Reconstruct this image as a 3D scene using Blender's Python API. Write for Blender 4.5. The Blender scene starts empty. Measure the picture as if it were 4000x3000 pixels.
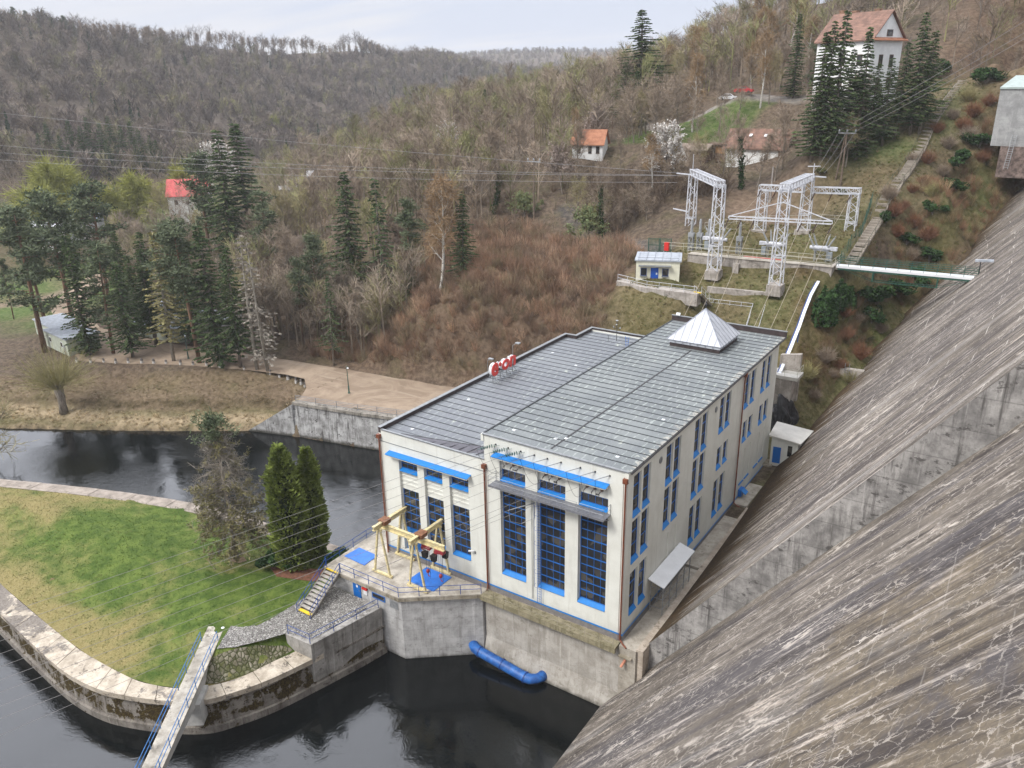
import bpy, math, random
import numpy as np
from mathutils import Vector, Matrix
rnd = random.Random(7)
SC = bpy.context.scene
COL = SC.collection
R = math.radians

# ---------------------------------------------------------------- nodes
def new_mat(name):
    m = bpy.data.materials.new(name); m.use_nodes = True
    nt = m.node_tree; nt.nodes.clear()
    out = nt.nodes.new('ShaderNodeOutputMaterial')
    b = nt.nodes.new('ShaderNodeBsdfPrincipled')
    nt.links.new(b.outputs[0], out.inputs[0])
    return m, nt, b
class N:
    """small helper round a node tree"""
    def __init__(s, nt): s.nt = nt
    def put(s, inp, v):
        if isinstance(v, bpy.types.NodeSocket): s.nt.links.new(v, inp)
        elif v is not None:
            if hasattr(inp.default_value, '__len__') and not hasattr(v, '__len__'): v = (v, v, v)
            if hasattr(inp.default_value, '__len__') and len(inp.default_value) == 4 and len(v) == 3: v = (*v, 1)
            inp.default_value = v
    def node(s, t, **kw):
        n = s.nt.nodes.new(t)
        for k, v in kw.items(): setattr(n, k, v)
        return n
    def pos(s): return s.node('ShaderNodeNewGeometry').outputs['Position']
    def obj(s): return s.node('ShaderNodeTexCoord').outputs['Object']
    def math(s, op, a, b=None, c=None, clamp=False):
        n = s.node('ShaderNodeMath', operation=op, use_clamp=clamp)
        for i, v in enumerate((a, b, c)):
            if v is not None: s.put(n.inputs[i], v)
        return n.outputs[0]
    def mapping(s, v, scale=(1,1,1), rot=(0,0,0), loc=(0,0,0)):
        n = s.node('ShaderNodeMapping'); s.put(n.inputs[0], v)
        n.inputs['Scale'].default_value = scale; n.inputs['Rotation'].default_value = rot; n.inputs['Location'].default_value = loc
        return n.outputs[0]
    def noise(s, v, scale, detail=4, rough=.55, dist=0):
        n = s.node('ShaderNodeTexNoise'); s.put(n.inputs['Vector'], v)
        n.inputs['Scale'].default_value = scale; n.inputs['Detail'].default_value = detail
        n.inputs['Roughness'].default_value = rough; n.inputs['Distortion'].default_value = dist
        return n.outputs[0]
    def voro(s, v, scale, feature='DISTANCE_TO_EDGE', out='Distance', rand=1):
        n = s.node('ShaderNodeTexVoronoi', feature=feature); s.put(n.inputs['Vector'], v)
        n.inputs['Scale'].default_value = scale; n.inputs['Randomness'].default_value = rand
        return n.outputs[out]
    def ramp(s, f, a, b, smooth=True):
        n = s.node('ShaderNodeMapRange', interpolation_type='SMOOTHSTEP' if smooth else 'LINEAR')
        s.put(n.inputs[0], f); n.inputs[1].default_value = a; n.inputs[2].default_value = b
        return n.outputs[0]
    def mix(s, f, a, b, blend='MIX'):
        n = s.node('ShaderNodeMix', data_type='RGBA', blend_type=blend)
        s.put(n.inputs[0], f); s.put(n.inputs[6], a); s.put(n.inputs[7], b)
        return n.outputs[2]
    def bump(s, h, strength=.4, dist=.05):
        n = s.node('ShaderNodeBump'); s.put(n.inputs['Height'], h)
        n.inputs['Strength'].default_value = strength; n.inputs['Distance'].default_value = dist
        return n.outputs[0]
    def sep(s, v):
        n = s.node('ShaderNodeSeparateXYZ'); s.put(n.inputs[0], v); return n.outputs
    def comb(s, x, y, z):
        n = s.node('ShaderNodeCombineXYZ')
        for i, v in enumerate((x, y, z)): s.put(n.inputs[i], v)
        return n.outputs[0]
def srgb(r, g, b):
    f = lambda c: c/12.92 if c <= .04045 else ((c+.055)/1.055)**2.4
    return tuple(f(c/255) for c in (r, g, b))
MATS = {}
def simple(name, col, rough=.6, var=.12, scale=3, metallic=0, bump=0, spec=.4):
    """painted or plain surface with a little soiling"""
    if name in MATS: return MATS[name]
    m, nt, b = new_mat(name); n = N(nt); p = n.pos()
    f = n.noise(p, scale, 6, .65)
    dark = tuple(c*(1-2.2*var) for c in col); lite = tuple(min(1, c*(1+var)) for c in col)
    n.put(b.inputs['Base Color'], n.mix(n.ramp(f, .3, .72), dark, lite))
    b.inputs['Roughness'].default_value = rough; b.inputs['Metallic'].default_value = metallic
    b.inputs['Specular IOR Level'].default_value = spec
    if bump: n.put(b.inputs['Normal'], n.bump(n.noise(p, scale*8, 5, .7), bump, .03))
    MATS[name] = m; return m

# ---------------------------------------------------------------- mesh building
class MB:
    def __init__(s): s.v = []; s.f = []
    def add(s, vs, fs):
        o = len(s.v); s.v += [tuple(v) for v in vs]; s.f += [tuple(i+o for i in f) for f in fs]
    def box(s, x0, x1, y0, y1, z0, z1):
        s.add([(x0,y0,z0),(x1,y0,z0),(x1,y1,z0),(x0,y1,z0),(x0,y0,z1),(x1,y0,z1),(x1,y1,z1),(x0,y1,z1)],
              [(0,3,2,1),(4,5,6,7),(0,1,5,4),(1,2,6,5),(2,3,7,6),(3,0,4,7)])
        return s
    def obox(s, c, ux, uy, uz, hx, hy, hz):
        c, ux, uy, uz = map(Vector, (c, ux, uy, uz)); vs = []
        for dz in (-1, 1):
            for dx, dy in ((-1,-1),(1,-1),(1,1),(-1,1)): vs.append(c+ux*hx*dx+uy*hy*dy+uz*hz*dz)
        s.add(vs, [(0,3,2,1),(4,5,6,7),(0,1,5,4),(1,2,6,5),(2,3,7,6),(3,0,4,7)]); return s
    def bar(s, a, b, w, h=None, up=(0,0,1)):
        a, b = Vector(a), Vector(b); d = b-a; L = d.length
        if L < 1e-6: return s
        d /= L; u = Vector(up)
        if abs(d.dot(u)) > .98: u = Vector((0,1,0))
        r = d.cross(u).normalized(); u = r.cross(d)
        return s.obox((a+b)/2, r, d, u, w/2, L/2, (h or w)/2)
    def tube(s, pts, rad, n=8, cap=True):
        pts = [Vector(p) for p in pts]
        if not hasattr(rad, '__len__'): rad = [rad]*len(pts)
        vs = []; prev = None
        for i, p in enumerate(pts):
            d = (pts[min(i+1, len(pts)-1)]-pts[max(i-1, 0)]).normalized()
            if prev is None:
                u = Vector((0,0,1)) if abs(d.z) < .9 else Vector((1,0,0))
                u = (u-d*u.dot(d)).normalized()
            else:
                u = (prev-d*prev.dot(d)).normalized()
            prev = u; w = d.cross(u)
            for k in range(n):
                a = 2*math.pi*k/n; vs.append(p+(u*math.cos(a)+w*math.sin(a))*rad[i])
        fs = []
        for i in range(len(pts)-1):
            for k in range(n):
                fs.append((i*n+k, i*n+(k+1)%n, (i+1)*n+(k+1)%n, (i+1)*n+k))
        if cap: fs.append(tuple(range(n))[::-1]); fs.append(tuple(range((len(pts)-1)*n, len(pts)*n)))
        s.add(vs, fs); return s
    def prism(s, poly, z0, z1, inset=None):
        """vertical prism of a plan polygon; z1 may be a list per corner; inset: other plan polygon for the top"""
        n = len(poly); top = inset or poly
        zt = z1 if hasattr(z1, '__len__') else [z1]*n
        zb = z0 if hasattr(z0, '__len__') else [z0]*n
        vs = [(x, y, zb[i]) for i, (x, y) in enumerate(poly)]+[(x, y, zt[i]) for i, (x, y) in enumerate(top)]
        ar = sum(poly[i][0]*poly[(i+1)%n][1]-poly[(i+1)%n][0]*poly[i][1] for i in range(n))
        fs = [tuple(range(n))[::-1], tuple(range(n, 2*n))]+[(i, (i+1)%n, n+(i+1)%n, n+i) for i in range(n)]
        if ar < 0: fs = [f[::-1] for f in fs]
        s.add(vs, fs); return s
    def lathe(s, c, prof, n=12, axis=(0,0,1)):
        c = Vector(c); ax = Vector(axis).normalized()
        u = Vector((1,0,0)) if abs(ax.x) < .8 else Vector((0,1,0)); u = (u-ax*u.dot(ax)).normalized(); w = ax.cross(u)
        vs = []
        for r, h in prof:
            for k in range(n):
                a = 2*math.pi*k/n; vs.append(c+ax*h+(u*math.cos(a)+w*math.sin(a))*r)
        fs = [(i*n+k, i*n+(k+1)%n, (i+1)*n+(k+1)%n, (i+1)*n+k) for i in range(len(prof)-1) for k in range(n)]
        fs += [tuple(range(n))[::-1], tuple(range((len(prof)-1)*n, len(prof)*n))]
        s.add(vs, fs); return s
    def build(s, name, mat, parent=None, smooth=False, bevel=0):
        me = bpy.data.meshes.new(name)
        o = parent.location if parent else Vector((0,0,0))
        if parent and parent.parent: o = o+parent.parent.location
        me.from_pydata([(v[0]-o.x, v[1]-o.y, v[2]-o.z) for v in s.v], [], s.f)
        if smooth: me.polygons.foreach_set('use_smooth', [True]*len(me.polygons))
        me.materials.append(mat)
        ob = bpy.data.objects.new(name, me); COL.objects.link(ob)
        if parent: ob.parent = parent
        if bevel:
            b = ob.modifiers.new('bevel', 'BEVEL'); b.width = bevel; b.segments = 2; b.limit_method = 'ANGLE'
        return ob
def tag(o, label=None, cat=None, group=None, kind=None):
    for k, v in (('label', label), ('category', cat), ('group', group), ('kind', kind)):
        if v: o[k] = v
    return o
def thing(name, loc, label, cat, group=None):
    o = bpy.data.objects.new(name, None); o.location = loc; COL.objects.link(o); o.empty_display_size = .3
    return tag(o, label, cat, group)
def copy_tree(root, loc, rotz=0, scale=1, label=None, group=None):
    r = root.copy(); COL.objects.link(r)
    r.location = loc; r.rotation_euler = (0, 0, rotz); r.scale = scale if hasattr(scale, '__len__') else (scale,)*3
    if label: r['label'] = label
    if group: r['group'] = group
    for ch in root.children:
        c = ch.copy(); COL.objects.link(c); c.parent = r
        for g in ch.children:
            d = g.copy(); COL.objects.link(d); d.parent = c
    return r
def np_mesh(name, V, F, mat, smooth=False, col=None):
    """V (n,3), F (m,k) arrays -> mesh data"""
    V = np.asarray(V, np.float32); F = np.asarray(F, np.int32)
    me = bpy.data.meshes.new(name); m, k = F.shape
    me.vertices.add(len(V)); me.vertices.foreach_set('co', V.ravel())
    me.loops.add(m*k); me.loops.foreach_set('vertex_index', F.ravel())
    me.polygons.add(m); me.polygons.foreach_set('loop_start', np.arange(0, m*k, k, dtype=np.int32))
    me.polygons.foreach_set('loop_total', np.full(m, k, np.int32))
    if smooth: me.polygons.foreach_set('use_smooth', np.ones(m, bool))
    me.update(calc_edges=True); me.validate()
    me.materials.append(mat)
    if col is not None:
        a = me.color_attributes.new('tone', 'FLOAT_COLOR', 'POINT')
        c = np.ones((len(V), 4), np.float32); c[:, :col.shape[1]] = col
        a.data.foreach_set('color', c.ravel())
    return me
def add_obj(name, me, parent=None):
    o = bpy.data.objects.new(name, me); COL.objects.link(o)
    if parent: o.parent = parent
    return o
# ---------------------------------------------------------------- terrain heights
CTRL = np.array([[-721.8,162.7,117.5],[-718.2,235.0,112.4],[-720.2,305.4,99.8],[-721.6,346.5,93.5],[-725.9,379.8,86.8],[-701.4,472.4,81.7],[-677.2,596.1,76.8],[-670.4,687.9,82.2],[-714.9,822.2,80.4],[-756.4,917.6,76.6],[-1127.0,273.6,35],[-1054.9,463.1,35],[-986.0,676.0,35],[-927.5,826.2,35],[-524.3,124.5,52.8],[-525.3,202.9,51.8],[-525.1,267.6,47.7],[-513.8,339.2,41.1],[-518.9,443.3,34.5],[-541.2,562.3,26.3],[-570.6,656.1,28.4],[-342.1,34.9,21.4],[-347.9,83.6,20.1],[-360.7,118.0,18.5],[-355.6,161.2,15.0],[-371.1,229.5,13.9],[-400.8,320.3,12.5],[-423.6,398.1,10.4],[-479.6,510.1,10.9],[-1289.1,1580.0,92.7],[-1279.8,1713.3,107.3],[-1255.7,1852.6,117.1],[-1140.9,1924.9,116.6],[-977.0,1901.0,101.1],[-766.0,1887.9,84.8],[-846.9,1162.6,56.0],[-734.6,1235.8,53.8],[-633.9,1234.1,44.2],[-550.3,698.0,21.7],[-533.0,831.7,29.2],[-454.6,819.8,23.6],[-150,35,-2.4],[-180,60,-2.4],[-200,100,-2.4],[-240,150,-1],[-300,230,-1],[-230,40,-1],[-300,90,-1],[-260,0,-1],[-350,40,-1],[-160,80,-2.4],[-190,150,-2.4],[-225.3,156.4,8.9],[-214.9,168.1,19.8],[-197.5,171.7,24.0],[-173.2,167.0,28.6],[-139.2,156.3,33.4],[-113.0,150.6,34.2],[-115.7,172.7,36.8],[-111.7,186.7,39.4],[-109.9,210.4,44.5],[-102.3,236.2,49.2],[-138.4,81.0,10.5],[-122.4,84.1,14.7],[-103.1,82.1,19.0],[-90.9,86.1,21.6],[-81.6,93.3,24.8],[-72.0,99.8,28.0],[-68.2,107.9,32.3],[-58.2,104.3,28.2],[-44.7,95.4,26.7],[-103.6,64.5,5.1],[-83.4,59.4,8.9],[-69.2,58.7,13.4],[-57.3,59.0,17.1],[-50.3,74.4,17.3],[-46.8,88.8,18.2],[-139.4,71.8,-1.1],[-79.8,54.6,-0.0],[-47.3,112.9,35.5],[-33.9,118.1,31.2],[-57.0,141.3,35.8],[-39.4,137.4,45.0],[-59.7,156.5,44.6],[-31.3,150.3,44.5],[-8.6,124.9,42.1],[-12.8,103.5,38.8],[-22.8,108.0,29.5],[-8.5,107.6,33.1],[-33.0,93.9,25.6],[-14.3,97.9,24.0],[-64.1,121.5,34.5],[-97.8,248.9,53.6],[-80.3,266.0,65.7],[-65.1,260.3,70.6],[-46.9,254.7,74.0],[-25.3,228.6,66.8],[-2.7,201.6,70.1],[15.2,183.0,67.5],[-0.5,156.6,53.3],[10.9,142.7,50.8],[19.7,133.2,52.3],[5.4,167.3,57.1],[22.1,153.2,59.2],[2.7,93.4,28.9],[3.4,113.7,35.8],[3.7,142.0,44.5],[5.7,147.2,46.5],[10.1,122.5,40.4],[10.2,97.4,32.2],[-28,47,-1.5],[-20,47.5,1.5],[-10,47.5,2.5],[0,46.5,1.8],[-28,51,4],[-20,52,7],[-10,53,6.2],[0,53,6],[-28,55,11],[-20,55.5,12],[-12,57,9.2],[-3,57,9.2],[-30,59,16.6],[-25,58.5,17.0],[-20,58.5,16.8],[-31,63,17.4],[-18,63,14.6],[-14,62.5,13.6],[-10,62.5,13.2],[-2,62.5,13.8],[-16,68,17.6],[-10,68,17.6],[-22,69.5,18.3],[-14,71,18.7],[-3,68,17.6],[-3,71.5,19],[-20,76,20.9],[-2,77,20.9],[-12,80,21.3],[-18,84,22.3],[-8,84,22.3],[-17,89,23.5],[-10,89,23.5],[-3,89,23.5],[0.6,76.8,20.6],[1.6,82,23.5],[-20,100,26.5],[-8,101,28],[2.5,100,31.6],[2,91.4,26.5],[2.6,10,-0.6],[2.8,25,-0.3],[2.4,42,0.8],[3.4,52,2.2],[4,60.4,4],[5.7,76,6.6],[7.0,87,10.4],[10.1,94,15],[13.6,106,20.3],[17,145,31.5],[4,47,1.5],[3.0,60,6],[4.3,76,9.5],[5,88,17],[7,96,23],[10,108,27.5],[20,160,38],[9,70,7],[12,85,12],[18,100,18],[22,120,22],[25,145,32],[40,60,5],[60,150,40],[40,20,0],[1,47,1.6],[2,50,3.5]], float)
WATER = -8.6
SHORE = [(-900,-190),(-300,-62),(-200,-34),(-150,-11),(-123.9,2.1),(-111.8,8.8),(-98.7,16.3),(-84.9,25.0),(-76.4,27.5),(-64.0,30.1),(-28.6,38.6)]
RIVER = SHORE+[(-28.6,4),(4,4),(4,-2),(30,-2),(30,-45),(-10,-47),(-70,-60),(-300,-120),(-900,-400)]
YARD = [(-76.2,28.6),(-63,31.2),(-29,39.8),(-29,48),(-40,49),(-58.6,48.2),(-70,46.6),(-84,44.6),(-95,43),(-105.5,41),(-126.4,37),(-150,36),(-175,46),(-200,70),(-206,66),(-180,40),(-152,29),(-131,20.5),(-121,24.5),(-111,29.5),(-98,34.6),(-88.6,37),(-84,37.2),(-80,34)]
PAD = [(-30.5,-1),(3.2,-1),(2.8,20),(2.2,44),(-6,46.3),(-30.5,46.3)]
SUBST = [(-24,71.8),(-.9,72.8),(-.9,79),(-24,79)]
TERR = [(-18,66.6),(-8.2,66.6),(-8,70.4),(-24,70.2),(-22,66)]
def poly_sd(x, y, poly):
    """signed distance to a plan polygon, negative inside"""
    P = np.array(poly, float); Q = np.roll(P, -1, 0)
    d = np.full(x.shape, 1e9); ins = np.zeros(x.shape, bool)
    for (ax, ay), (bx, by) in zip(P, Q):
        ex, ey = bx-ax, by-ay
        t = np.clip(((x-ax)*ex+(y-ay)*ey)/(ex*ex+ey*ey), 0, 1)
        d = np.minimum(d, np.hypot(x-ax-t*ex, y-ay-t*ey))
        if ay != by:
            c = (ay > y) != (by > y)
            ins ^= c & (x < (bx-ax)*(y-ay)/(by-ay)+ax)
    return np.where(ins, -d, d)
def line_d(x, y, pts):
    d = np.full(x.shape, 1e9)
    for (ax, ay), (bx, by) in zip(pts[:-1], pts[1:]):
        ex, ey = bx-ax, by-ay
        t = np.clip(((x-ax)*ex+(y-ay)*ey)/(ex*ex+ey*ey), 0, 1)
        d = np.minimum(d, np.hypot(x-ax-t*ex, y-ay-t*ey))
    return d
def _rbf():
    P = CTRL[:, :2]; z = CTRL[:, 2]; n = len(P)
    D = np.hypot(*(P[:, None]-P[None]).transpose(2, 0, 1))
    A = np.zeros((n+1, n+1)); A[:n, :n] = D; A[:n, n] = A[n, :n] = 1
    A[:n, :n] -= np.eye(n)*.35
    w = np.linalg.solve(A, np.append(z, 0)); return P, w
_RP, _RW = _rbf()
def vnoise(x, y, s, seed=0):
    """smooth value noise, vectorised"""
    x = np.asarray(x)/s; y = np.asarray(y)/s
    xi = np.floor(x).astype(np.int64); yi = np.floor(y).astype(np.int64); fx = x-xi; fy = y-yi
    fx = fx*fx*(3-2*fx); fy = fy*fy*(3-2*fy)
    def h(i, j):
        k = (i*374761393+j*668265263+seed*974634541) & 0x7fffffff
        k = ((k ^ (k >> 13))*1274126177) & 0x7fffffff
        return ((k ^ (k >> 16)) & 0xffff)/65535.
    return (h(xi,yi)*(1-fx)+h(xi+1,yi)*fx)*(1-fy)+(h(xi,yi+1)*(1-fx)+h(xi+1,yi+1)*fx)*fy-.5
def sstep(a, b, x):
    t = np.clip((x-a)/(b-a), 0, 1); return t*t*(3-2*t)
def dam_x(y, z):
    """plan x of the downstream face of the far dam block"""
    return 2.2+(z+.7)*(.75+.16*np.clip(y/75, 0, 1.2))-np.maximum(y, 0)**2/1480
def height(x, y):
    x = np.asarray(x, float); y = np.asarray(y, float); sh = x.shape
    x = x.ravel(); y = y.ravel()
    h = np.full(x.shape, _RW[-1])
    for (px, py), w in zip(_RP, _RW[:-1]): h += w*np.hypot(x-px, y-py)
    far = np.hypot(x+60, y)
    h += vnoise(x, y, 45, 1)*np.clip((far-180)/300, 0, 1)*14+vnoise(x, y, 17, 2)*np.clip(far/150, 0, 1)*2.2+vnoise(x, y, 5, 3)*.7+vnoise(x, y, 2.2, 4)*.35
    # road and yard
    d = poly_sd(x, y, YARD); k = sstep(5, 0, d); h = h*(1-k)+(-2.4+vnoise(x, y, 9, 5)*.15)*k
    d = poly_sd(x, y, PAD); k = sstep(2.2, 0, d); h = h*(1-k)+(-1.5+np.clip(y, 0, 44)/44*1.7)*k
    d = poly_sd(x, y, SUBST); k = sstep(1.6, 0, d); h = h*(1-k)+20.75*k
    d = poly_sd(x, y, TERR); k = sstep(1.0, 0, d); h = h*(1-k)+(17+(y-66.6)*.4)*k
    # river bed and its banks
    d = poly_sd(x, y, RIVER)
    soft = np.interp(d, [0,.6,3,6,7,15,40,60,70], [WATER,WATER+.7,WATER+1.4,-6.4,-5.4,-2.6,1,60,900])
    hard = np.interp(d, [0,.9,1.2,40,60], [WATER,WATER+1,60,60,900])
    wall = sstep(-79, -76.5, x); bank = soft*(1-wall)+hard*wall
    h = np.where(d > 0, np.minimum(h, bank), np.maximum(-12, WATER-.3+d*.9))
    return h.reshape(sh)
# ---------------------------------------------------------------- materials of the setting
def mat_terrain():
    m, nt, b = new_mat('ground_soil'); n = N(nt); p = n.pos()
    a = n.node('ShaderNodeVertexColor', layer_name='tone').outputs[0]
    f1 = n.noise(p, 1.1, 8, .72); f2 = n.noise(p, .16, 4, .6); f3 = n.noise(p, 5.5, 5, .75)
    c = n.mix(n.ramp(f1, .34, .68), n.mix(.5, a, (.02,.014,.008), 'MIX'), n.mix(.35, a, (.26,.2,.14)))
    c = n.mix(n.math('MULTIPLY', n.ramp(f3, .56, .7), .55), c, n.mix(.5, a, (.34,.26,.18)))
    c = n.mix(n.math('MULTIPLY', n.ramp(f2, .5, .66), .4), c, n.mix(.6, c, (.075,.085,.025)))
    n.put(b.inputs['Base Color'], c); b.inputs['Roughness'].default_value = .95; b.inputs['Specular IOR Level'].default_value = .1
    n.put(b.inputs['Normal'], n.bump(n.math('ADD', f1, n.math('MULTIPLY', f3, .5)), .9, .35))
    return m
def mat_yard():
    m, nt, b = new_mat('sandy_yard'); n = N(nt); p = n.pos()
    f = n.noise(p, .16, 6, .65, 1.2); g = n.noise(p, 2.6, 6, .75); s = n.noise(n.mapping(p, (.1,.9,1), (0,0,.25)), .8, 5, .6)
    c = n.mix(n.ramp(f, .36, .66), (.22,.165,.12), (.32,.25,.185))
    c = n.mix(n.math('MULTIPLY', n.ramp(s, .55, .7), .45), c, (.38,.315,.245))
    c = n.mix(n.math('MULTIPLY', n.ramp(g, .52, .75), .5), c, (.2,.14,.09))
    n.put(b.inputs['Base Color'], c); b.inputs['Roughness'].default_value = .95; b.inputs['Specular IOR Level'].default_value = .1
    n.put(b.inputs['Normal'], n.bump(g, .3, .05)); return m
def mat_lawn():
    m, nt, b = new_mat('lawn_grass'); n = N(nt); p = n.pos()
    big = n.noise(n.mapping(p, (1,1.5,1), (0,0,.5)), .085, 5, .6, .6); mid = n.noise(p, .55, 6, .7); fine = n.noise(n.mapping(p, (1,1,.3)), 6, 5, .8); bl = n.noise(n.mapping(p, (1,3.2,1), (0,0,.7)), 3.2, 5, .75)
    c = n.mix(n.ramp(mid, .36, .66), (.05,.088,.014), (.115,.16,.032))
    dry = n.mix(n.ramp(fine, .35, .65), (.2,.16,.055), (.3,.25,.12))
    y = n.sep(p)
    rim = n.math('MULTIPLY', n.ramp(y[1], -15, -27), .21)          # the bank towards the quay is drier
    left = n.math('MULTIPLY', n.ramp(y[0], -60, -82), .2)
    k = n.ramp(n.math('ADD', n.math('ADD', n.math('ADD', n.math('MULTIPLY', big, .8), n.math('MULTIPLY', mid, .3)), rim), left), .56, .84)
    c = n.mix(k, c, dry)
    c = n.mix(n.ramp(n.noise(p, .22, 5, .7), .67, .74), c, (.2,.12,.075))
    c = n.mix(n.math('MULTIPLY', n.ramp(bl, .5, .68), .55), c, n.mix(.5, c, (.2,.21,.07)))
    c = n.mix(n.math('MULTIPLY', n.ramp(bl, .47, .33), .6), c, n.mix(.6, c, (.02,.03,.008)))
    n.put(b.inputs['Base Color'], c); b.inputs['Roughness'].default_value = .9; b.inputs['Specular IOR Level'].default_value = .15
    n.put(b.inputs['Normal'], n.bump(n.math('ADD', fine, bl), .8, .12)); return m
def mat_water():
    m, nt, b = new_mat('river_water'); n = N(nt); p = n.pos()
    n.put(b.inputs['Base Color'], n.mix(n.noise(p, .07, 3), (.002,.003,.003), (.005,.006,.006)))
    b.inputs['IOR'].default_value = 1.4; b.inputs['Roughness'].default_value = .035; b.inputs['Specular IOR Level'].default_value = .5
    w1 = n.noise(n.mapping(p, (1,1,1)), .55, 4, .6, .9); w2 = n.noise(p, 2.2, 4, .65, 1.6)
    turb = n.ramp(n.noise(p, .09, 3, .5, .8), .44, .64)               # eddies only in places
    hgt = n.math('ADD', n.math('MULTIPLY', w1, .5), n.math('MULTIPLY', w2, n.math('ADD', n.math('MULTIPLY', turb, .5), .08)))
    n.put(b.inputs['Normal'], n.bump(hgt, .35, .12)); return m
def mat_concrete(name, lo, hi, stain=(.05,.043,.035), amt=.5, vert=True, moss=0, course=0, dark_low=None, blotch=False):
    """poured concrete: cloudy tone, runs down the face, moss and dirt patches with ragged edges"""
    if name in MATS: return MATS[name]
    m, nt, b = new_mat(name); n = N(nt); p = n.pos(); s = n.sep(p)
    f = n.noise(p, .7, 7, .68); g = n.noise(p, 6, 5, .7)
    c = n.mix(n.ramp(f, .3, .7), lo, hi)
    if vert:
        run = n.noise(n.mapping(p, (1.6,1.6,.12)), 1.3, 6, .7)
        c = n.mix(n.math('MULTIPLY', n.ramp(run, .5, .7), amt), c, stain)
        pale = n.noise(n.mapping(p, (2.1,2.1,.16), (0,0,.4)), 1.1, 5, .65)
        c = n.mix(n.math('MULTIPLY', n.ramp(pale, .56, .72), .5), c, tuple(min(.75, h*1.35) for h in hi))
    pat = n.noise(n.mapping(p, (1,1,1.7)), .75, 8, .75)
    c = n.mix(n.math('MULTIPLY', n.ramp(pat, .56, .64), amt), c, stain)
    if blotch:                                                       # lichen: whole slabs gone dark towards the upstream end
        bl = n.math('ADD', n.noise(p, .3, 7, .75, .6), n.math('MULTIPLY', n.ramp(s[0], -44, -60), .16)); c = n.mix(n.math('MULTIPLY', n.ramp(bl, .56, .63), .8), c, n.mix(n.ramp(g, .4, .6), (.07,.06,.055), (.19,.17,.155)))
    if moss:
        mo = n.noise(n.mapping(p, (1,1,1.3), (0,0,0), (7,3,1)), .5, 7, .72)
        band = n.math('MULTIPLY', n.ramp(s[2], -8.0, -7.2), n.ramp(s[2], -5.1, -5.6))
        kk = n.ramp(n.math('ADD', n.math('ADD', mo, n.math('MULTIPLY', n.math('SUBTRACT', n.noise(n.mapping(p, (1.4,1.4,.5)), 1.6, 5, .7), .5), .5)), n.math('MULTIPLY', band, moss)), .60, .65)
        c = n.mix(kk, c, n.mix(n.ramp(g, .4, .6), (.022,.013,.007), (.075,.055,.014)))
    if course:
        j = n.math('FRACT', n.math('MULTIPLY', s[2], 1/course))
        c = n.mix(n.math('MULTIPLY', n.ramp(j, .05, .0), .5), c, stain)
    if dark_low is not None:
        k = n.ramp(n.math('ADD', s[2], n.math('MULTIPLY', f, .8)), dark_low+.9, dark_low+.2)
        c = n.mix(n.math('MULTIPLY', k, .85), c, (.03,.027,.018))
    c = n.mix(n.math('MULTIPLY', n.ramp(g, .5, .72), .3), c, stain)
    n.put(b.inputs['Base Color'], c); b.inputs['Roughness'].default_value = .9; b.inputs['Specular IOR Level'].default_value = .2
    n.put(b.inputs['Normal'], n.bump(n.math('ADD', g, f), .35, .05)); MATS[name] = m; return m
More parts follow.
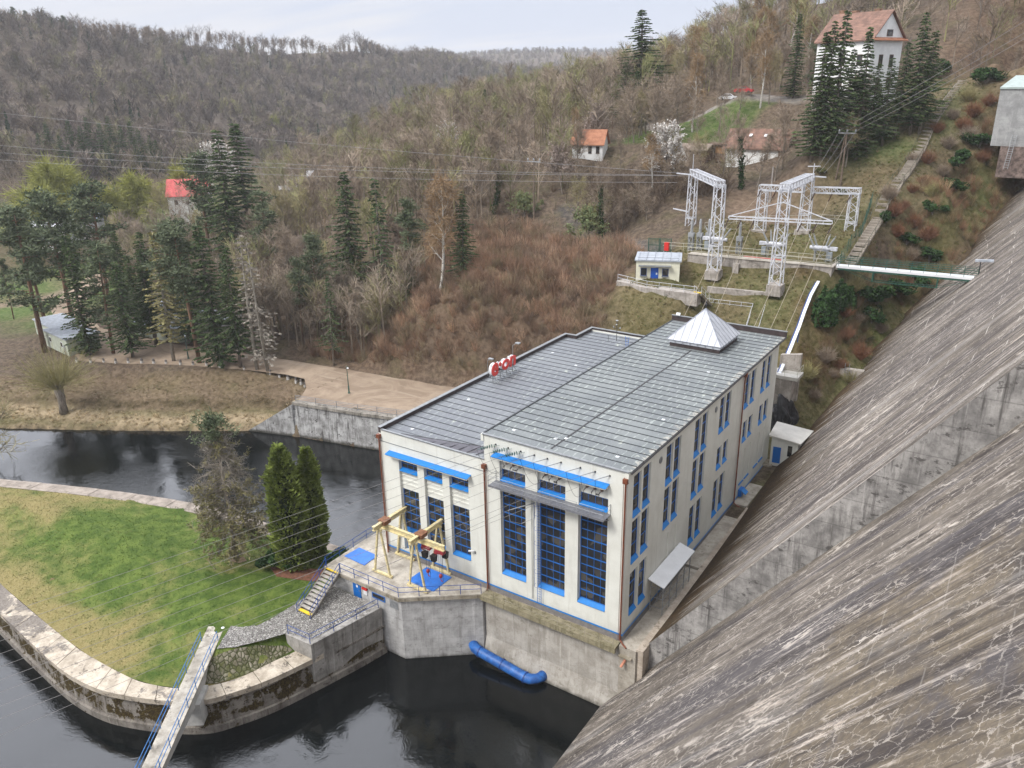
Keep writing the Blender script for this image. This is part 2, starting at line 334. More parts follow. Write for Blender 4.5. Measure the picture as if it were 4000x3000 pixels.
def mat_dam(name, far):
    m, nt, b = new_mat(name); n = N(nt); p = n.pos(); s = n.sep(p)
    q = n.comb(s[1], n.math('MULTIPLY', s[2], 1.28), s[0])           # along the dam, down the face
    f = n.noise(q, .11, 5, .6, .5); g = n.noise(q, 2.6, 6, .75); h = n.noise(q, .45, 6, .7)
    st0 = n.noise(n.mapping(q, (1,.022,0), (0,0,0), (2,8,0)), .2, 5, .6); st1 = n.noise(n.mapping(q, (1,.05,0)), 1.2, 6, .72, .2)
    brk = n.ramp(n.noise(n.mapping(q, (1,.35,0), (0,0,0), (4,4,0)), 1.1, 6, .75), .36, .58)
    st2 = n.noise(n.mapping(q, (1,.035,0), (0,0,0), (9,2,0)), .5, 6, .72); st3 = n.noise(n.mapping(q, (1,.09,0), (0,0,0), (3,5,0)), 2.6, 5, .75)
    c = n.mix(n.ramp(f, .34, .66), (.075,.062,.051), (.145,.123,.101))
    c = n.mix(n.math('MULTIPLY', n.ramp(h, .42, .68), .5), c, (.175,.152,.128))
    c = n.mix(n.math('MULTIPLY', n.ramp(st0, .5, .6), .75), c, (.06,.055,.06) if not far else (.075,.065,.062))
    c = n.mix(n.math('MULTIPLY', n.ramp(st0, .44, .36), .5), c, (.235,.222,.21))
    if not far:                                                      # ochre algae on the upper part of the near block
        oc = n.math('ADD', n.math('ADD', f, n.math('MULTIPLY', h, .25)), n.math('MULTIPLY', n.math('MULTIPLY', n.ramp(s[2], 15, 22), n.ramp(s[1], -10, -17)), .22))
        c = n.mix(n.math('MULTIPLY', n.math('MULTIPLY', n.ramp(oc, .72, .86), n.ramp(h, .3, .55)), .6), c, n.mix(n.ramp(g, .35, .65), (.085,.068,.044), (.19,.145,.09)))
    c = n.mix(n.math('MULTIPLY', n.math('MULTIPLY', n.ramp(st2, .51, .6), n.math('ADD', .35, n.math('MULTIPLY', brk, .65))), .85), c, (.04,.033,.032))
    c = n.mix(n.math('MULTIPLY', n.math('MULTIPLY', n.ramp(st1, .53, .62), brk), .8), c, (.038,.031,.028))
    c = n.mix(n.math('MULTIPLY', n.math('MULTIPLY', n.ramp(st1, .45, .37), n.math('ADD', .25, n.math('MULTIPLY', brk, .75))), .85 if far else .6), c, (.42,.37,.325))
    c = n.mix(n.math('MULTIPLY', n.math('MULTIPLY', n.ramp(st3, .57, .65), brk), .8 if far else .5), c, (.58,.51,.44))
    # lime bleeding from cracks: ragged net, stretched down the face, only in patches
    w = n.node('ShaderNodeVectorMath', operation='ADD'); n.put(w.inputs[0], q)
    nz = n.node('ShaderNodeTexNoise'); n.put(nz.inputs['Vector'], q); nz.inputs['Scale'].default_value = 1.5; nz.inputs['Detail'].default_value = 6; nz.inputs['Roughness'].default_value = .65
    sc = n.node('ShaderNodeVectorMath', operation='SCALE'); n.put(sc.inputs[0], nz.outputs[1]); sc.inputs['Scale'].default_value = 1.0; n.put(w.inputs[1], sc.outputs[0])
    def net(scale, mp, thin, lo, hi, seed, soft=.03):
        d = n.voro(n.mapping(w.outputs[0], mp), scale); wd = n.ramp(n.noise(n.mapping(q, (1,.25,0), (0,0,0), (seed,0,0)), .32, 6, .72), lo, hi)
        return n.math('MULTIPLY', n.ramp(n.math('SUBTRACT', d, n.math('MULTIPLY', wd, thin)), soft, -.004), wd)
    lime = n.mix(n.ramp(g, .35, .65), (.46,.4,.335), (.66,.6,.53))
    c = n.mix(n.math('MULTIPLY', net(1.6, (1.0,.58,0), .02, .36, .64, 1, .022), .52), c, lime)
    c = n.mix(n.math('MULTIPLY', net(1.2, (1.15,.2,0), .06, .46, .72, 6), .9), c, lime)
    c = n.mix(n.math('MULTIPLY', net(.8, (1.2,.085,0), .1, .52, .76, 13, .05), .85), c, n.mix(.4, lime, (.62,.5,.4)))
    # pour joints, level lines
    jt = n.math('FRACT', n.math('ADD', n.math('MULTIPLY', s[2], .31), n.math('MULTIPLY', n.noise(q, .5, 4), .12)))
    c = n.mix(n.math('MULTIPLY', n.math('MULTIPLY', n.ramp(jt, .03, .012), n.ramp(n.noise(q, .33, 5), .5, .6)), .75 if far else .16), c, (.55,.51,.46))
    c = n.mix(n.math('MULTIPLY', n.ramp(g, .52, .72), .55), c, (.05,.045,.04))
    if far:                                                          # moss creeping up from the ground along the foot
        t = n.node('ShaderNodeVertexColor', layer_name='tone').outputs[0]
        k = n.math('ADD', n.sep(t)[0], n.math('MULTIPLY', n.math('SUBTRACT', st1, .5), 2.2)); c = n.mix(n.math('MULTIPLY', n.ramp(k, .2, .45), .9), c, n.mix(n.ramp(g, .4, .6), (.028,.018,.009), (.085,.05,.018)))
    n.put(b.inputs['Base Color'], c); b.inputs['Roughness'].default_value = .88; b.inputs['Specular IOR Level'].default_value = .2
    n.put(b.inputs['Normal'], n.bump(n.math('ADD', g, st1), .5, .08)); return m
def mat_roof():
    """bitumen sheets with upstand seams every 1.1 m and pale worn laps between"""
    m, nt, b = new_mat('bitumen_roof'); n = N(nt); p = n.pos(); s = n.sep(p)
    r = n.math('MULTIPLY', s[1], 1/1.3); row = n.math('FLOOR', r); fy = n.math('FRACT', r)
    w = n.node('ShaderNodeTexWhiteNoise', noise_dimensions='1D'); n.put(w.inputs[1], row)
    xx = n.math('ADD', n.math('MULTIPLY', s[0], 1/.98), n.math('ADD', n.math('MULTIPLY', w.outputs[0], .9), n.math('MULTIPLY', n.noise(p, .8, 3), .5))); fx = n.math('FRACT', xx); colm = n.math('FLOOR', xx)
    cell = n.node('ShaderNodeTexWhiteNoise', noise_dimensions='2D'); n.put(cell.inputs[0], n.comb(row, colm, 0))
    cl = n.noise(p, 1.6, 5, .7, .8); fine = n.noise(p, 9, 5, .8); big = n.noise(p, .12, 4, .6)
    c = n.mix(n.ramp(fine, .34, .66), (.105,.114,.122), (.185,.2,.205))
    c = n.mix(n.math('MULTIPLY', cell.outputs[0], .4), c, (.14,.155,.15))
    c = n.mix(n.math('MULTIPLY', n.ramp(big, .42, .65), .45), c, (.235,.25,.245))
    lap = n.math('SUBTRACT', n.math('ABSOLUTE', n.math('SUBTRACT', fx, .5)), .5)      # 0 at the lap
    wid = n.math('ADD', .02, n.math('MULTIPLY', n.ramp(cl, .36, .66), .12))
    c = n.mix(n.math('MULTIPLY', n.ramp(n.math('ADD', lap, wid), -.02, .05), n.math('MULTIPLY', n.ramp(n.math('ADD', cell.outputs[0], n.math('MULTIPLY', cl, .6)), .5, 1.0), .6)), c, (.38,.41,.385))
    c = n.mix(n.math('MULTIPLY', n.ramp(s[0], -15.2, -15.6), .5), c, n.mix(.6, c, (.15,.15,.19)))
    sp = n.ramp(n.math('ADD', n.noise(p, .7, 5, .7), n.math('MULTIPLY', cell.outputs[0], .07)), .69, .72)
    c = n.mix(n.math('MULTIPLY', sp, .7), c, (.42,.44,.38))
    edge = n.math('ADD', n.ramp(s[0], -1.5, -.1), n.math('MULTIPLY', n.math('SUBTRACT', cl, .5), 2.2)); c = n.mix(n.math('MULTIPLY', n.ramp(edge, .95, 1.15), .6), c, (.42,.39,.33))
    seam = n.math('SUBTRACT', n.math('ABSOLUTE', n.math('SUBTRACT', fy, .5)), .5)
    c = n.mix(n.math('MULTIPLY', n.ramp(seam, -.075, -.03), .85), c, (.028,.032,.035))
    n.put(b.inputs['Base Color'], c); b.inputs['Roughness'].default_value = .62; b.inputs['Specular IOR Level'].default_value = .35
    n.put(b.inputs['Normal'], n.bump(n.math('ADD', fine, n.math('MULTIPLY', n.ramp(seam, -.09, -.03), 4)), .3, .03)); return m
M_CAPDARK = None
def mat_cobble(name, scale, lo, hi, gap, moss=.0):
    m, nt, b = new_mat(name); n = N(nt); p = n.pos()
    q = n.mapping(p, (1,1,.3)); d = n.voro(q, scale); c0 = n.voro(q, scale, 'F1', 'Color')
    t = n.sep(c0)[0]; g = n.noise(p, 7, 5, .7)
    c = n.mix(t, lo, hi); c = n.mix(n.math('MULTIPLY', n.ramp(g, .4, .7), .4), c, lo)
    if moss: c = n.mix(n.math('MULTIPLY', n.ramp(n.noise(p, .6, 5, .7), .45, .6), moss), c, (.07,.08,.02))
    c = n.mix(n.ramp(d, .10, .03), c, gap)
    n.put(b.inputs['Base Color'], c); b.inputs['Roughness'].default_value = .9; b.inputs['Specular IOR Level'].default_value = .2
    n.put(b.inputs['Normal'], n.bump(n.ramp(d, 0, .2), .8, .08)); return m

# ---------------------------------------------------------------- ground sheet
def graded(a, b, step, lo, hi, g=1.07):
    xs = list(np.arange(a, b+1e-6, step)); d = step; x = a; L = []
    while x > lo: d = min(d*g, 38); x -= d; L.append(x)
    d = step; x = xs[-1]
    while x < hi: d = min(d*g, 38); x += d; xs.append(x)
    return np.array(L[::-1]+xs)
def soft_in(x, y, poly, w=2, jit=1.5):
    return sstep(w, -w, poly_sd(x, y, poly)+vnoise(x, y, 4, 21)*jit*2+vnoise(x, y, 1.7, 22)*jit)
def build_ground():
    xs = graded(-165, 34, 1.25, -1700, 330); ys = graded(-4, 150, 1.25, -420, 2700)
    X, Y = np.meshgrid(xs, ys); Z = height(X, Y)
    nx, ny = len(xs), len(ys)
    x, y, z = X.ravel(), Y.ravel(), Z.ravel()
    C = np.empty((len(x), 3)); C[:] = (.125,.092,.068)
    def lay(k, c): C[:] = C*(1-k[:, None])+np.array(c)*k[:, None]
    n1 = vnoise(x, y, 30, 11)+.5; n2 = vnoise(x, y, 8, 12)+.5; n3 = vnoise(x, y, 3, 13)+.5
    lay(n1*.6, (.1,.08,.066)); lay(np.clip(n2-.5, 0, 1)*.9, (.135,.09,.06))
    # scrub hillside behind the yard
    lay(soft_in(x, y, [(-90,46),(-32,50),(-31,66),(-38,80),(-70,84),(-100,66)], 6, 3)*.8, (.14,.085,.055))
    far_ = np.hypot(x-27, y+57); lay(sstep(330, 480, far_)*.85, (.12,.10,.088))
    # mossy slope between power house and substation, and beside the long stair
    k = soft_in(x, y, [(-31,46),(6,44),(8,60),(4,78),(-1,92),(-26,93),(-31,66)], 2.5)
    lay(k, (.135,.12,.045)); lay(k*np.clip(n2*1.8-.7, 0, 1), (.11,.125,.038)); lay(k*np.clip(n3*1.7-.95, 0, 1), (.2,.145,.08))
    k = soft_in(x, y, [(-4,46),(6,44),(6,66),(-5,72)], 1.5); lay(k*np.clip(n3*2-.8, 0, 1)*.8, (.12,.062,.014))
    k = soft_in(x, y, [(-26,92),(-10,90),(-11,101),(-30,104)], 2.5); lay(k*.8, (.26,.18,.13))
    k = soft_in(x, y, [(-12,92),(7,92),(12,150),(-4,146),(-12,108)], 3); lay(k*.9, (.145,.125,.06)); lay(k*np.clip(n2*2-.8, 0, 1), (.1,.15,.04)); lay(k*np.clip(n3*1.8-1, 0, 1), (.16,.12,.06))
    k = soft_in(x, y, [(7,80),(30,100),(34,160),(8,150)], 3); lay(k*.7, (.19,.135,.075)); lay(k*np.clip(n2*2-1, 0, 1), (.13,.125,.05))
    k = soft_in(x, y, [(2,-2),(8,-2),(9,76),(14,100),(20,128),(12,118),(8,100),(4.2,78),(3,62),(2,46)], 1.2)
    lay(k, (.13,.125,.045)); lay(k*np.clip(n3*2-.9, 0, 1), (.1,.145,.035)); lay(k*np.clip(n2*2-1.1, 0, 1), (.13,.1,.045))
    # brown slope at the top right
    k = soft_in(x, y, [(0,150),(40,100),(80,170),(30,210),(-6,190)], 8, 4); lay(k*.8, (.17,.105,.07))
    # lawn below the upper road
    k = soft_in(x, y, [(-62,118),(-44,116),(-34,128),(-33,137),(-50,139),(-66,140)], 2); lay(k, (.075,.155,.024)); lay(k*np.clip(n2*1.6-.8, 0, 1)*.5, (.11,.15,.04))
    # valley meadows and tracks
    k = soft_in(x, y, [(-170,30),(-300,-20),(-420,60),(-400,200),(-300,260),(-215,150),(-180,90)], 14, 6)*sstep(9, 4, z)
    lay(k*.85, (.115,.1,.045)); lay(k*sstep(.46, .6, n1), (.075,.16,.025)); lay(k*np.clip(n2*2-1.2, 0, 1), (.2,.15,.09))
    k = sstep(3.6, 2.2, line_d(x, y, [(-196,62),(-192,42),(-205,20),(-240,0)])+vnoise(x, y, 6, 31)); lay(k*.9, (.3,.225,.17))
    # river bank: leaf litter above, reeds and moss at the water
    d = poly_sd(x, y, RIVER)
    bk = sstep(17, 14, d)*sstep(-74, -78, x)*(d > 0)*sstep(-230, -190, x)
    lay(bk, (.215,.158,.1)); lay(bk*np.clip(n3*1.8-.7, 0, 1)*.6, (.17,.145,.06)); lay(bk*np.clip(n2*2-1.1, 0, 1)*.5, (.16,.11,.08))
    dd = d+vnoise(x, y, 5, 33)*1.6
    lay(bk*sstep(.9, 0, np.abs(dd-6.6)), (.05,.038,.012))
    lay(bk*sstep(5.6, 4.6, dd), (.14,.13,.05)); lay(bk*sstep(2.8, .3, np.abs(dd-3.4+np.clip((x+118)/12, -1.5, 1.0)))*.95, (.5,.39,.25))
    lay(bk*sstep(1.1, .4, dd), (.36,.28,.17))
    # asphalt drive beside the switch yard
    k = sstep(2.3, 1.7, line_d(x, y, [(-31.5,77),(-38,80),(-47,83),(-60,92)])); lay(k, (.105,.1,.1))
    k = sstep(3, 2.2, line_d(x, y, [(-70,146),(-52,138.5),(-38,138.5),(-24,140)])); lay(k, (.3,.28,.26))
    idx = np.arange(nx*ny).reshape(ny, nx)
    F = np.stack([idx[:-1,:-1], idx[:-1,1:], idx[1:,1:], idx[1:,:-1]], -1).reshape(-1, 4)
    # leave out cells wholly deep under water or under the dam's mass
    me = np_mesh('ground', np.stack([x, y, z], 1), F, mat_terrain(), True, C)
    return tag(add_obj('ground', me), kind='structure')
build_ground()
def sheet(name, poly, zf, mat, step=1.5, kind='structure', smooth=True):
    """a draped sheet over a plan polygon"""
    from mathutils.geometry import delaunay_2d_cdt
    P = np.array(poly, float); pts = []
    for a, b in zip(P, np.roll(P, -1, 0)):
        k = max(1, int(np.hypot(*(b-a))/step)); pts += [tuple(a+(b-a)*i/k) for i in range(k)]
    nb = len(pts)
    gx, gy = np.meshgrid(np.arange(P[:,0].min(), P[:,0].max(), step), np.arange(P[:,1].min(), P[:,1].max(), step))
    gx = gx.ravel()+np.array([rnd.uniform(-.2,.2)*step for _ in range(gx.size)]); gy = gy.ravel()
    ok = poly_sd(gx, gy, poly) < -step*.45
    pts += list(zip(gx[ok], gy[ok]))
    vs, es, fs, *_ = delaunay_2d_cdt([Vector((float(a), float(c))) for a, c in pts], [], [list(range(nb))], 1, 1e-4)
    xy = np.array([(v.x, v.y) for v in vs]); zz = zf(xy[:,0], xy[:,1])
    me = np_mesh(name, np.column_stack([xy, zz]), np.array([f for f in fs]), mat, smooth)
    o = add_obj(name, me)
    if kind: o['kind'] = kind
    return o
sheet('yard', YARD, lambda x, y: np.maximum(height(x, y), -2.45)+.06, mat_yard(), 2.2)
mb = MB(); mb.add([(-1100,-420,WATER),(60,-420,WATER),(60,45,WATER),(-1100,45,WATER)], [(0,1,2,3)])
tag(mb.build('river', mat_water()), kind='structure')

# ---------------------------------------------------------------- island
RIM_OUT = [(-115,-20.8),(-100,-22.7),(-80,-25.6),(-62,-27.5),(-53.7,-28.25),(-46.4,-28.75),(-41.3,-28.4),(-37.6,-27.3),(-34.1,-25.75),(-31.3,-23.95),(-30.0,-22.2),(-28.3,-18.9),(-26.9,-14.4),(-25.6,-9.5),(-24.9,-6.2)]
RIM_IN = [(-112,-19.0),(-99,-20.6),(-79.6,-23.4),(-66.8,-25.1),(-52.4,-26.2),(-46,-26.4),(-39.5,-26.0),(-36.6,-25.3),(-34.1,-24.2),(-32.1,-22.6),(-30.5,-20),(-29.6,-16.8),(-28.9,-14.6)]
FAR_EDGE = [(-112,-19.6),(-93.5,-12.7),(-83.4,-8.7),(-73.2,-5.1),(-63.2,-2.2),(-55.2,-.9),(-47.7,-.3),(-40,.4),(-32.4,1.2)]
LAWN = RIM_IN+[(-28.9,-11),(-28.6,-6.3),(-32.6,-6.3),(-32.4,1.0)]+FAR_EDGE[-2::-1]
def lawn_z(x, y):
    d = np.minimum(line_d(x, y, RIM_IN), line_d(x, y, FAR_EDGE)+1.5)
    L = np.interp(x, [-45, -33], [15, 2.4])
    return -4.62+1.8*sstep(0, 1, d/L)*.9+1.8*.1*np.clip(d/L, 0, 1)+vnoise(x, y, 6, 41)*.12+vnoise(x, y, 2, 42)*.07
sheet('lawn', LAWN, lawn_z, mat_lawn(), 1.0)
def ribbon(mb, A, B):
    """quads between two polylines of 3-D points"""
    n = len(A); mb.add(list(A)+list(B), [(i, i+1, n+i+1, n+i) for i in range(n-1)])
def densify(pts, step):
    out = []
    for a, b in zip(pts[:-1], pts[1:]):
        k = max(1, int(math.dist(a, b)/step)); out += [tuple(a[j]+(b[j]-a[j])*i/k for j in range(len(a))) for i in range(k)]
    return out+[tuple(pts[-1])]
def resample(pts, n):
    d = [0]
    for a, b in zip(pts[:-1], pts[1:]): d.append(d[-1]+math.dist(a, b))
    t = np.linspace(0, d[-1], n); return [tuple(np.interp(t, d, [p[j] for p in pts]).tolist()[i] for j in range(len(pts[0]))) for i in range(n)]
def smooth_line(pts, n):
    """Catmull-Rom through plan points"""
    P = [pts[0]]+list(pts)+[pts[-1]]; out = []
    for i in range(1, len(P)-2):
        for k in range(8):
            t = k/8; p0, p1, p2, p3 = (np.array(P[i+j]) for j in (-1, 0, 1, 2))
            out.append(tuple(.5*((2*p1)+(-p0+p2)*t+(2*p0-5*p1+4*p2-p3)*t*t+(-p0+3*p1-3*p2+p3)*t**3)))
    out.append(tuple(pts[-1])); return resample(out, n)
def stone_wall(name, outer, inner, zc, label, cat, n=130, cap_t=.55, cap_out=.28, slabs=2.6, mat_cap=None, mat_body=None, cap_stop=None):
    """quay wall with a battered face and a coping of separate slabs in one part"""
    O = smooth_line(outer, n); I = smooth_line(inner, n)
    c = O[n//2]; t = thing(name, (c[0], c[1], WATER-.3), label, cat)
    body = MB()
    dirs = [Vector((O[i][0]-I[i][0], O[i][1]-I[i][1], 0)).normalized() for i in range(n)]
    at = lambda i, k, z: (O[i][0]+dirs[i].x*k, O[i][1]+dirs[i].y*k, z)
    rows = [[at(i, .28, -10.5) for i in range(n)], [at(i, .28, WATER+.75) for i in range(n)], [at(i, .05, WATER+.8) for i in range(n)], [at(i, -.12, zc-cap_t-.35) for i in range(n)], [at(i, .12, zc-cap_t-.3) for i in range(n)], [at(i, .12, zc-cap_t) for i in range(n)], [(I[i][0], I[i][1], zc-cap_t) for i in range(n)], [(I[i][0], I[i][1], -10.5) for i in range(n)]]
    for a, b in zip(rows[:-1], rows[1:]): ribbon(body, a, b)
    body.build('wall', mat_body, t)
    cap = MB(); L = 0; i0 = 0
    rr = random.Random(3)
    while i0 < n-1 and not (cap_stop is not None and O[i0][1] > cap_stop):
        i1 = i0+1; L = math.dist(O[i0], O[i1])
        while i1 < n-1 and L < slabs: L += math.dist(O[i1], O[i1+1]); i1 += 1
        dz = rr.uniform(-.03, .03); vs = []; m = i1-i0+1
        for j in range(i0, i1+1):
            g = .028*(1 if j == i0 else -1 if j == i1 else 0)
            tx = Vector((O[min(j+1,n-1)][0]-O[max(j-1,0)][0], O[min(j+1,n-1)][1]-O[max(j-1,0)][1], 0)).normalized()*g
            o = at(j, cap_out, 0); vs += [(o[0]+tx.x, o[1]+tx.y, zc-cap_t+dz), (o[0]+tx.x, o[1]+tx.y, zc+dz), (I[j][0]+tx.x, I[j][1]+tx.y, zc+.05+dz), (I[j][0]+tx.x, I[j][1]+tx.y, zc-cap_t+dz)]
        fs = [(4*j+k, 4*j+4+k, 4*j+4+(k+1)%4, 4*j+(k+1)%4) for j in range(m-1) for k in range(4)]+[(0,1,2,3), (4*m-1,4*m-2,4*m-3,4*m-4)]
        cap.add(vs, fs); i0 = i1
    cap.build('coping', mat_cap, t); return t
M_cap = mat_concrete('pale_coping', (.3,.255,.2), (.56,.49,.4), (.06,.05,.042), .95, vert=False, blotch=True)
M_quay = mat_concrete('quay_concrete', (.13,.115,.1), (.27,.245,.215), (.045,.034,.025), .75, moss=.15, dark_low=WATER-.5)
stone_wall('quay_wall', RIM_OUT, RIM_IN+[(-28.2,-10.5),(-27.0,-6.4)], -4.62, 'curved mossy quay wall with pale slab coping round the lawn island', 'wall', cap_stop=-15.4, mat_cap=M_cap, mat_body=M_quay)
stone_wall('far_quay_wall', [(x-.1, y+.9) for x, y in FAR_EDGE], [(x+.25, y-1.0) for x, y in FAR_EDGE], -4.5, 'low grey stone edging wall along the far side of the lawn island', 'wall', mat_cap=mat_concrete('grey_coping', (.2,.17,.145), (.36,.31,.265), (.09,.075,.06), .6, vert=False), mat_body=M_quay)
PATH = [(-35.6,-17.0),(-34.6,-16.55),(-33.4,-15.4),(-33.0,-13.2),(-32.9,-10.4),(-32.4,-6.4),(-27.6,-6.4),(-26.0,-7.2),(-27.0,-13.9),(-29.9,-14.55),(-31.3,-17.0),(-32.6,-18.9),(-33.9,-20.0)]
sheet('cobbled_path', PATH, lambda x, y: np.maximum(lawn_z(x, y), -2.86)+.07, mat_cobble('granite_setts', 4.6, (.2,.19,.18), (.46,.44,.41), (.075,.068,.058)), .6)
sheet('riprap', [(-31.5,-17.3),(-29.9,-15.0),(-29.2,-14.7),(-29.6,-16.6),(-30.4,-19.6),(-31.7,-22),(-33.6,-23.6),(-33.9,-21.6),(-32.9,-19.9)], lambda x, y: lawn_z(x, y)+.1, mat_cobble('rough_stone', 2.5, (.13,.115,.08), (.3,.27,.21), (.05,.055,.02), .8), .5)
mb = MB(); mb.prism([(-29.9,-14.62),(-26.72,-14.5),(-24.95,-6.3),(-28.5,-6.3)], -7.5, -2.82, [(-30.0,-14.75),(-26.55,-14.55),(-24.8,-6.3),(-28.5,-6.3)])
t = thing('quay_block', (-27,-10,-7.5), 'sloping grey concrete block under the railed end of the cobbled path', 'wall'); mb.build('block', mat_concrete('grey_block', (.2,.19,.175), (.38,.36,.335), (.07,.06,.05), .6), t)

# ---------------------------------------------------------------- dam
dam = thing('dam', (20,0,-12), 'huge sloping concrete dam face streaked with white lime and dark water stains', 'dam')
zz = np.linspace(-12, 47, 60); yy = np.concatenate([np.linspace(.8, 60, 30), np.linspace(62, 182, 50)])
Yg, Zg = np.meshgrid(yy, zz); Xg = dam_x(Yg, Zg); V = np.stack([Xg, Yg, Zg], -1).reshape(-1, 3)
idx = np.arange(V.shape[0]).reshape(Yg.shape); F = [tuple(int(i) for i in q) for q in np.stack([idx[:-1,:-1], idx[1:,:-1], idx[1:,1:], idx[:-1,1:]], -1).reshape(-1, 4)]
mb = MB(); mb.add(V.tolist(), F)
top = [tuple(V[i]) for i in idx[-1]]; ribbon(mb, top, [(p[0]+6, p[1], p[2]) for p in top]); ribbon(mb, [(p[0]+6, p[1], p[2]) for p in top], [(p[0]+8, p[1], -12) for p in top])
fo = mb.build('face', mat_dam('dam_concrete_streaked', True), dam, True)
zt = np.interp(Yg.ravel(), [0,43,60,76,87,94,106,145,180], [-.7,1,4,6.6,10.4,15,20.3,31.5,38]); ca = fo.data.color_attributes.new('tone', 'FLOAT_COLOR', 'POINT'); cc = np.zeros((len(fo.data.vertices), 4), np.float32); cc[:len(zt), 0] = np.exp(-np.maximum(Zg.ravel()-zt, 0)/3.2); ca.data.foreach_set('color', cc.ravel())
near_x = lambda z: 1.15+(z+5.07)*.795
mb = MB()
mb.add([(near_x(-12),.8,-12),(near_x(-12),-80,-12),(near_x(47),-80,47),(near_x(47),.8,47),(near_x(47)+6,-80,47),(near_x(47)+6,.8,47),(near_x(47)+8,-80,-12),(near_x(47)+8,.8,-12)], [(0,1,2,3),(3,2,4,5),(5,4,6,7),(1,6,4,2)])
o = mb.build('face', mat_dam('dam_concrete_cracked', False), dam); o['label'] = 'browner cracked near block of the dam face'
side = [(dam_x(np.array(.8), z), .79, z) for z in np.linspace(-12, 47, 12)]; mb = MB(); mb.add([(float(a), b, c) for a, b, c in side]+[(near_x(c)+.5, b, c) for a, b, c in side], [(i, i+1, 13+i, 12+i) for i in range(11)])
mb.build('joint_wall', mat_concrete('joint_concrete', (.16,.152,.146), (.38,.362,.345), (.07,.064,.06), .85, course=2.4), dam)
# ---------------------------------------------------------------- power house
def mat_plaster():
    m, nt, b = new_mat('cream_plaster'); n = N(nt); p = n.pos()
    c = n.mix(n.ramp(n.noise(p, .45, 6, .65), .3, .7), (.62,.618,.565), (.7,.702,.65))
    run = n.noise(n.mapping(p, (1.5,1.5,.09)), 1.1, 6, .7); c = n.mix(n.math('MULTIPLY', n.ramp(run, .52, .7), .35), c, (.47,.455,.4))
    c = n.mix(n.math('MULTIPLY', n.ramp(n.noise(p, 2.2, 6, .75), .6, .72), .3), c, (.5,.48,.43))
    low = n.math('ADD', n.sep(p)[2], n.math('MULTIPLY', n.noise(p, .9, 5), 1.4)); c = n.mix(n.math('MULTIPLY', n.ramp(low, 1.9, .4), .4), c, (.44,.42,.36))
    n.put(b.inputs['Base Color'], c); b.inputs['Roughness'].default_value = .9; b.inputs['Specular IOR Level'].default_value = .15
    n.put(b.inputs['Normal'], n.bump(n.noise(p, 5, 5, .75), .2, .03)); return m
M_plaster = mat_plaster()
M_plinth = simple('grey_plinth', (.2,.185,.18), .9, .1, 2)
M_blue = simple('blue_paint', (.012,.135,.47), .4, .06, 3)
M_sill = simple('bright_blue_sill', (.014,.19,.55), .4, .05, 3)
M_navy = simple('navy_paint', (.012,.06,.26), .45, .1, 4)
M_copper = simple('brown_downpipe', (.19,.06,.03), .45, .15, 3)
M_dark = simple('dark_metal', (.04,.038,.04), .5, .15, 3)
M_brownpar = simple('brown_parapet_face', (.055,.04,.04), .7, .2, 1.5)
M_greycap = simple('grey_zinc', (.25,.26,.27), .45, .12, 2, metallic=.3)
M_galv = simple('galvanised_steel', (.33,.34,.35), .45, .12, 3, metallic=.4)
M_white = simple('white_sheet', (.72,.73,.75), .45, .04, .8)
M_black = simple('black_rubber', (.012,.012,.013), .5, .1, 3)
M_insul = simple('brown_porcelain', (.16,.10,.07), .35, .2, 5)
M_greenglass = simple('green_glass_discs', (.05,.12,.1), .25, .2, 5)
M_beigepath = mat_concrete('path_concrete', (.27,.24,.2), (.46,.42,.36), (.1,.085,.06), .5, vert=False)
M_deck = mat_concrete('deck_concrete', (.27,.24,.2), (.52,.475,.41), (.15,.125,.1), .55, vert=False)
M_wallc = mat_concrete('wall_concrete', (.33,.322,.318), (.52,.512,.505), (.19,.18,.17), .5, course=1.25, dark_low=WATER)
M_rimc = mat_concrete('edge_concrete', (.2,.17,.12), (.4,.36,.3), (.07,.055,.035), .8)
def mat_glass():
    m, nt, b = new_mat('window_glass'); n = N(nt); p = n.pos()
    w = n.voro(n.mapping(p, (1,1,1)), 1.15, 'F1', 'Color')
    c = n.mix(n.math('MULTIPLY', n.ramp(n.sep(w)[0], .62, .9), .6), (.022,.022,.024), (.11,.098,.08))
    n.put(b.inputs['Base Color'], c); b.inputs['Roughness'].default_value = .12; b.inputs['Specular IOR Level'].default_value = .55
    n.put(b.inputs['Normal'], n.bump(n.noise(p, 1.4, 2), .06, .05)); return m
M_glass = mat_glass()
ph = thing('power_house', (-15,20,-1.5), 'large cream power station building with blue windows and grey seamed flat roofs', 'power station')
def plane_pt(pl, u, z, d):
    return (u, d, z) if pl == 'y' else (-d, u, z)      # front facade looks to -y, side wall to +x; d is depth into the wall
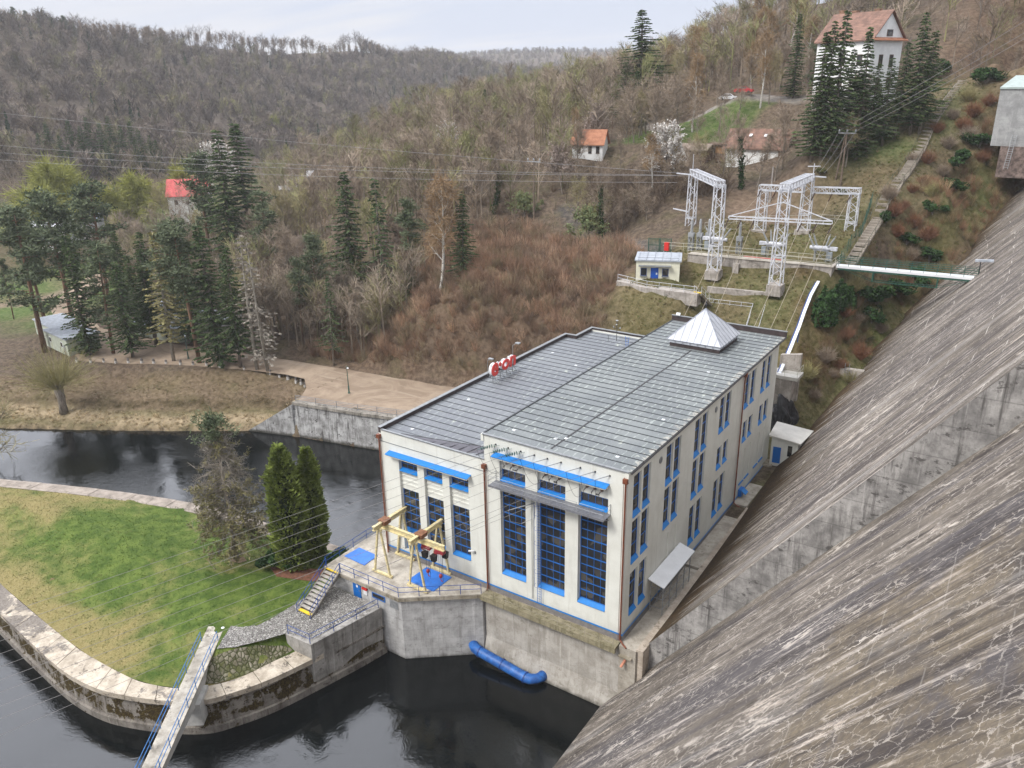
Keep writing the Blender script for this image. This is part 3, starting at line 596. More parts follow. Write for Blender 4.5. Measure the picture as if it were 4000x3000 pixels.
def wall_grid(mb, pl, rect, holes, d0, d1):
    """wall face at depth d0 with real openings that reach back to depth d1"""
    us = sorted({rect[0], rect[1], *[h[0] for h in holes], *[h[1] for h in holes]}); zs = sorted({rect[2], rect[3], *[h[2] for h in holes], *[h[3] for h in holes]})
    for a, b in zip(us[:-1], us[1:]):
        for c, d in zip(zs[:-1], zs[1:]):
            mu, mz = (a+b)/2, (c+d)/2
            if any(h[0] < mu < h[1] and h[2] < mz < h[3] for h in holes): continue
            mb.add([plane_pt(pl, a, c, d0), plane_pt(pl, b, c, d0), plane_pt(pl, b, d, d0), plane_pt(pl, a, d, d0)], [(0,1,2,3)])
    for a, b, c, d in holes:
        q = [(a,c),(b,c),(b,d),(a,d)]
        for (u0, z0), (u1, z1) in zip(q, q[1:]+q[:1]):
            mb.add([plane_pt(pl, u0, z0, d0), plane_pt(pl, u1, z1, d0), plane_pt(pl, u1, z1, d1), plane_pt(pl, u0, z0, d1)], [(3,2,1,0)])
def bx(mb, pl, u0, u1, z0, z1, d0, d1):
    a = plane_pt(pl, u0, z0, d0); b = plane_pt(pl, u1, z1, d1)
    mb.box(min(a[0],b[0]), max(a[0],b[0]), min(a[1],b[1]), max(a[1],b[1]), z0, z1)
def window(pl, u0, u1, z0, z1, depth, nx, nz, sill=.22, thick=.075, extra=None, parent=None, bars=None):
    """blue glazed frame standing in an opening; depth = distance of its face behind the wall face"""
    z0 = z0+sill
    parent = parent or ph; f = MB(); t = thick; dd = depth+.07
    bx(f, pl, u0, u0+t, z0, z1, depth, dd); bx(f, pl, u1-t, u1, z0, z1, depth, dd)
    bx(f, pl, u0+t, u1-t, z0, z0+t, depth, dd); bx(f, pl, u0+t, u1-t, z1-t, z1, depth, dd)
    for i in range(1, nx):
        u = u0+(u1-u0)*i/nx; bx(f, pl, u-.015, u+.015, z0+t, z1-t, depth+.02, dd-.006)
    for i in range(1, nz):
        z = z0+(z1-z0)*i/nz; w = .055 if (bars and i in bars) else .035
        bx(f, pl, u0+t, u1-t, z-w, z+w, depth+.006, dd-.003)
    fo = f.build('window', M_blue, parent)
    g = MB(); a = plane_pt(pl, u0+.01, z0, depth+.05); 
    g.add([plane_pt(pl, u0, z0, dd-.02), plane_pt(pl, u1, z0, dd-.02), plane_pt(pl, u1, z1, dd-.02), plane_pt(pl, u0, z1, dd-.02)], [(0,1,2,3)])
    g.build('pane', M_glass, fo)
    if sill:
        s = MB(); q = [plane_pt(pl, u0+.004, z0+.01, depth-.002), plane_pt(pl, u1-.004, z0+.01, depth-.002), plane_pt(pl, u1-.004, z0-sill+.03, -.06), plane_pt(pl, u0+.004, z0-sill+.03, -.06)]
        q2 = [(x, y, z-.05) for x, y, z in q]
        s.add(q+q2, [(0,3,2,1),(4,5,6,7),(0,1,5,4),(1,2,6,5),(2,3,7,6),(3,0,4,7)]); s.build('sill', M_sill, fo)
    return fo
wall = MB()
LB = [(-26.75,-24.2),(-23.3,-20.85),(-19.95,-17.5)]; MBAY = [(-13.6,-10.65),(-9.3,-6.25),(-4.85,-1.85)]
XL, XM = -29.32, -15.4
# left wing front
nl = [(a, b, .3 if i == 0 else 1.95, 11.62) for i, (a, b) in enumerate(LB)]
wall_grid(wall, 'y', (XL, XM, -.3, 14.3), nl, 0, .34)
for i, (a, b) in enumerate(LB):
    wall_grid(wall, 'y', nl[i], [(a+.03, b-.03, 10.05, 11.42), (a+.03, b-.03, .3 if i == 0 else 2.0, 7.8)], .34, .5)
    for k in range(3): bx(wall, 'y', a+.01, b-.01, 8.35+k*.5, 8.5+k*.5, .27, .345)
    window('y', a+.03, b-.03, 10.05, 11.42, .4, 3, 2, .2)
    window('y', a+.03, b-.03, 2.95 if i == 0 else 2.0, 7.8, .4, 3, 5 if i == 0 else 6, .0 if i == 0 else .25, bars=(1,3,5))
# door below the first tall window
dm = MB(); bx(dm, 'y', -26.7, -25.0, .3, 2.93, .36, .44); dm2 = MB(); bx(dm2, 'y', -24.98, -24.25, .3, 2.93, .38, .44)
d_ = dm.build('door', M_sill, ph); hd = MB(); bx(hd, 'y', -25.2, -25.12, 1.3, 1.5, .3, .36); hd.build('handle', M_dark, d_); dm2.build('door_side_panel', M_blue, ph)
# main hall front
nm = [(a, b, 1.82, 15.0) for a, b in MBAY]
wall_grid(wall, 'y', (XM, 0, -.3, 17.0), nm, 0, .34)
for i, (a, b) in enumerate(MBAY):
    wall_grid(wall, 'y', nm[i], [(a+.04, b-.04, 12.5, 13.66), (a+.04, b-.04, 1.9, 11.7)], .34, .5)
    window('y', a+.04, b-.04, 12.5, 13.66, .4, 4, 1, .22)
    window('y', a+.04, b-.04, 1.9, 11.7, .4, 4, 10, .3, bars=(1,3,5,7,9))
# side wall
D = 43.6; holes = []; wins = []; blind = []
for y0 in (1.2, 3.2, 8.3, 10.25, 15.45, 17.4, 22.6, 24.5, 30.95, 33.05, 37.1, 39.25): wins.append((y0, y0+1.6, 11.9, 16.1, 4, .36))
for y0 in (1.2, 3.2, 8.3, 10.25, 15.45, 17.4): wins.append((y0, y0+1.6, 7.05, 11.5, 4, .36))
for y0 in (22.75, 24.75, 31.4, 33.4, 37.5, 39.5): wins.append((y0, y0+1.5, 7.35, 10.05, 2, .32))
for y0 in (1.2, 3.2, 15.45, 17.4, 22.5, 24.45): wins.append((y0, y0+1.6, 1.4, 6.05, 4, .36))
for y0 in (8.3, 10.25, 31.6, 33.6, 37.1, 39.2): blind.append((y0, y0+1.6, 1.7, 6.1))
holes = [w[:4] for w in wins]+blind
wall_grid(wall, 'x', (0, D, -.3, 16.72), holes, 0, .3)
for b in blind: wall.add([plane_pt('x', b[0], b[2], .07), plane_pt('x', b[1], b[2], .07), plane_pt('x', b[1], b[3], .07), plane_pt('x', b[0], b[3], .07)], [(0,1,2,3)])
for y0, y1, z0, z1, nz, s in wins: window('x', y0, y1, z0, z1, .22, 1, 3 if nz == 4 else 2, s, .05, bars=(2,) if nz == 4 else ())
for i, b in enumerate(blind[2:]):
    s = MB(); bx(s, 'x', b[0], b[1], b[2]-.12, b[2], -.12, .05); s.build('sill', M_sill, ph)
# remaining walls: left side, rear, step, upper wall over the lower roof
wall.add([(XL,0,-.3),(XL,39.2,-2.5),(XL,39.2,14.3),(XL,0,14.3)], [(0,3,2,1)])
wall.add([(XL,39.2,-2.5),(-27.6,39.2,-2.5),(-27.6,39.2,14.3),(XL,39.2,14.3)], [(0,1,2,3)][::1]); wall.add([(-27.6,39.2,-2.5),(-27.6,D,-2.5),(-27.6,D,14.3),(-27.6,39.2,14.3)], [(0,3,2,1)])
wall.add([(-27.6,D,-2.5),(0,D,-2.5),(0,D,16.7),(XM,D,16.7),(XM,D,14.3),(-27.6,D,14.3)], [(0,5,4,3,2,1)])
wall.add([(XM,0,13.8),(XM,D,13.8),(XM,D,17.0),(XM,0,17.0)], [(0,1,2,3)])
# parapet band returned to the side, string course on the left wing
wall.box(-.25, .12, -.12, .16, 16.1, 17.0); wall.box(XM-.28, XM+.02, -.1, .3, 16.3, 17.0)
wo = wall.build('wall', M_plaster, ph)
mb = MB(); mb.box(XL, XM, -.03, 0, 12.93, 13.0); mb.build('string_course', M_greycap, ph)
mb = MB(); mb.box(XL-.05, 0, -.06, -.004, -.72, 0); mb.box(.004, .06, -.06, D, -.72, .02); mb.build('plinth', M_plinth, ph)
mb = MB(); mb.box(XL-.06, .09, -.09, -.06, -.02, .13); mb.box(.06, .09, -.06, D, .02, .16); mb.build('blue_base_line', M_sill, ph)
# canopies
def canopy(x0, x1, z):
    c = MB(); c.add([(x0,0,z+.36),(x1,0,z+.36),(x1,-.75,z+.2),(x0,-.75,z+.2),(x0,0,z+.3),(x1,0,z+.3),(x1,-.75,z+.14),(x0,-.75,z+.14)], [(0,1,2,3)[::-1],(4,5,6,7),(0,4,7,3),(1,2,6,5),(2,3,7,6)])
    o = c.build('canopy', M_sill, ph); b = MB(); b.add([(x0+.1,0,z-.02),(x1-.1,0,z-.02),(x1-.1,-.66,z-.02),(x0+.1,-.66,z-.02),(x0+.1,0,z+.298),(x1-.1,0,z+.298),(x1-.1,-.66,z+.155),(x0+.1,-.66,z+.155)], [(0,1,2,3),(7,6,5,4),(0,3,7,4),(3,2,6,7),(2,1,5,6)]); b.build('soffit', M_plaster, o)
canopy(-28.0, -17.1, 11.75); canopy(-14.1, -1.75, 15.06)
# roofs
M_roof = mat_roof(); M_seam = simple('seam_felt', (.05,.055,.06), .7, .2, 2)
mb = MB(); mb.prism([(XM-.05,.12),(.2,.12),(.2,45.5),(XM-.05,45.5)], 16.78, 17.06); r1 = mb.build('roof', M_roof, ph)
mb = MB(); mb.box(XM-.1, .1, -.16, .12, 17.0, 17.1); mb.build('edge_flashing', M_greycap, r1)
mb = MB(); mb.box(XM-.2, .3, 45.35, 45.6, 17.0, 17.75); mb.build('parapet', M_brownpar, r1)
mb = MB(); mb.box(XM-.25, .35, 45.3, 45.66, 17.75, 17.82); mb.build('parapet_cap', M_greycap, r1)
mb = MB()
for k in range(34): mb.box(XM-.02, .18, 1.27+1.3*k, 1.34+1.3*k, 17.06, 17.11)
mb.build('seams', M_seam, r1)
mb = MB(); mb.box(XM-.12, XM+.04, .14, 45.3, 17.06, 17.14); mb.build('edge_strip', M_seam, r1)
mb = MB(); mb.tube([(.28,.1,16.9),(.28,45.5,16.93)], .085, 8); mb.build('gutter', M_dark, r1)
mb = MB(); mb.box(-8.16, -8.0, .5, 34, 17.06, 17.1); mb.build('ridge_seam', M_dark, r1)
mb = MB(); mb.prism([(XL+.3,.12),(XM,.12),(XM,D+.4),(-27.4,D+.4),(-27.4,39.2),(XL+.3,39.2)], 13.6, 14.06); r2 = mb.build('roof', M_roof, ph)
mb = MB()
for (x0,x1,y0,y1) in [(XL-.02,XL+.3,-.02,39.4),(XL+.3,-27.3,39.1,39.42),(-27.62,-27.3,39.42,D+.5),(-27.3,XM,D+.2,D+.5)]: mb.box(x0, x1, y0, y1, 13.9, 14.5)
mb.build('parapet', M_brownpar, r2)
mb = MB()
for (x0,x1,y0,y1) in [(XL-.1,XL+.36,-.06,39.5),(XL+.36,-27.24,39.04,39.5),(-27.7,-27.24,39.5,D+.58),(-27.24,XM,D+.14,D+.58)]: mb.box(x0, x1, y0, y1, 14.5, 14.56)
mb.box(XL+.36, XM, -.1, .14, 14.28, 14.38); mb.build('parapet_cap', M_greycap, r2)
mb = MB()
for k in range(2, 34): y = .0+1.3*k; mb.box(XL+.32 if y < 39 else -27.2, XM-.02, y-.035, y+.035, 14.06, 14.105)
mb.build('seams', M_seam, r2)
mb = MB(); mb.add([(-26.5,.16,14.3),(XM-.02,.16,13.95),(XM-.02,3.0,14.12),(-17.2,2.6,14.12)], [(0,1,2,3)])
for k in range(9):
    x = -25.2+k*1.1; t_ = (x+26.5)/9.3; mb.bar((x+.5,.2,14.32-.03*k), (x+1.0, .2+2.4*min(1,(t_+.06)), 14.16), .05, .05)
mb.build('valley_sheet', simple('dark_zinc_sheet', (.085,.08,.095), .55, .15, 1.5), r2)
mb = MB(); mb.tube([(-26.45,.3,14.3),(-17.2,2.62,14.14),(XM-.05,3.05,14.14)], .035, 5); mb.build('valley_seam', M_dark, r2)
# pyramid skylight
mb = MB(); mb.box(-11.2, -4.7, 34.5, 41.0, 17.06, 17.55); py = mb.build('skylight', M_brownpar, ph)
mb = MB(); mb.box(-11.3, -4.6, 34.4, 41.1, 17.55, 18.0)
A = (-7.95, 37.75, 21.6); q = [(-11.5,34.2,17.98),(-4.4,34.2,17.98),(-4.4,41.3,17.98),(-11.5,41.3,17.98)]
mb.add(q+[A], [(0,1,4),(1,2,4),(2,3,4),(3,0,4),(3,2,1,0)]); pyb = mb; mb = MB()
for i in range(4):
    a, b = Vector(q[i]), Vector(q[(i+1)%4]); mb.bar(a, A, .09, .1)
    for k in range(1, 8):
        p = a.lerp(b, k/8); m_ = min(k, 8-k)/4; e = p.lerp((a+b)/2+(Vector(A)-(a+b)/2), 0) ; mid = (a+b)/2; tip = Vector(A); nrm = (tip-mid)
        mb.bar(p, p+nrm*m_*.985, .05, .09)
    for k in range(7):
        p = a.lerp(b, k/7); 
        if k: mb.bar((p.x*.97-.238,p.y*.97+1.13,17.56), (p.x*.97-.238,p.y*.97+1.13,17.98), .06, .06)
mb.build('seams', simple('pale_zinc', (.3,.315,.36), .4, .1, 2, metallic=.3), py); pyb.build('pyramid', simple('white_zinc_sheet', (.47,.485,.53), .4, .08, .9), py)
mb = MB(); mb.tube([A, (A[0],A[1],22.0)], .06, 6); mb.lathe((A[0],A[1],21.95), [(.03,0),(.16,.08),(.16,.2),(.03,.3),(.12,.42),(.12,.5),(.02,.6),(.02,.95)], 8); mb.build('finial', M_dark, py)
# downpipes
def downpipe(x, y, z0, z1, dx, dy, shoe):
    p = MB(); p.box(x-.22, x+.22, y-.2, y+.16, z1-.1, z1+.35); p.tube([(x,y,z1),(x,y,z0+.3),(x+shoe[0]*.5,y+shoe[1]*.5,z0+.05),(x+shoe[0],y+shoe[1],z0)], .085, 8); p.tube([(x+dx,y+dy,z1),(x+dx,y+dy,z0+.1)], .025, 5)
    p.build('downpipe', M_copper, ph)
downpipe(XL+.1, -.16, -.6, 13.4, .2, 0, (.3,-.3)); downpipe(XM+.05, -.16, -.6, 13.5, .22, 0, (0,-.2)); downpipe(-.12, -.18, -.7, 16.1, -.2, .02, (.9,-.5)); downpipe(.2, 29.9, -.3, 16.55, 0, .2, (.8,-.1))
mb = MB(); mb.box(.0, .05, 20.85, 21.6, 15.0, 15.8); mb.v = []; mb.f = []; mb.lathe((.02,21.25,15.4), [(.34,0),(.34,.05),(.2,.06),(.2,.02)], 16, (1,0,0)); mb.build('vent', M_greycap, ph); mb = MB(); mb.lathe((.02,6.9,15.35), [(.34,0),(.34,.05),(.2,.06),(.2,.02)], 16, (1,0,0)); mb.build('vent', M_greycap, ph)
# catwalk
cw = thing('catwalk', (-7.8,-.7,12.4), 'grey steel maintenance catwalk with railing across the tall hall windows', 'catwalk')
mb = MB(); mb.box(-14.05, -1.55, -1.35, -.02, 12.38, 12.44); mb.box(-14.05, -1.55, -1.39, -1.35, 12.3, 12.52)
for k in range(8): x = -13.8+k*1.72; mb.bar((x,-.0,11.75),(x,-1.3,12.36),.05,.05); mb.box(x-.03, x+.03, -1.35, 0, 12.3, 12.38)
mb.build('platform', simple('grey_grating', (.23,.235,.26), .5, .12, 4, metallic=.3), cw)
mb = MB()
for z in (12.95, 13.45): mb.tube([(-14.02,-.05,z),(-14.02,-1.33,z),(-1.58,-1.33,z),(-1.58,-.05,z)], .022, 5)
for k in range(10): x = -14.02+k*(12.44/9); mb.tube([(x,-1.33,12.4),(x,-1.33,13.45)], .022, 5)
for x in (-14.02,-1.58): mb.tube([(x,-.05,12.4),(x,-.05,13.45)], .022, 5)
mb.build('railing', M_galv, cw)
# caged ladder
ld = thing('caged_ladder', (-9.0,-.3,.2), 'blue caged ladder climbing beside the middle tall hall window', 'ladder')
mb = MB()
for x in (-9.22,-8.78): mb.tube([(x,-.22,.15),(x,-.22,12.4)], .025, 5)
for k in range(41): mb.tube([(-9.22,-.22,.4+k*.29),(-8.78,-.22,.4+k*.29)], .016, 5)
mb.build('rungs', M_blue, ld)
mb = MB()
for z in (2.4,4.0,5.6,7.2,8.8,10.4,11.4):
    mb.tube([(-9.0+.42*math.cos(a), -.22-.62*abs(math.sin(a)), z) for a in np.linspace(0, math.pi, 9)], .016, 4)
for a in (.5,1.2,1.95,2.64): mb.tube([(-9.0+.42*math.cos(a), -.22-.62*math.sin(a), 2.4),(-9.0+.42*math.cos(a), -.22-.62*math.sin(a), 11.6)], .013, 4)
mb.build('cage', M_navy, ld)
for x in (-9.95,-9.8):                                        # cable conduits beside it
    mb = MB(); mb.tube([(x,-.03,.3),(x,-.03,11.9)], .018, 5); tag(mb.build('cable_conduit', M_greycap), 'thin grey cable conduit running up the pier beside the blue caged ladder', 'conduit', 'cable conduits beside the caged ladder')
# wall bushings under the canopy and their loops; line anchors on the parapet
bush = [(-12.75,14.65),(-11.99,14.65),(-11.26,14.65),(-8.39,14.65),(-7.66,14.65),(-6.9,14.65),(-4.01,14.65),(-3.23,14.65),(-2.51,14.65)]
for i, (x, z) in enumerate(bush):
    t = thing('wall_bushing', (x,.34,z), 'round brown porcelain wall bushing in the row under the long blue canopy of the hall', 'insulator', 'wall bushings under the hall canopy')
    mb = MB(); mb.lathe((x,.34,z), [(.3,0),(.3,.08),(.16,.1),(.22,.18),(.1,.2),(.18,.3),(.08,.34),(.13,.42),(.05,.5)], 10, (0,-1,-.35)); mb.build('porcelain', M_insul, t)
    mb = MB(); mb.lathe((x-.06,-.12,z-.2), [(.03,0),(.05,.05),(.05,.3),(.02,.35)], 6, (-.2,-1,-.5)); mb.build('terminal', M_dark, t)
LINE_DIR = Vector((-.62,-.76,.0))
LINE_END = []
anch = [(-13.97,16.25),(-12.52,16.25),(-11.1,16.25),(-9.59,16.25),(-8.16,16.25),(-6.71,16.25),(-4.7,16.25),(-3.21,16.25),(-1.75,16.25)]
for i, (x, z) in enumerate(anch):
    gl = i < 3; e = Vector((x,0,z))+Vector((-.72,-.85,-.17))*(1.7 if gl else 1.25); LINE_END.append(e)
    t = thing('line_anchor', (x,0,z), ('string of green glass discs anchoring a line at the left end of the hall parapet' if gl else 'thin grey rod insulator anchoring a line to the hall parapet'), 'insulator', 'green glass strain insulators' if gl else 'rod insulators on the parapet')
    if gl:
        for s in (0, .42):
            a = Vector((x+s,0,z)); d = (e-a); mb = MB(); mb.tube([a, e], .015, 4)
            for k in range(6): mb.lathe(a+d*(.22+.11*k), [(.02,-.03),(.13,-.02),(.15,.03),(.03,.05)], 8, d)
            mb.build('disc_string', M_greenglass, t)
    else:
        mb = MB(); mb.tube([(x,0,z), Vector((x,0,z)).lerp(e, .25), e], [.05,.04,.028], 6); mb.build('rod', M_greycap, t)
    mb = MB(); mb.lathe((x,-.0,z), [(.09,0),(.09,.05),(.04,.08),(.04,.16)], 6, (0,-1,0)); mb.build('eyebolt', M_dark, t)
    b = bush[i]; B = Vector((b[0]-.1,-.3,b[1]-.35)); pts = []
    for k in range(13):
        u = k/12; p = e.lerp(B, u); sag = 1.5*math.sin(math.pi*u)**.8; pts.append((p.x, p.y, p.z-sag))
    mb = MB(); mb.tube(pts, .02, 4); mb.build('jumper_loop', M_dark, t)
mb = MB(); mb.box(-12.6,-12.2,-.02,.0,13.72,13.9); mb.v = []; mb.f = []
for x in (-12.3,-7.7,-3.3):                                       # small bay plates
    mb = MB(); mb.box(x, x+.17, .3, .335, 13.78, 13.9); mb.box(x+.21, x+.38, .3, .335, 13.78, 13.9); mb.build('bay_plate', M_dark, ph)
# security camera
t = thing('security_camera', (-16.9,0,3.3), 'small white security camera on the wall beside the left wing windows', 'camera')
mb = MB(); mb.box(-16.98,-16.86,-.1,0,3.1,3.35); mb.bar((-16.92,-.05,3.3),(-17.1,-.3,3.45),.04,.04); mb.build('bracket', M_greycap, t)
mb = MB(); mb.bar((-16.95,-.2,3.5),(-17.5,-.42,3.42),.14,.13); mb.build('housing', M_white, t)
# roof bits
RD = [(-13.33,2.18,17.06),(-8.87,2.6,17.06),(-7.99,3.07,17.1),(-2.15,2.19,17.06),(-2.13,12.14,17.06),(-26.52,2.24,14.06),(-26.51,12.28,14.06),(-27.01,32.03,14.06),(-21.74,29.12,14.06),(-3.4,27.5,17.06),(-12.3,43.6,17.06)]
for i, (x, y, z) in enumerate(RD):
    t = thing('roof_anchor', (x,y,z), 'small white square fall-arrest anchor plate on the grey roofing', 'anchor', 'anchor plates scattered over the roofs')
    mb = MB(); mb.box(x-.15,x+.15,y-.15,y+.15,z,z+.04); mb.build('plate', M_white, t)
    mb = MB(); mb.tube([(x,y,z+.05),(x,y,z+(.55 if i in (0,3) else .18))], .022, 5); mb.build('stud', M_galv, t)
t = thing('weather_mast', (-22,41.2,14.06), 'slender dark weather mast with instruments on the left wing roof', 'mast')
mb = MB(); mb.tube([(-22,41.2,14.06),(-22,41.2,17.0)], .045, 6); mb.bar((-22.5,41.2,15.9),(-21.5,41.2,15.9),.04,.04); mb.bar((-22.4,41.2,15.2),(-21.6,41.2,15.2),.04,.04); mb.tube([(-23,40.6,14.06),(-23,40.6,14.9)],.03,5); mb.build('pole', M_dark, t)
mb = MB(); mb.lathe((-22,41.2,16.95), [(.05,0),(.2,.06),(.2,.14),(.05,.2)], 8); mb.lathe((-22.5,41.2,15.9), [(.03,0),(.1,.05),(.1,.25),(.02,.3)], 7); mb.lathe((-21.5,41.2,15.9), [(.03,0),(.1,.05),(.1,.2),(.02,.25)], 7); mb.lathe((-22,41.05,16.4), [(.02,0),(.13,.05),(.13,.1),(.02,.2)], 7); mb.build('instruments', M_galv, t)
t = thing('blue_rack', (-19.1,38.6,14.06), 'slim blue metal rack standing on the left wing roof', 'rack')
mb = MB()
for dx in (-.22,.22): mb.tube([(-19.1+dx*.5,38.6,14.06),(-19.1+dx*1.3,38.6,15.9)], .025, 5)
for k in range(5): mb.bar((-19.1-.14-.03*k,38.6,14.35+k*.33),(-19.1+.14+.03*k,38.6,14.35+k*.33),.03,.03)
mb.build('frame', M_blue, t)
for i, (x, y, z, nm_) in enumerate([(-14.6,45.3,17.82,'small grey floodlight on the rear parapet of the hall')]):
    t = thing('floodlight', (x,y,z), nm_, 'floodlight'); mb = MB(); mb.bar((x,y,z),(x,y,z+.15),.06,.06); mb.build('bracket', M_dark, t); mb = MB(); mb.obox((x,y-.1,z+.25),(1,0,0),(0,.8,-.6),(0,.6,.8),.3,.08,.2); mb.build('lamp_head', M_galv, t)
# lettering on the roof
sg = thing('roof_sign', (-27.5,20.6,14.06), 'red e·on lettering with white edges on a low steel frame at the roof edge', 'sign')
def text_mesh(body, size, off, ext, shear=.12):
    cu = bpy.data.curves.new('t', 'FONT'); cu.body = body; cu.size = size; cu.offset = off; cu.extrude = ext; cu.shear = shear; cu.resolution_u = 5; cu.space_character = 1.02
    o = bpy.data.objects.new('t', cu); COL.objects.link(o); bpy.context.view_layer.update()
    me = bpy.data.meshes.new_from_object(o.evaluated_get(bpy.context.evaluated_depsgraph_get()))
    bpy.data.objects.remove(o); bpy.data.curves.remove(cu); return me
for nm_, off, ext, mat, x, col in (('letter_sides', .035, .2, M_white, -27.62, 0), ('letter_faces', .095, .03, simple('red_sign_face', (.66,.055,.042), .35, .04, 2), -27.33, 1)):
    me = text_mesh('e\u00b7on', 2.55, off, ext)
    vs = np.array([v.co[:] for v in me.vertices]); x0, x1 = vs[:,0].min(), vs[:,0].max(); k = 5.3/(x1-x0)
    for v in me.vertices:
        c = v.co.copy(); e_ = .16 if c.x < x0+(x1-x0)*.36 else 0
        zz_ = c.y*(1.22 if e_ else 1.0)
        v.co = (x+27.5+c.z, (c.x-x0)*k-2.4, zz_+.95+ (0.0 if not e_ else -.12))
    me.materials.clear(); me.materials.append(mat); add_obj(nm_, me, sg)
mb = MB()
for y in (18.6,20.2,21.6,22.9):
    mb.bar((-27.5,y,14.06),(-27.5,y,15.1),.09,.09); mb.bar((-26.5,y,14.06),(-27.5,y,15.0),.07,.07); mb.box(-28,-26.3,y-.05,y+.05,14.06,14.14)
mb.bar((-27.55,18.0,14.95),(-27.55,23.2,14.95),.1,.1); mb.bar((-27.55,18.2,16.2),(-27.55,23.2,16.2),.06,.06)
mb.tube([(-27.8,18.0,15),(-27.8,18.0,16.9),(-27.3,17.9,17.3)],.03,5); mb.tube([(-27.7,23.3,15),(-27.7,23.4,17.4),(-27.2,23.6,17.7)],.03,5)
mb.build('frame', M_galv, sg)
mb = MB(); mb.box(-27.5,-26.9,17.7,18.1,17.2,17.35); mb.box(-27.4,-26.8,23.4,23.9,17.65,17.78); mb.build('lamp', M_galv, sg)
# side door canopy
aw = thing('lean_to_canopy', (1.2,9,-.6), 'white sloping canopy roof over a steel cage against the side wall', 'canopy')
mb = MB(); mb.add([(.06,5.3,3.2),(1.75,5.3,2.72),(1.75,13.1,2.72),(.06,13.1,3.2),(.06,5.3,3.1),(1.75,5.3,2.62),(1.75,13.1,2.62),(.06,13.1,3.1)], [(0,1,2,3),(7,6,5,4),(0,4,5,1),(1,5,6,2),(2,6,7,3)]); mb.build('roof', M_white, aw)
mb = MB()
for y in (5.5,7.2,9,10.8,12.3):
    for x in (.3,1.6): mb.bar((x,y,-.6),(x,y,2.6 if x > 1 else 3.1),.07,.07)
    mb.bar((.3,y,3.0),(1.6,y,2.6),.07,.07); mb.bar((.3,y,-.5),(1.6,y,2.4),.04,.04)
for z in (.1,1.2,2.3): mb.bar((1.6,5.5,z),(1.6,12.3,z),.05,.05); mb.bar((.3,5.5,z),(1.6,5.5,z),.05,.05)
mb.build('cage', M_galv, aw)
t = thing('wall_cabinet', (.06,32,.3), 'small blue cabinet with open flap low on the side wall', 'cabinet'); mb = MB(); mb.box(.06,.5,31.6,32.7,.1,1.0); mb.build('body', M_blue, t); mb = MB(); mb.obox((.75,32.1,.75),(0,1,0),(.8,0,-.6),(.6,0,.8),.5,.35,.04); mb.build('flap', M_sill, t)
# path along the side wall
pth = MB()
for y0, y1, z in [(-.6,14.9,-.72),(15,29.9,-.45),(30,43,-.1)]: pth.box(.06, 1.75, y0, y1, -9 if y0 < 0 else -3, z)
tag(pth.build('side_path', M_beigepath), kind='structure')
pth = MB(); pth.prism([(1.75,-.55),(2.45,-.55),(2.6,15),(2.3,30),(1.75,30)], -9, [-.5,-.5,-.5,-.2,-.2]); t = thing('side_kerb', (2,10,-3), 'worn pale concrete kerb between the side path and the dam', 'kerb'); pth.build('kerb', mat_concrete('pinkish_kerb', (.3,.25,.2), (.5,.43,.36), (.12,.09,.06), .6, vert=False), t)
pth = MB(); pth.box(-.6, 1.1, 41.5, 43.4, -2, .35); t = thing('concrete_step', (.3,42,-1), 'pale concrete step at the far end of the side path by the shed', 'step'); pth.build('step', M_rimc, t)
# shed
sh = thing('shed', (2.4,44.5,.4), 'small cream shed with a blue door at the far corner of the building', 'shed')
mb = MB(); mb.prism([(.7,42.2),(4.05,42.55),(4.3,47),(.2,46.6)], [-.5]*4, [4.35,3.9,3.9,4.35]); mb.build('wall', M_plaster, sh)
mb = MB(); mb.prism([(.35,41.85),(4.45,42.2),(4.75,47.3),(-.1,46.9)], [4.36,3.92,3.92,4.36], [4.55,4.1,4.1,4.55]); mb.build('roof', simple('pale_roof_slab', (.55,.53,.49), .8, .06, .8), sh)
mb = MB(); mb.obox((1.5,42.27,1.75),(1,.104,0),(-.104,1,0),(0,0,1),.5,.05,1.15); mb.build('door', M_blue, sh)
mb = MB(); mb.obox((3.1,42.43,2.6),(1,.104,0),(-.104,1,0),(0,0,1),.28,.05,.75); mb.build('window', M_glass, sh)
# facade base: ledge, quay wall
fw_ = thing('tailrace_wall', (-7,-1,-10), 'tall grey concrete wall below the hall front with a mossy railed ledge', 'wall')
mb = MB(); mb.box(-15.6, .0, -.35, .05, -11, -.95); mb.add([(-15.6,-.35,-6.3),(0,-.35,-6.3),(0,-1.05,-9.5),(-15.6,-1.05,-9.5),(-15.6,0,-9.5),(0,0,-9.5)], [(0,3,2,1),(0,4,3),(1,2,5)]); mb.box(0, 1.2, -.5, .05, -11, -.95); mb.prism([(.0,-.55),(1.95,-.55),(1.7,.05),(.0,.05)], -11, -.75)
mb.build('wall', mat_concrete('tailrace_concrete', (.3,.275,.24), (.47,.44,.4), (.16,.14,.11), .5, dark_low=WATER), fw_)
mb = MB(); mb.box(-15.6, -.1, -1.25, 0, -1.0, -.73); mb.box(-15.6, -.1, -1.25, -1.05, -1.35, -1.0); mb.build('ledge', mat_concrete('mossy_ledge', (.17,.15,.09), (.33,.29,.2), (.075,.07,.03), .65), fw_)
mb = MB()
for k in range(12): x = -15.0+k*1.24; mb.box(x, x+.16, -1.0, -.34, -1.3, -1.0)
mb.build('bracket', M_dark, fw_)
mb = MB()
for z in (-.25,.3): mb.tube([(-15.4,-1.2,z),(-.3,-1.2,z)], .02, 5)
for k in range(11): x = -15.4+k*1.51; mb.tube([(x,-1.2,-1.0),(x,-1.2,.3)], .022, 5)
mb.build('railing', M_rimc, fw_)
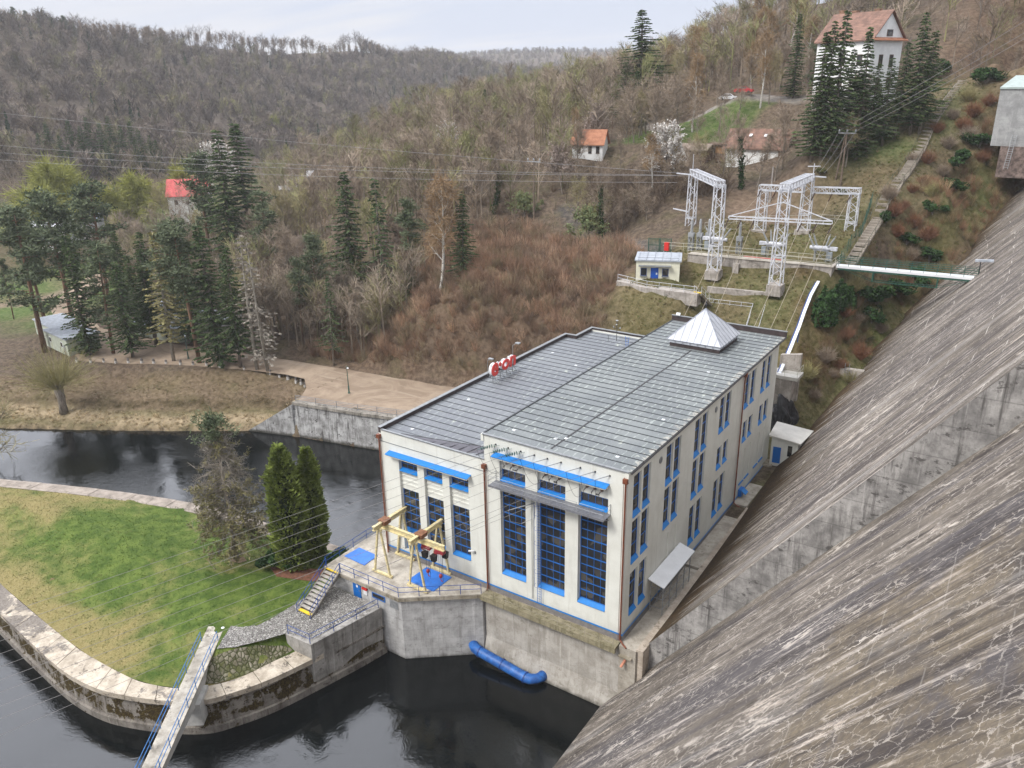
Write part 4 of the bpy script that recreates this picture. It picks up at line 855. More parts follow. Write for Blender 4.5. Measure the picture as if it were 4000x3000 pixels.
t = thing('copper_spout', (.7,-.7,-2.2), 'short copper-coloured pipe stub with a sill low on the corner below the downpipe', 'pipe'); mb = MB(); mb.tube([(.75,-.5,-2.0),(.55,-1.2,-2.6)], .13, 8); mb.build('pipe', simple('new_copper', (.5,.2,.12), .4, .1, 3), t); mb = MB(); mb.box(.1,1.4,-.95,-.5,-1.75,-1.6); mb.build('sill', M_rimc, t)
bp = thing('blue_pipe', (-12,-1.3,-8), 'fat weathered blue pipe lying along the foot of the tailrace wall', 'pipe')
mb = MB(); mb.tube([(-16.9,-.7,-7.5),(-16.6,-1.35,-7.35),(-16.1,-1.75,-7.3),(-15.4,-1.9,-7.35),(-15.3,-1.9,-7.36),(-9.7,-1.95,-8.0),(-9.6,-1.95,-8.01),(-9.1,-1.85,-8.05),(-8.6,-1.5,-8.08),(-8.35,-1.0,-8.08),(-8.3,-.3,-8.05)], [.55]*11, 20)
def mat_bluepipe():
    m, nt, b = new_mat('weathered_blue'); n = N(nt); p = n.pos()
    c = n.mix(n.ramp(n.noise(p, 1.2, 6, .7), .35, .7), (.01,.065,.25), (.026,.15,.47)); c = n.mix(n.math('MULTIPLY', n.ramp(n.noise(p, 2.5, 7, .75), .55, .68), .7), c, (.02,.02,.025))
    c = n.mix(n.ramp(n.math('ADD', n.sep(p)[2], n.math('MULTIPLY', n.noise(p, 1.5, 4), .5)), -7.85, -8.05), c, (.025,.028,.03))
    n.put(b.inputs['Base Color'], c); b.inputs['Roughness'].default_value = .5; return m
mb.build('pipe', mat_bluepipe(), bp, True)
mb = MB()
for q_ in ((-15.35,-1.9,-7.355),(-12.5,-1.925,-7.68),(-9.65,-1.95,-8.005)): mb.lathe(q_, [(.55,-.06),(.62,-.05),(.62,.05),(.55,.06)], 20, (5.6,-.05,-.64))
mb.build('flange', mat_bluepipe() if False else M_navy, bp)
# ---------------------------------------------------------------- terrace, stairs, crane, footbridge, quay
def railing(name, pts, label, mat, h=1.15, rails=(.55,1.12), step=2.3, r=.032, posts=None, group=None, panel=False):
    c = pts[0]; t = thing(name, c, label, 'railing', group)
    P = [Vector(p) for p in pts]; mb = MB()
    for k in rails: mb.tube([p+Vector((0,0,k)) for p in P], r, 6)
    mb.build('rails', mat, t); mb = MB()
    for a, b in zip(P[:-1], P[1:]):
        n = max(1, round((b-a).length/step))
        for i in range(n): q = a.lerp(b, i/n); mb.tube([q-Vector((0,0,.05)), q+Vector((0,0,max(rails)+.02))], r*1.15, 6)
    mb.tube([P[-1]-Vector((0,0,.05)), P[-1]+Vector((0,0,max(rails)+.02))], r*1.15, 6)
    mb.build('posts', mat, t); return t
TZ = -.7
tp = [(-15.5,-1.1),(-22.35,-6.25),(-33.05,-6.25),(-33.15,.4),(-32.9,3.6),(-29.3,9),(-29.3,0),(-15.5,0)]
tw = [(-15.7,-.7),(-22.3,-5.9),(-32.7,-5.9),(-32.8,.4),(-32.5,3.4),(-29.3,8.5),(-29.3,.05),(-15.7,.05)]
ter = thing('terrace', (-25,-3,-10), 'concrete crane terrace with angular grey walls rising from the water', 'terrace')
mb = MB(); mb.prism(tw, -11, TZ-.5); mb.build('wall', M_wallc, ter)
mb = MB(); mb.prism(tp, TZ-.52, TZ-.12); mb.build('slab_edge', M_rimc, ter)
mb = MB(); mb.prism([(x, y) for x, y in tp], TZ-.12, TZ); mb.build('deck', M_deck, ter)
mb = MB(); mb.obox((-28.6,-5.93,-2.2),(1,0,0),(0,1,0),(0,0,1),.55,.05,.95); d_ = mb.build('door', M_blue, ter); mb = MB(); mb.box(-28.25,-28.17,-6.03,-5.97,-2.3,-2.15); mb.build('handle', M_galv, d_)
mb = MB(); mb.box(-26.4,-24.55,-5.96,-5.88,-2.35,-1.7); f_ = mb.build('window', M_blue, ter); mb = MB(); mb.box(-26.3,-24.65,-5.975,-5.95,-2.2,-1.75); mb.build('pane', M_glass, f_)
mb = MB(); mb.box(-23.9,-22.75,-5.93,-5.89,-2.6,-1.72); mb.build('wall_panel', M_galv, ter)
t = thing('lifebuoy_box', (-27.3,-5.9,-2), 'small red and white lifebuoy box by the blue terrace door', 'lifebuoy'); mb = MB(); mb.box(-27.7,-27.0,-6.12,-5.9,-1.75,-1.5); mb.build('box', simple('red_paint', (.6,.03,.025), .4, .08, 4), t); mb = MB(); mb.box(-27.6,-27.1,-6.0,-5.9,-2.4,-1.75); mb.build('notice', M_white, t)
t = thing('door_notice', (-28.4,-5.99,-1.6), 'small white warning notice on the blue terrace door', 'sign'); mb = MB(); mb.box(-28.65,-28.4,-6.0,-5.985,-1.9,-1.6); mb.build('plate', M_white, t)
for nm_, q, lb in (('square', [(-32.6,-3.65),(-29.4,-3.8),(-29.45,-1.6),(-32.4,-1.5)], 'bright blue steel hatch cover on the terrace near the stair head'), ('pad', [(-23.5,-3.4),(-19.95,-3.45),(-19.9,-.45),(-23.4,-.4)], 'worn blue hatch cover lying under the crane hooks')):
    t = thing('hatch_cover', (q[0][0],q[0][1],TZ), lb, 'hatch'); mb = MB(); mb.prism(q, TZ, TZ+.07); mb.build('cover', simple('hatch_blue', (.03,.16,.56), .55, .1, 1.1), t)
railing('terrace_railing', [(-30.7,-6.13,TZ),(-22.4,-6.13,TZ),(-15.6,-1.0,TZ)], 'dark blue tube railing round the front of the crane terrace', M_navy)
railing('terrace_railing', [(-33.0,-6.1,TZ),(-33.05,.4,TZ),(-32.8,3.5,TZ),(-29.45,8.8,TZ)], 'dark blue tube railing along the river side of the terrace', M_navy)
st = thing('terrace_stair', (-31,-9,-2.8), 'concrete stair with yellow end steps rising from the cobbled path to the terrace', 'stairs')
mb = MB(); ye = [MB(), MB()]; n = 12
for i in range(n):
    k = i/(n-1); y = -11.3+5.1*k; x = -30.75-1.0*k; z = -2.7+(TZ+2.7)*(i+1)/n-.02
    (ye[i > 0] if i in (0, n-1) else mb).box(x-.88, x+.88, y-.24, y+.12, z-.07, z)
    if i not in (0, n-1): pass
mb.build('treads', simple('pale_tread', (.4,.37,.33), .9, .12, 2), st); [MB_.build('edge_step', simple('yellow_paint', (.72,.5,.03), .6, .08, 3), st) for MB_ in ye]
mb = MB()
for s in (-.95, .95): mb.bar((-30.7+s,-11.7,-2.95),(-31.78+s,-6.1,TZ-.1),.14,.42)
for i in range(n): k = i/(n-1); mb.box(-30.75-k-.86,-30.75-k+.86,-11.3+5.1*k+.13,-11.3+5.1*k+.2,-2.95+(TZ+2.7)*i/n,-2.76+(TZ+2.7)*(i+1)/n)
mb.build('stringers', simple('stair_concrete', (.2,.185,.165), .9, .15, 1.5), st)
for s, lb in ((-1.0,'blue handrail on the lawn side of the terrace stair'),(1.0,'blue handrail on the water side of the terrace stair')):
    railing('stair_railing', [(-30.65+s,-11.7,-2.85),(-31.75+s,-6.2,TZ)], lb, M_navy, step=1.4)
railing('path_railing', [(-29.75,-14.6,-2.82),(-26.75,-14.45,-2.82),(-25.05,-6.5,-2.82)], 'blue railing round the end of the cobbled path above the quay', M_navy, step=2.6)
# gantry crane
M_crane = simple('cream_yellow_paint', (.66,.56,.31), .5, .12, 3); M_hoist = simple('hoist_red', (.3,.03,.04), .5, .15, 4)
gc = thing('gantry_crane', (-24,-2,TZ), 'pale yellow gantry crane on four A-frame legs standing on the terrace', 'crane')
HB = 5.0
for (xa, xb, y) in [(-27.7,-25.35,-4.0),(-27.85,-25.5,-.18),(-22.75,-20.45,-4.05),(-22.8,-20.45,-.12)]:
    xm = (xa+xb)/2; mb = MB(); mb.bar((xa+.1,y,TZ+.3),(xm-.16,y,HB-.1),.17,.2,(0,1,0)); mb.bar((xb-.1,y,TZ+.3),(xm+.16,y,HB-.1),.17,.2,(0,1,0)); mb.box(xm-.36,xm+.36,y-.13,y+.13,HB-.25,HB); mb.build('leg', M_crane, gc)
    mb = MB(); mb.box(xa-.2,xb+.2,y-.14,y+.14,TZ+.08,TZ+.3)
    for x in (xa+.1,xb-.1): mb.lathe((x,y-.08,TZ+.12),[(.13,0),(.13,.16)],10,(0,1,0))
    mb.build('foot_beam', M_crane, gc)
for xm in (-26.6,-21.6):
    mb = MB(); mb.box(xm-.17,xm+.17,-4.75,.6,HB,HB+.1); mb.box(xm-.06,xm+.06,-4.7,.55,HB+.1,HB+.42); mb.box(xm-.17,xm+.17,-4.75,.6,HB+.42,HB+.52); mb.build('cross_beam', M_crane, gc)
    mb = MB(); mb.box(xm-.5,xm+.5,-3.5,-2.4,HB+.52,HB+.6); mb.box(xm-.42,xm+.42,-3.45,-2.45,HB+.1,HB+.42); mb.build('trolley_plate', simple('rust_plate', (.22,.1,.05), .8, .2, 3), gc)
mb = MB(); mb.box(-27.1,-18.6,-3.1,-2.8,HB-.12,HB-.02); mb.box(-27.1,-18.6,-3.0,-2.9,HB-.55,HB-.12); mb.box(-27.1,-18.6,-3.13,-2.77,HB-.65,HB-.55); mb.build('main_beam', M_crane, gc)
for x in (-20.9,-19.2):
    mb = MB(); mb.box(x-.55,x+.55,-3.2,-2.7,HB-1.05,HB-.68); mb.lathe((x-.3,-3.3,HB-.95),[(.25,0),(.25,.7)],10,(0,1,0)); h_ = mb.build('hoist', M_hoist, gc)
    mb = MB(); mb.tube([(x-.15,-3,HB-1),(x-.15,-3,HB-3.6)],.02,4); mb.tube([(x+.05,-2.95,HB-1),(x+.05,-2.95,HB-3.6)],.02,4); mb.tube([(x+.3,-3.05,HB-1),(x+.3,-3.05,HB-4.6)],.018,4); mb.tube([(x+.2,-2.85,HB-1),(x+.2,-2.85,HB-4.2)],.018,4); mb.build('chain', M_dark, h_)
    mb = MB(); mb.lathe((x-.05,-2.97,HB-4.05),[(.05,0),(.17,.1),(.19,.25),(.17,.4),(.05,.5)],8); mb.tube([(x-.05,-2.97,HB-4.05),(x-.05,-2.97,HB-4.3),(x+.08,-2.97,HB-4.42),(x+.2,-2.97,HB-4.3)],.045,6); mb.build('hook_block', M_hoist, h_)
for x, y in ((-20.7,-3.55),(-19.5,-3.6),(-18.9,-2.5)):
    mb = MB(); mb.prism([(x-.25,y-.2),(x+.25,y-.2),(x+.25,y+.2),(x-.25,y+.2)],HB-1.75,HB-1.05,[(x-.3,y-.25),(x+.3,y-.25),(x+.3,y+.25),(x-.3,y+.25)]); mb.build('chain_bag', M_black, gc)
mb = MB(); mb.box(-21.6,-20.3,-2.85,-2.6,HB-.95,HB-.65); mb.build('control_box', M_white, gc)
# pond footbridge
fb = thing('footbridge', (-30,-27,-2.8), 'narrow weathered concrete footbridge with blue handrails leading off the lawn island', 'footbridge')
d = Vector((.603,-.798,0)); w = Vector((.798,.603,0)); a0 = Vector((-36.9,-17.75,-2.8)); Lb = 37
def bpt(s, k, z): return a0+d*s+w*k+Vector((0,0,z))
mb = MB(); m_ = 24
ring = []
for i in range(m_+1):
    s = Lb*i/m_; ring.append([bpt(s,-.85,0),bpt(s,.85,0),bpt(s,.85,-.18),bpt(s,-.85,-.18)])
mb.add([p for r_ in ring for p in r_], [(4*i+k,4*i+(k+1)%4,4*i+4+(k+1)%4,4*i+4+k) for i in range(m_) for k in range(4)]+[(0,3,2,1),(4*m_,4*m_+1,4*m_+2,4*m_+3)])
mb.build('deck', mat_concrete('bridge_deck', (.25,.225,.19), (.5,.46,.4), (.09,.08,.065), .7, vert=False), fb)
mb = MB(); ring = []
for i in range(m_+1):
    s = 3.2+(Lb-3.2)*i/m_; k = (s-6)/(Lb-6); dep = 1.0+.9*abs(2*k-1)**2 if s > 6 else 1.4
    ring.append([bpt(s,-.62,-.18),bpt(s,.62,-.18),bpt(s,.55,-.18-dep),bpt(s,-.55,-.18-dep)])
mb.add([p for r_ in ring for p in r_], [(4*i+k,4*i+(k+1)%4,4*i+4+(k+1)%4,4*i+4+k) for i in range(m_) for k in range(4)]+[(0,3,2,1),(4*m_,4*m_+1,4*m_+2,4*m_+3)])
mb.obox(bpt(8.3,0,-2.6),d,w,(0,0,1),1.3,1.0,1.2); mb.build('girder', simple('pale_girder', (.46,.45,.43), .85, .1, 1.2), fb)
for k, nm_ in ((-.8,'left'),(.8,'right')):
    mb = MB()
    for z in (.55,1.08): mb.tube([bpt(2.3,k,z),bpt(Lb,k,z)],.035,6)
    for i in range(16): s = 2.3+i*2.3; mb.tube([bpt(s,k,-.1),bpt(s,k,1.1)],.035,6)
    o = mb.build('handrail', simple('worn_blue_rail', (.045,.17,.42), .5, .15, 3), fb)
t = thing('manhole_cover', (-36.1,-17.5,-2.8), 'small white marker plate on the landing of the footbridge', 'marker'); mb = MB(); mb.lathe((-36.1,-17.6,-2.79),[(.17,0),(.17,.03),(.1,.05)],10); mb.build('plate', M_white, t)
# far quay wall of the yard
rw = thing('yard_wall', (-50,33,-10), 'tall stained grey retaining wall below the sandy yard across the river', 'wall')
M_stain = mat_concrete('stained_wall', (.2,.195,.19), (.47,.465,.46), (.028,.022,.02), .9, dark_low=WATER+.3)
mb = MB(); A = [(-76.6,27.45),(-64,30.0),(-28.7,38.9)]; B = [(x+.35, y+1.6) for x, y in A]; Bt = [(x+.05,y+.45) for x, y in A]
poly = A+B[::-1]; pt = Bt+B[::-1]; mb.prism(poly, -11, -2.75, pt)
mb.prism([(-85.6,24.7),(-76.6,27.45),(-76.2,29.05),(-85.2,26.2)], -11, [-8.5,-2.6,-2.6,-8.4]); mb.build('wall', M_stain, rw)
mb = MB(); mb.prism([(-76.8,27.7),(-64,30.15),(-28.9,39.1),(-28.9,40.3),(-64.1,31.3),(-76.6,28.9)], -2.78, -2.25); mb.build('coping', mat_concrete('dirty_coping', (.17,.155,.135), (.35,.32,.28), (.05,.045,.035), .8), rw)
railing('yard_railing', [(-76.4,28.3,-2.25),(-64.1,30.8,-2.25),(-29.3,39.8,-2.25)], 'grey four-bar railing on top of the yard retaining wall', simple('grey_rail_paint', (.2,.21,.23), .5, .12, 2), rails=(.3,.6,.9,1.15), step=3.6, r=.04)
# bollards along the river side of the road
BO = [(-131.2,20.2),(-128.3,21.4),(-126.0,22.8),(-123.4,23.8),(-121.2,25.1),(-118.6,26.4),(-116.3,27.5),(-114.2,28.8),(-111.1,29.9),(-108.7,31.0),(-106.2,32.3),(-103.1,33.1),(-98.3,34.9),(-95.7,36.1),(-92.8,36.6),(-90.6,36.9),(-88.6,37.2),(-86.4,37.2),(-85.1,37.3),(-83.9,37.1),(-82.1,35.6),(-80.2,34.2)]
M_boll = simple('whitewashed_stone', (.5,.48,.45), .9, .15, 2.5); M_stone = simple('grey_stone', (.17,.15,.135), .95, .2, 2.5)
pb = None
for i, (x, y) in enumerate(BO):
    z = float(height([x],[y])[0])-.1
    if pb is None:
        pb = thing('bollard', (x,y,z), 'stubby whitewashed stone bollard in the row along the river side of the sandy road', 'bollard', 'stone bollards along the road')
        mb = MB(); mb.prism([(x+.32*math.cos(a),y+.26*math.sin(a)) for a in np.linspace(0,2*math.pi,8)[:-1]],z,z+.55,[(x+.27*math.cos(a),y+.22*math.sin(a)) for a in np.linspace(0,2*math.pi,8)[:-1]]); mb.build('base', M_boll, pb)
        mb = MB(); mb.prism([(x+.27*math.cos(a),y+.22*math.sin(a)) for a in np.linspace(0,2*math.pi,8)[:-1]],z+.55,z+1.0,[(x+.2*math.cos(a),y+.17*math.sin(a)) for a in np.linspace(0,2*math.pi,8)[:-1]]); mb.build('top', M_stone, pb)
    else: copy_tree(pb, (x,y,z), rnd.uniform(0,3), rnd.uniform(.85,1.15))
# green lamp posts
M_lampg = simple('green_lamp_paint', (.05,.11,.085), .5, .15, 3)
for (x, y, lb) in [(-71.4,36.1,'green lamp post with a curved arm standing in the middle of the sandy yard'),(-113,33,'green lamp post beside the road under the spruces')]:
    t = thing('lamp_post', (x,y,-2.4), lb, 'lamp post'); mb = MB(); mb.lathe((x,y,-2.4),[(.2,0),(.2,.25),(.13,.4),(.13,1.3),(.17,1.35),(.08,1.5),(.06,4.3)],8); mb.tube([(x,y,1.8),(x-.1,y,2.4),(x-.05,y-.1,2.75),(x+.3,y-.2,2.85),(x+.5,y-.25,2.7)],[.05,.045,.04,.04,.04],6); mb.build('post', M_lampg, t)
    mb = MB(); mb.lathe((x+.5,y-.25,2.45),[(.16,0),(.2,.08),(.08,.25)],8); mb.build('lamp', M_white, t)
# cabins
M_cab = simple('pale_green_cabin', (.42,.45,.37), .7, .08, 1.2); M_cabroof = simple('silver_corrugated_roof', (.42,.45,.5), .45, .12, 1.5, metallic=.2)
def cabin(c, ang, L, Wd, H, label, wall=M_cab, roof=M_cabroof, nwin=2, z=None, group=None):
    z = (float(height([c[0]],[c[1]])[0])-.2) if z is None else z
    t = thing('cabin', (c[0],c[1],z), label, 'cabin', group); ux = Vector((math.cos(ang),math.sin(ang),0)); uy = Vector((-ux.y,ux.x,0)); uz = Vector((0,0,1)); c = Vector((c[0],c[1],z))
    mb = MB(); mb.obox(c+uz*H/2,ux,uy,uz,L/2,Wd/2,H/2); mb.build('wall', wall, t)
    mb = MB(); mb.obox(c+uz*(H+.1),ux,uy,uz,L/2+.25,Wd/2+.25,.1)
    for k in range(int(L/.7)): q = c+ux*(-L/2+.35+.7*k)+uz*(H+.22); mb.bar(q-uy*(Wd/2+.25),q+uy*(Wd/2+.25),.12,.06)
    mb.build('roof', roof, t)
    for i in range(nwin):
        q = c+ux*(-L/2+L*(i+.5)/nwin)-uy*(Wd/2)+uz*(H*.58); mb = MB(); mb.obox(q,ux,uy,uz,.5,.06,.55); f_ = mb.build('window', M_white, t); mb = MB(); mb.obox(q-uy*.05,ux,uy,uz,.42,.03,.46); mb.build('pane', M_glass, f_)
    q = c+ux*(L*.36)-uy*(Wd/2)+uz*1.05; mb = MB(); mb.obox(q,ux,uy,uz,.45,.05,1.0); mb.build('door', M_greycap, t)
    return t
cabin((-141.5,25.3), -.12, 11.5, 6.5, 3.5, 'pale green flat-roofed cabin nearest the pollard willow')
cabin((-153,28.5), -.15, 11, 6, 3.3, 'pale green cabin set back behind the nearer cabin')
cabin((-132,40.5), .05, 13, 5, 3.4, 'low grey-roofed cabin seen between the spruce trunks', nwin=3)
cabin((-124.5,47.0), .15, 15, 5.5, 3.8, 'long pale cabin behind the spruces beside the road', wall=simple('pale_grey_cabin', (.4,.4,.39), .7, .08, 1.2), nwin=4)
cabin((-146,52), .1, 9, 4, 3.2, 'blue cabin hidden deep behind the tall spruces', wall=M_navy)
# ---------------------------------------------------------------- switchyard and slope
M_lat = simple('silver_white_paint', (.56,.57,.61), .45, .12, 2); M_conc = mat_concrete('terrace_concrete', (.24,.215,.19), (.44,.4,.365), (.1,.085,.07), .6)
M_wood = simple('weathered_pole', (.16,.12,.09), .9, .2, 3); M_railw = simple('cream_rail', (.5,.48,.4), .6, .1, 2); M_green = simple('green_steel', (.025,.09,.065), .5, .15, 3)
sw = thing('switchyard_wall', (-12,72,18), 'pale concrete retaining wall with piers in front of the switchyard', 'wall')
mb = MB(); mb.prism([(-24,71.0),(-.9,72.2),(-.9,73.0),(-24,71.8)], 16, 20.95); mb.prism([(-1.5,72.2),(-.9,72.2),(-.5,80),(-1.3,80)], 14, 20.95)
for x in (-15.6,-9.2): y = 71+1.2*(x+24)/23.1; mb.box(x-.5,x+.5,y-.7,y+.1,17,20.2)
mb.build('wall', M_conc, sw); mb = MB(); mb.prism([(-24,70.85),(-.75,72.05),(-.75,73.9),(-24,72.7)], 20.95, 21.03); mb.build('walkway', M_beigepath, sw)
railing('switchyard_railing', [(-24,71.0,21),(-1,72.2,21),(-.9,79,21)], 'pale railing along the front edge of the switchyard wall', M_railw, step=2.3, rails=(.55,1.1), r=.035)
railing('switchyard_railing', [(-31,75,20.6),(-24,74.6,20.95),(-2,75.6,20.95)], 'pale railing behind the walkway in front of the breakers', M_railw, step=2.4, rails=(.55,1.1), r=.03)
hz = lambda x, y: float(height([x],[y])[0])
pts = [(-27,86),(-20,91.5),(-8,92),(-3,90)]; railing('switchyard_railing', [(x,y,hz(x,y)) for x, y in pts], 'pale railing along the back of the switchyard below the leafy slope', M_railw, step=2.8, rails=(.6,1.2), r=.03)
lw = thing('planter_wall', (-13,66,14), 'low stained concrete wall holding the grass terrace below the pylons', 'wall')
mb = MB(); mb.prism([(-18.2,65.5),(-8.0,66.6),(-8.2,67.2),(-18.2,66.1)], 13.5, 17.2); mb.prism([(-8.8,66.6),(-8.0,66.6),(-7.6,71),(-8.3,71)], 13.5, [17.2,17.2,18.9,18.9]); mb.build('wall', M_conc, lw)
wk = thing('slope_walkway', (-13,64.5,13), 'narrow concrete walkway across the slope between the two stairs', 'walkway')
mb = MB(); mb.prism([(-18.4,63.8),(-8.8,64.6),(-8.4,66.3),(-18.4,65.4)], 12.6, 14.62); mb.build('slab', M_conc, wk)
railing('walkway_railing', [(-17.4,63.95,14.6),(-10.3,64.6,14.6)], 'white railing along the outer edge of the slope walkway', M_lat, rails=(.55,1.1), step=1.9, r=.032)
hw = thing('hut_walkway', (-25,60,16), 'concrete walkway in front of the small yellow hut', 'walkway'); mb = MB(); mb.prism([(-32.2,60.9),(-25.8,58.9),(-17.4,59.2),(-17.4,60.9),(-25.6,60.9),(-31.8,62.9)], 15.5, 17.45); mb.build('slab', M_conc, hw)
railing('walkway_railing', [(-32,61.1,17.45),(-25.8,59.05,17.45),(-17.6,59.4,17.45)], 'white railing in front of the small yellow hut', M_lat, rails=(.55,1.1), step=1.9, r=.032)
def stair(name, a, b, wd, n, label, rail, railmat, side_w=.12, yellow=True):
    a, b = Vector(a), Vector(b); t = thing(name, a, label, 'stairs'); d = b-a; h = Vector((d.x,d.y,0)); L = h.length; h.normalize(); s = Vector((-h.y,h.x,0)); mb = MB()
    for i in range(n): p = a+d*((i+.5)/n); mb.obox(p+Vector((0,0,-.1)),s,h,(0,0,1),wd/2,L/n*.62,.12)
    for k in (-1,1): mb.bar(a+s*k*wd/2+Vector((0,0,-.2)),b+s*k*wd/2+Vector((0,0,-.2)),side_w,.35)
    mb.build('steps', M_rimc, t)
    if yellow:
        mb = MB(); mb.obox(a+Vector((0,0,.08)),s,h,(0,0,1),wd/2,.14,.05); mb.obox(b+Vector((0,0,.08)),s,h,(0,0,1),wd/2,.14,.05); mb.build('edge_marks', MATS['yellow_paint'], t)
    for k in (-1,1):
        mb = MB()
        for z in (.55,1.1): mb.tube([a+s*k*wd/2+Vector((0,0,z)),b+s*k*wd/2+Vector((0,0,z))],.035,6)
        m = max(2, int(d.length/1.6))
        for i in range(m+1): p = a+d*i/m+s*k*wd/2; mb.tube([p-Vector((0,0,.3)),p+Vector((0,0,1.12))],.038,6)
        mb.build('handrail', railmat, t)
    return t
stair('slope_stair', (-17.1,64.2,14.6), (-17.7,60.2,17.4), 1.3, 12, 'short concrete stair with white rails by the hut walkway', True, M_lat)
stair('slope_stair', (-8.6,56.6,8.6), (-9.4,64.9,14.55), 1.9, 24, 'steep stair with white rails coming down behind the hall roof', True, M_lat)
# hut
ht = thing('hut', (-26,63.5,17.4), 'small pale yellow hut with a blue door and two windows above the hall', 'hut')
ua = Vector((6.5,2.6,0)).normalized(); vb = Vector((-ua.y,ua.x,0)); c0 = Vector((-29.2,62.0,17.4))
def hp(u, v, z): return c0+ua*u+vb*v+Vector((0,0,z))
M_hut = simple('pale_yellow_render', (.68,.66,.53), .85, .05, .8); Wh, Dh = 7.0, 6.2
mb = MB(); mb.obox(hp(Wh/2,Dh/2,1.75),ua,vb,(0,0,1),Wh/2,Dh/2,1.8); mb.build('wall', M_hut, ht)
mb = MB(); mb.obox(hp(Wh/2,Dh/2,3.65),ua,vb,(0,0,1),Wh/2+.25,Dh/2+.25,.12)
for k in range(6): q = hp(.3+k*1.28,0,3.82); mb.bar(q-vb*.25,q+vb*(Dh+.25),.07,.1)
mb.build('roof', M_cabroof, ht)
mb = MB(); mb.obox(hp(Wh*.43,-.02,1.25),ua,vb,(0,0,1),.62,.05,1.2); d_ = mb.build('door', simple('door_blue', (.01,.09,.46), .4, .05, 3), ht); mb = MB(); mb.obox(hp(Wh*.43+.35,-.08,1.5),ua,vb,(0,0,1),.12,.012,.17); mb.build('notice', M_white, d_)
for u in (1.25, 4.75):
    mb = MB(); mb.obox(hp(u,-.02,1.75),ua,vb,(0,0,1),.5,.05,.62); f_ = mb.build('window', M_navy, ht); mb = MB(); mb.obox(hp(u,-.06,1.75),ua,vb,(0,0,1),.43,.03,.55); mb.build('pane', M_glass, f_); mb = MB(); mb.obox(hp(u,-.12,1.06),ua,vb,(0,0,1),.58,.12,.05); mb.build('sill', M_greycap, f_)
mb = MB(); mb.obox(hp(Wh*.43,-.45,2.85),ua,vb,(0,0,1),2.6,.45,.06); mb.build('porch_roof', M_greycap, ht); mb = MB(); mb.tube([hp(-.1,0,0),hp(-.1,0,2.0)],.05,6); mb.tube([hp(.2,-.5,4.2),hp(6.8,-.5,4.2)],.02,4); mb.build('rail', M_dark, ht)
# lattice structures
def mast(mb, base, top, w0, w1, n):
    base, top = Vector(base), Vector(top); d = top-base
    X, Y = Vector((1,0,0)), Vector((0,1,0))
    def cr(k, i):
        w = (w0+(w1-w0)*k)/2; return base+d*k+X*(w if i in (1,2) else -w)+Y*(w if i > 1 else -w)
    for i in range(4): mb.bar(cr(0,i),cr(1,i),.16,.16)
    for j in range(n):
        for i in range(4):
            a, b = (i, (i+1)%4) if j%2 else ((i+1)%4, i)
            mb.bar(cr(j/n,a),cr((j+1)/n,b),.075,.075)
    for i in range(4): mb.bar(cr(1,i),cr(1,(i+1)%4),.12,.12); mb.bar(cr(.3,i),cr(.3,(i+1)%4),.1,.16)
def truss(mb, a, b, w, h, n):
    a, b = Vector(a), Vector(b); d = (b-a); s = d.cross(Vector((0,0,1))).normalized()*w/2; u = Vector((0,0,h/2))
    C = [s+u,-s+u,-s-u,s-u]
    for c in C: mb.bar(a+c,b+c,.14,.14)
    for i in range(4):
        for j in range(n):
            p, q = a+d*j/n, a+d*(j+1)/n
            mb.bar(p+C[i],q+C[(i+1)%4],.07,.07) if j%2 else mb.bar(p+C[(i+1)%4],q+C[i],.07,.07)
            mb.bar(p+C[i],p+C[(i+1)%4],.06,.06)
        mb.bar(b+C[i],b+C[(i+1)%4],.1,.1)
def footing(t, x, y, z, s=1.05, h=1.6):
    mb = MB(); mb.prism([(x-s,y-s),(x+s,y-s),(x+s,y+s),(x-s,y+s)], z-h, z, [(x-s*.95,y-s*.95),(x+s*.95,y-s*.95),(x+s*.95,y+s*.95),(x-s*.95,y+s*.95)]); mb.build('footing', M_conc, t)
def strain(t, a, b, r=.11):
    mb = MB(); d = Vector(b)-Vector(a); L = d.length; prof = []
    for k in range(9): prof += [(r*.55,L*k/9),(r,L*(k+.5)/9)]
    mb.lathe(a, prof+[(r*.5,L)], 7, d); mb.build('insulator', simple('dark_brown_porcelain', (.05,.022,.018), .35, .2, 5), t)
g1 = thing('pylon_gantry', (-24,77,19), 'white lattice portal pylon with an oblique top beam at the left of the switchyard', 'pylon')
L1b, L1t, L2b, L2t = Vector((-30.1,86.8,21.0)), Vector((-30.1,86.8,32.2)), Vector((-18.4,68.6,19.3)), Vector((-18.4,68.6,32.9))
mb = MB(); mast(mb, L1b, L1t, 1.5, 1.2, 8); mb.build('tower', M_lat, g1); mb = MB(); mast(mb, L2b, L2t, 1.7, 1.35, 10); mb.build('tower', M_lat, g1)
mb = MB(); truss(mb, L1t+Vector((-.3,.5,.4)), L2t+Vector((.3,-.5,.2)), 1.2, 1.0, 16); mb.build('beam', M_lat, g1)
mb = MB(); mb.bar(L1t+Vector((-3.2,-.2,.1)),L1t+Vector((2.0,.1,-.2)),.3,.2); mb.bar(L1t+Vector((-3.6,0,-6.4)),L1t+Vector((-.4,0,-6.8)),.2,.2); mb.bar(L1t+Vector((-2.2,0,-9.6)),L1t+Vector((1.4,0,-9.8)),.2,.2); mb.tube([L1t+Vector((-.2,0,.4)),L1t+Vector((-.2,0,3.6))],.05,5); mb.build('bracket', M_lat, g1)
footing(g1, -18.4, 68.6, 19.35, 1.15, 1.5); footing(g1, -30.1, 86.8, 21.05)
g2 = thing('pylon_gantry', (-8.5,77,19), 'white lattice portal pylon carrying a long crossbar in the middle of the switchyard', 'pylon')
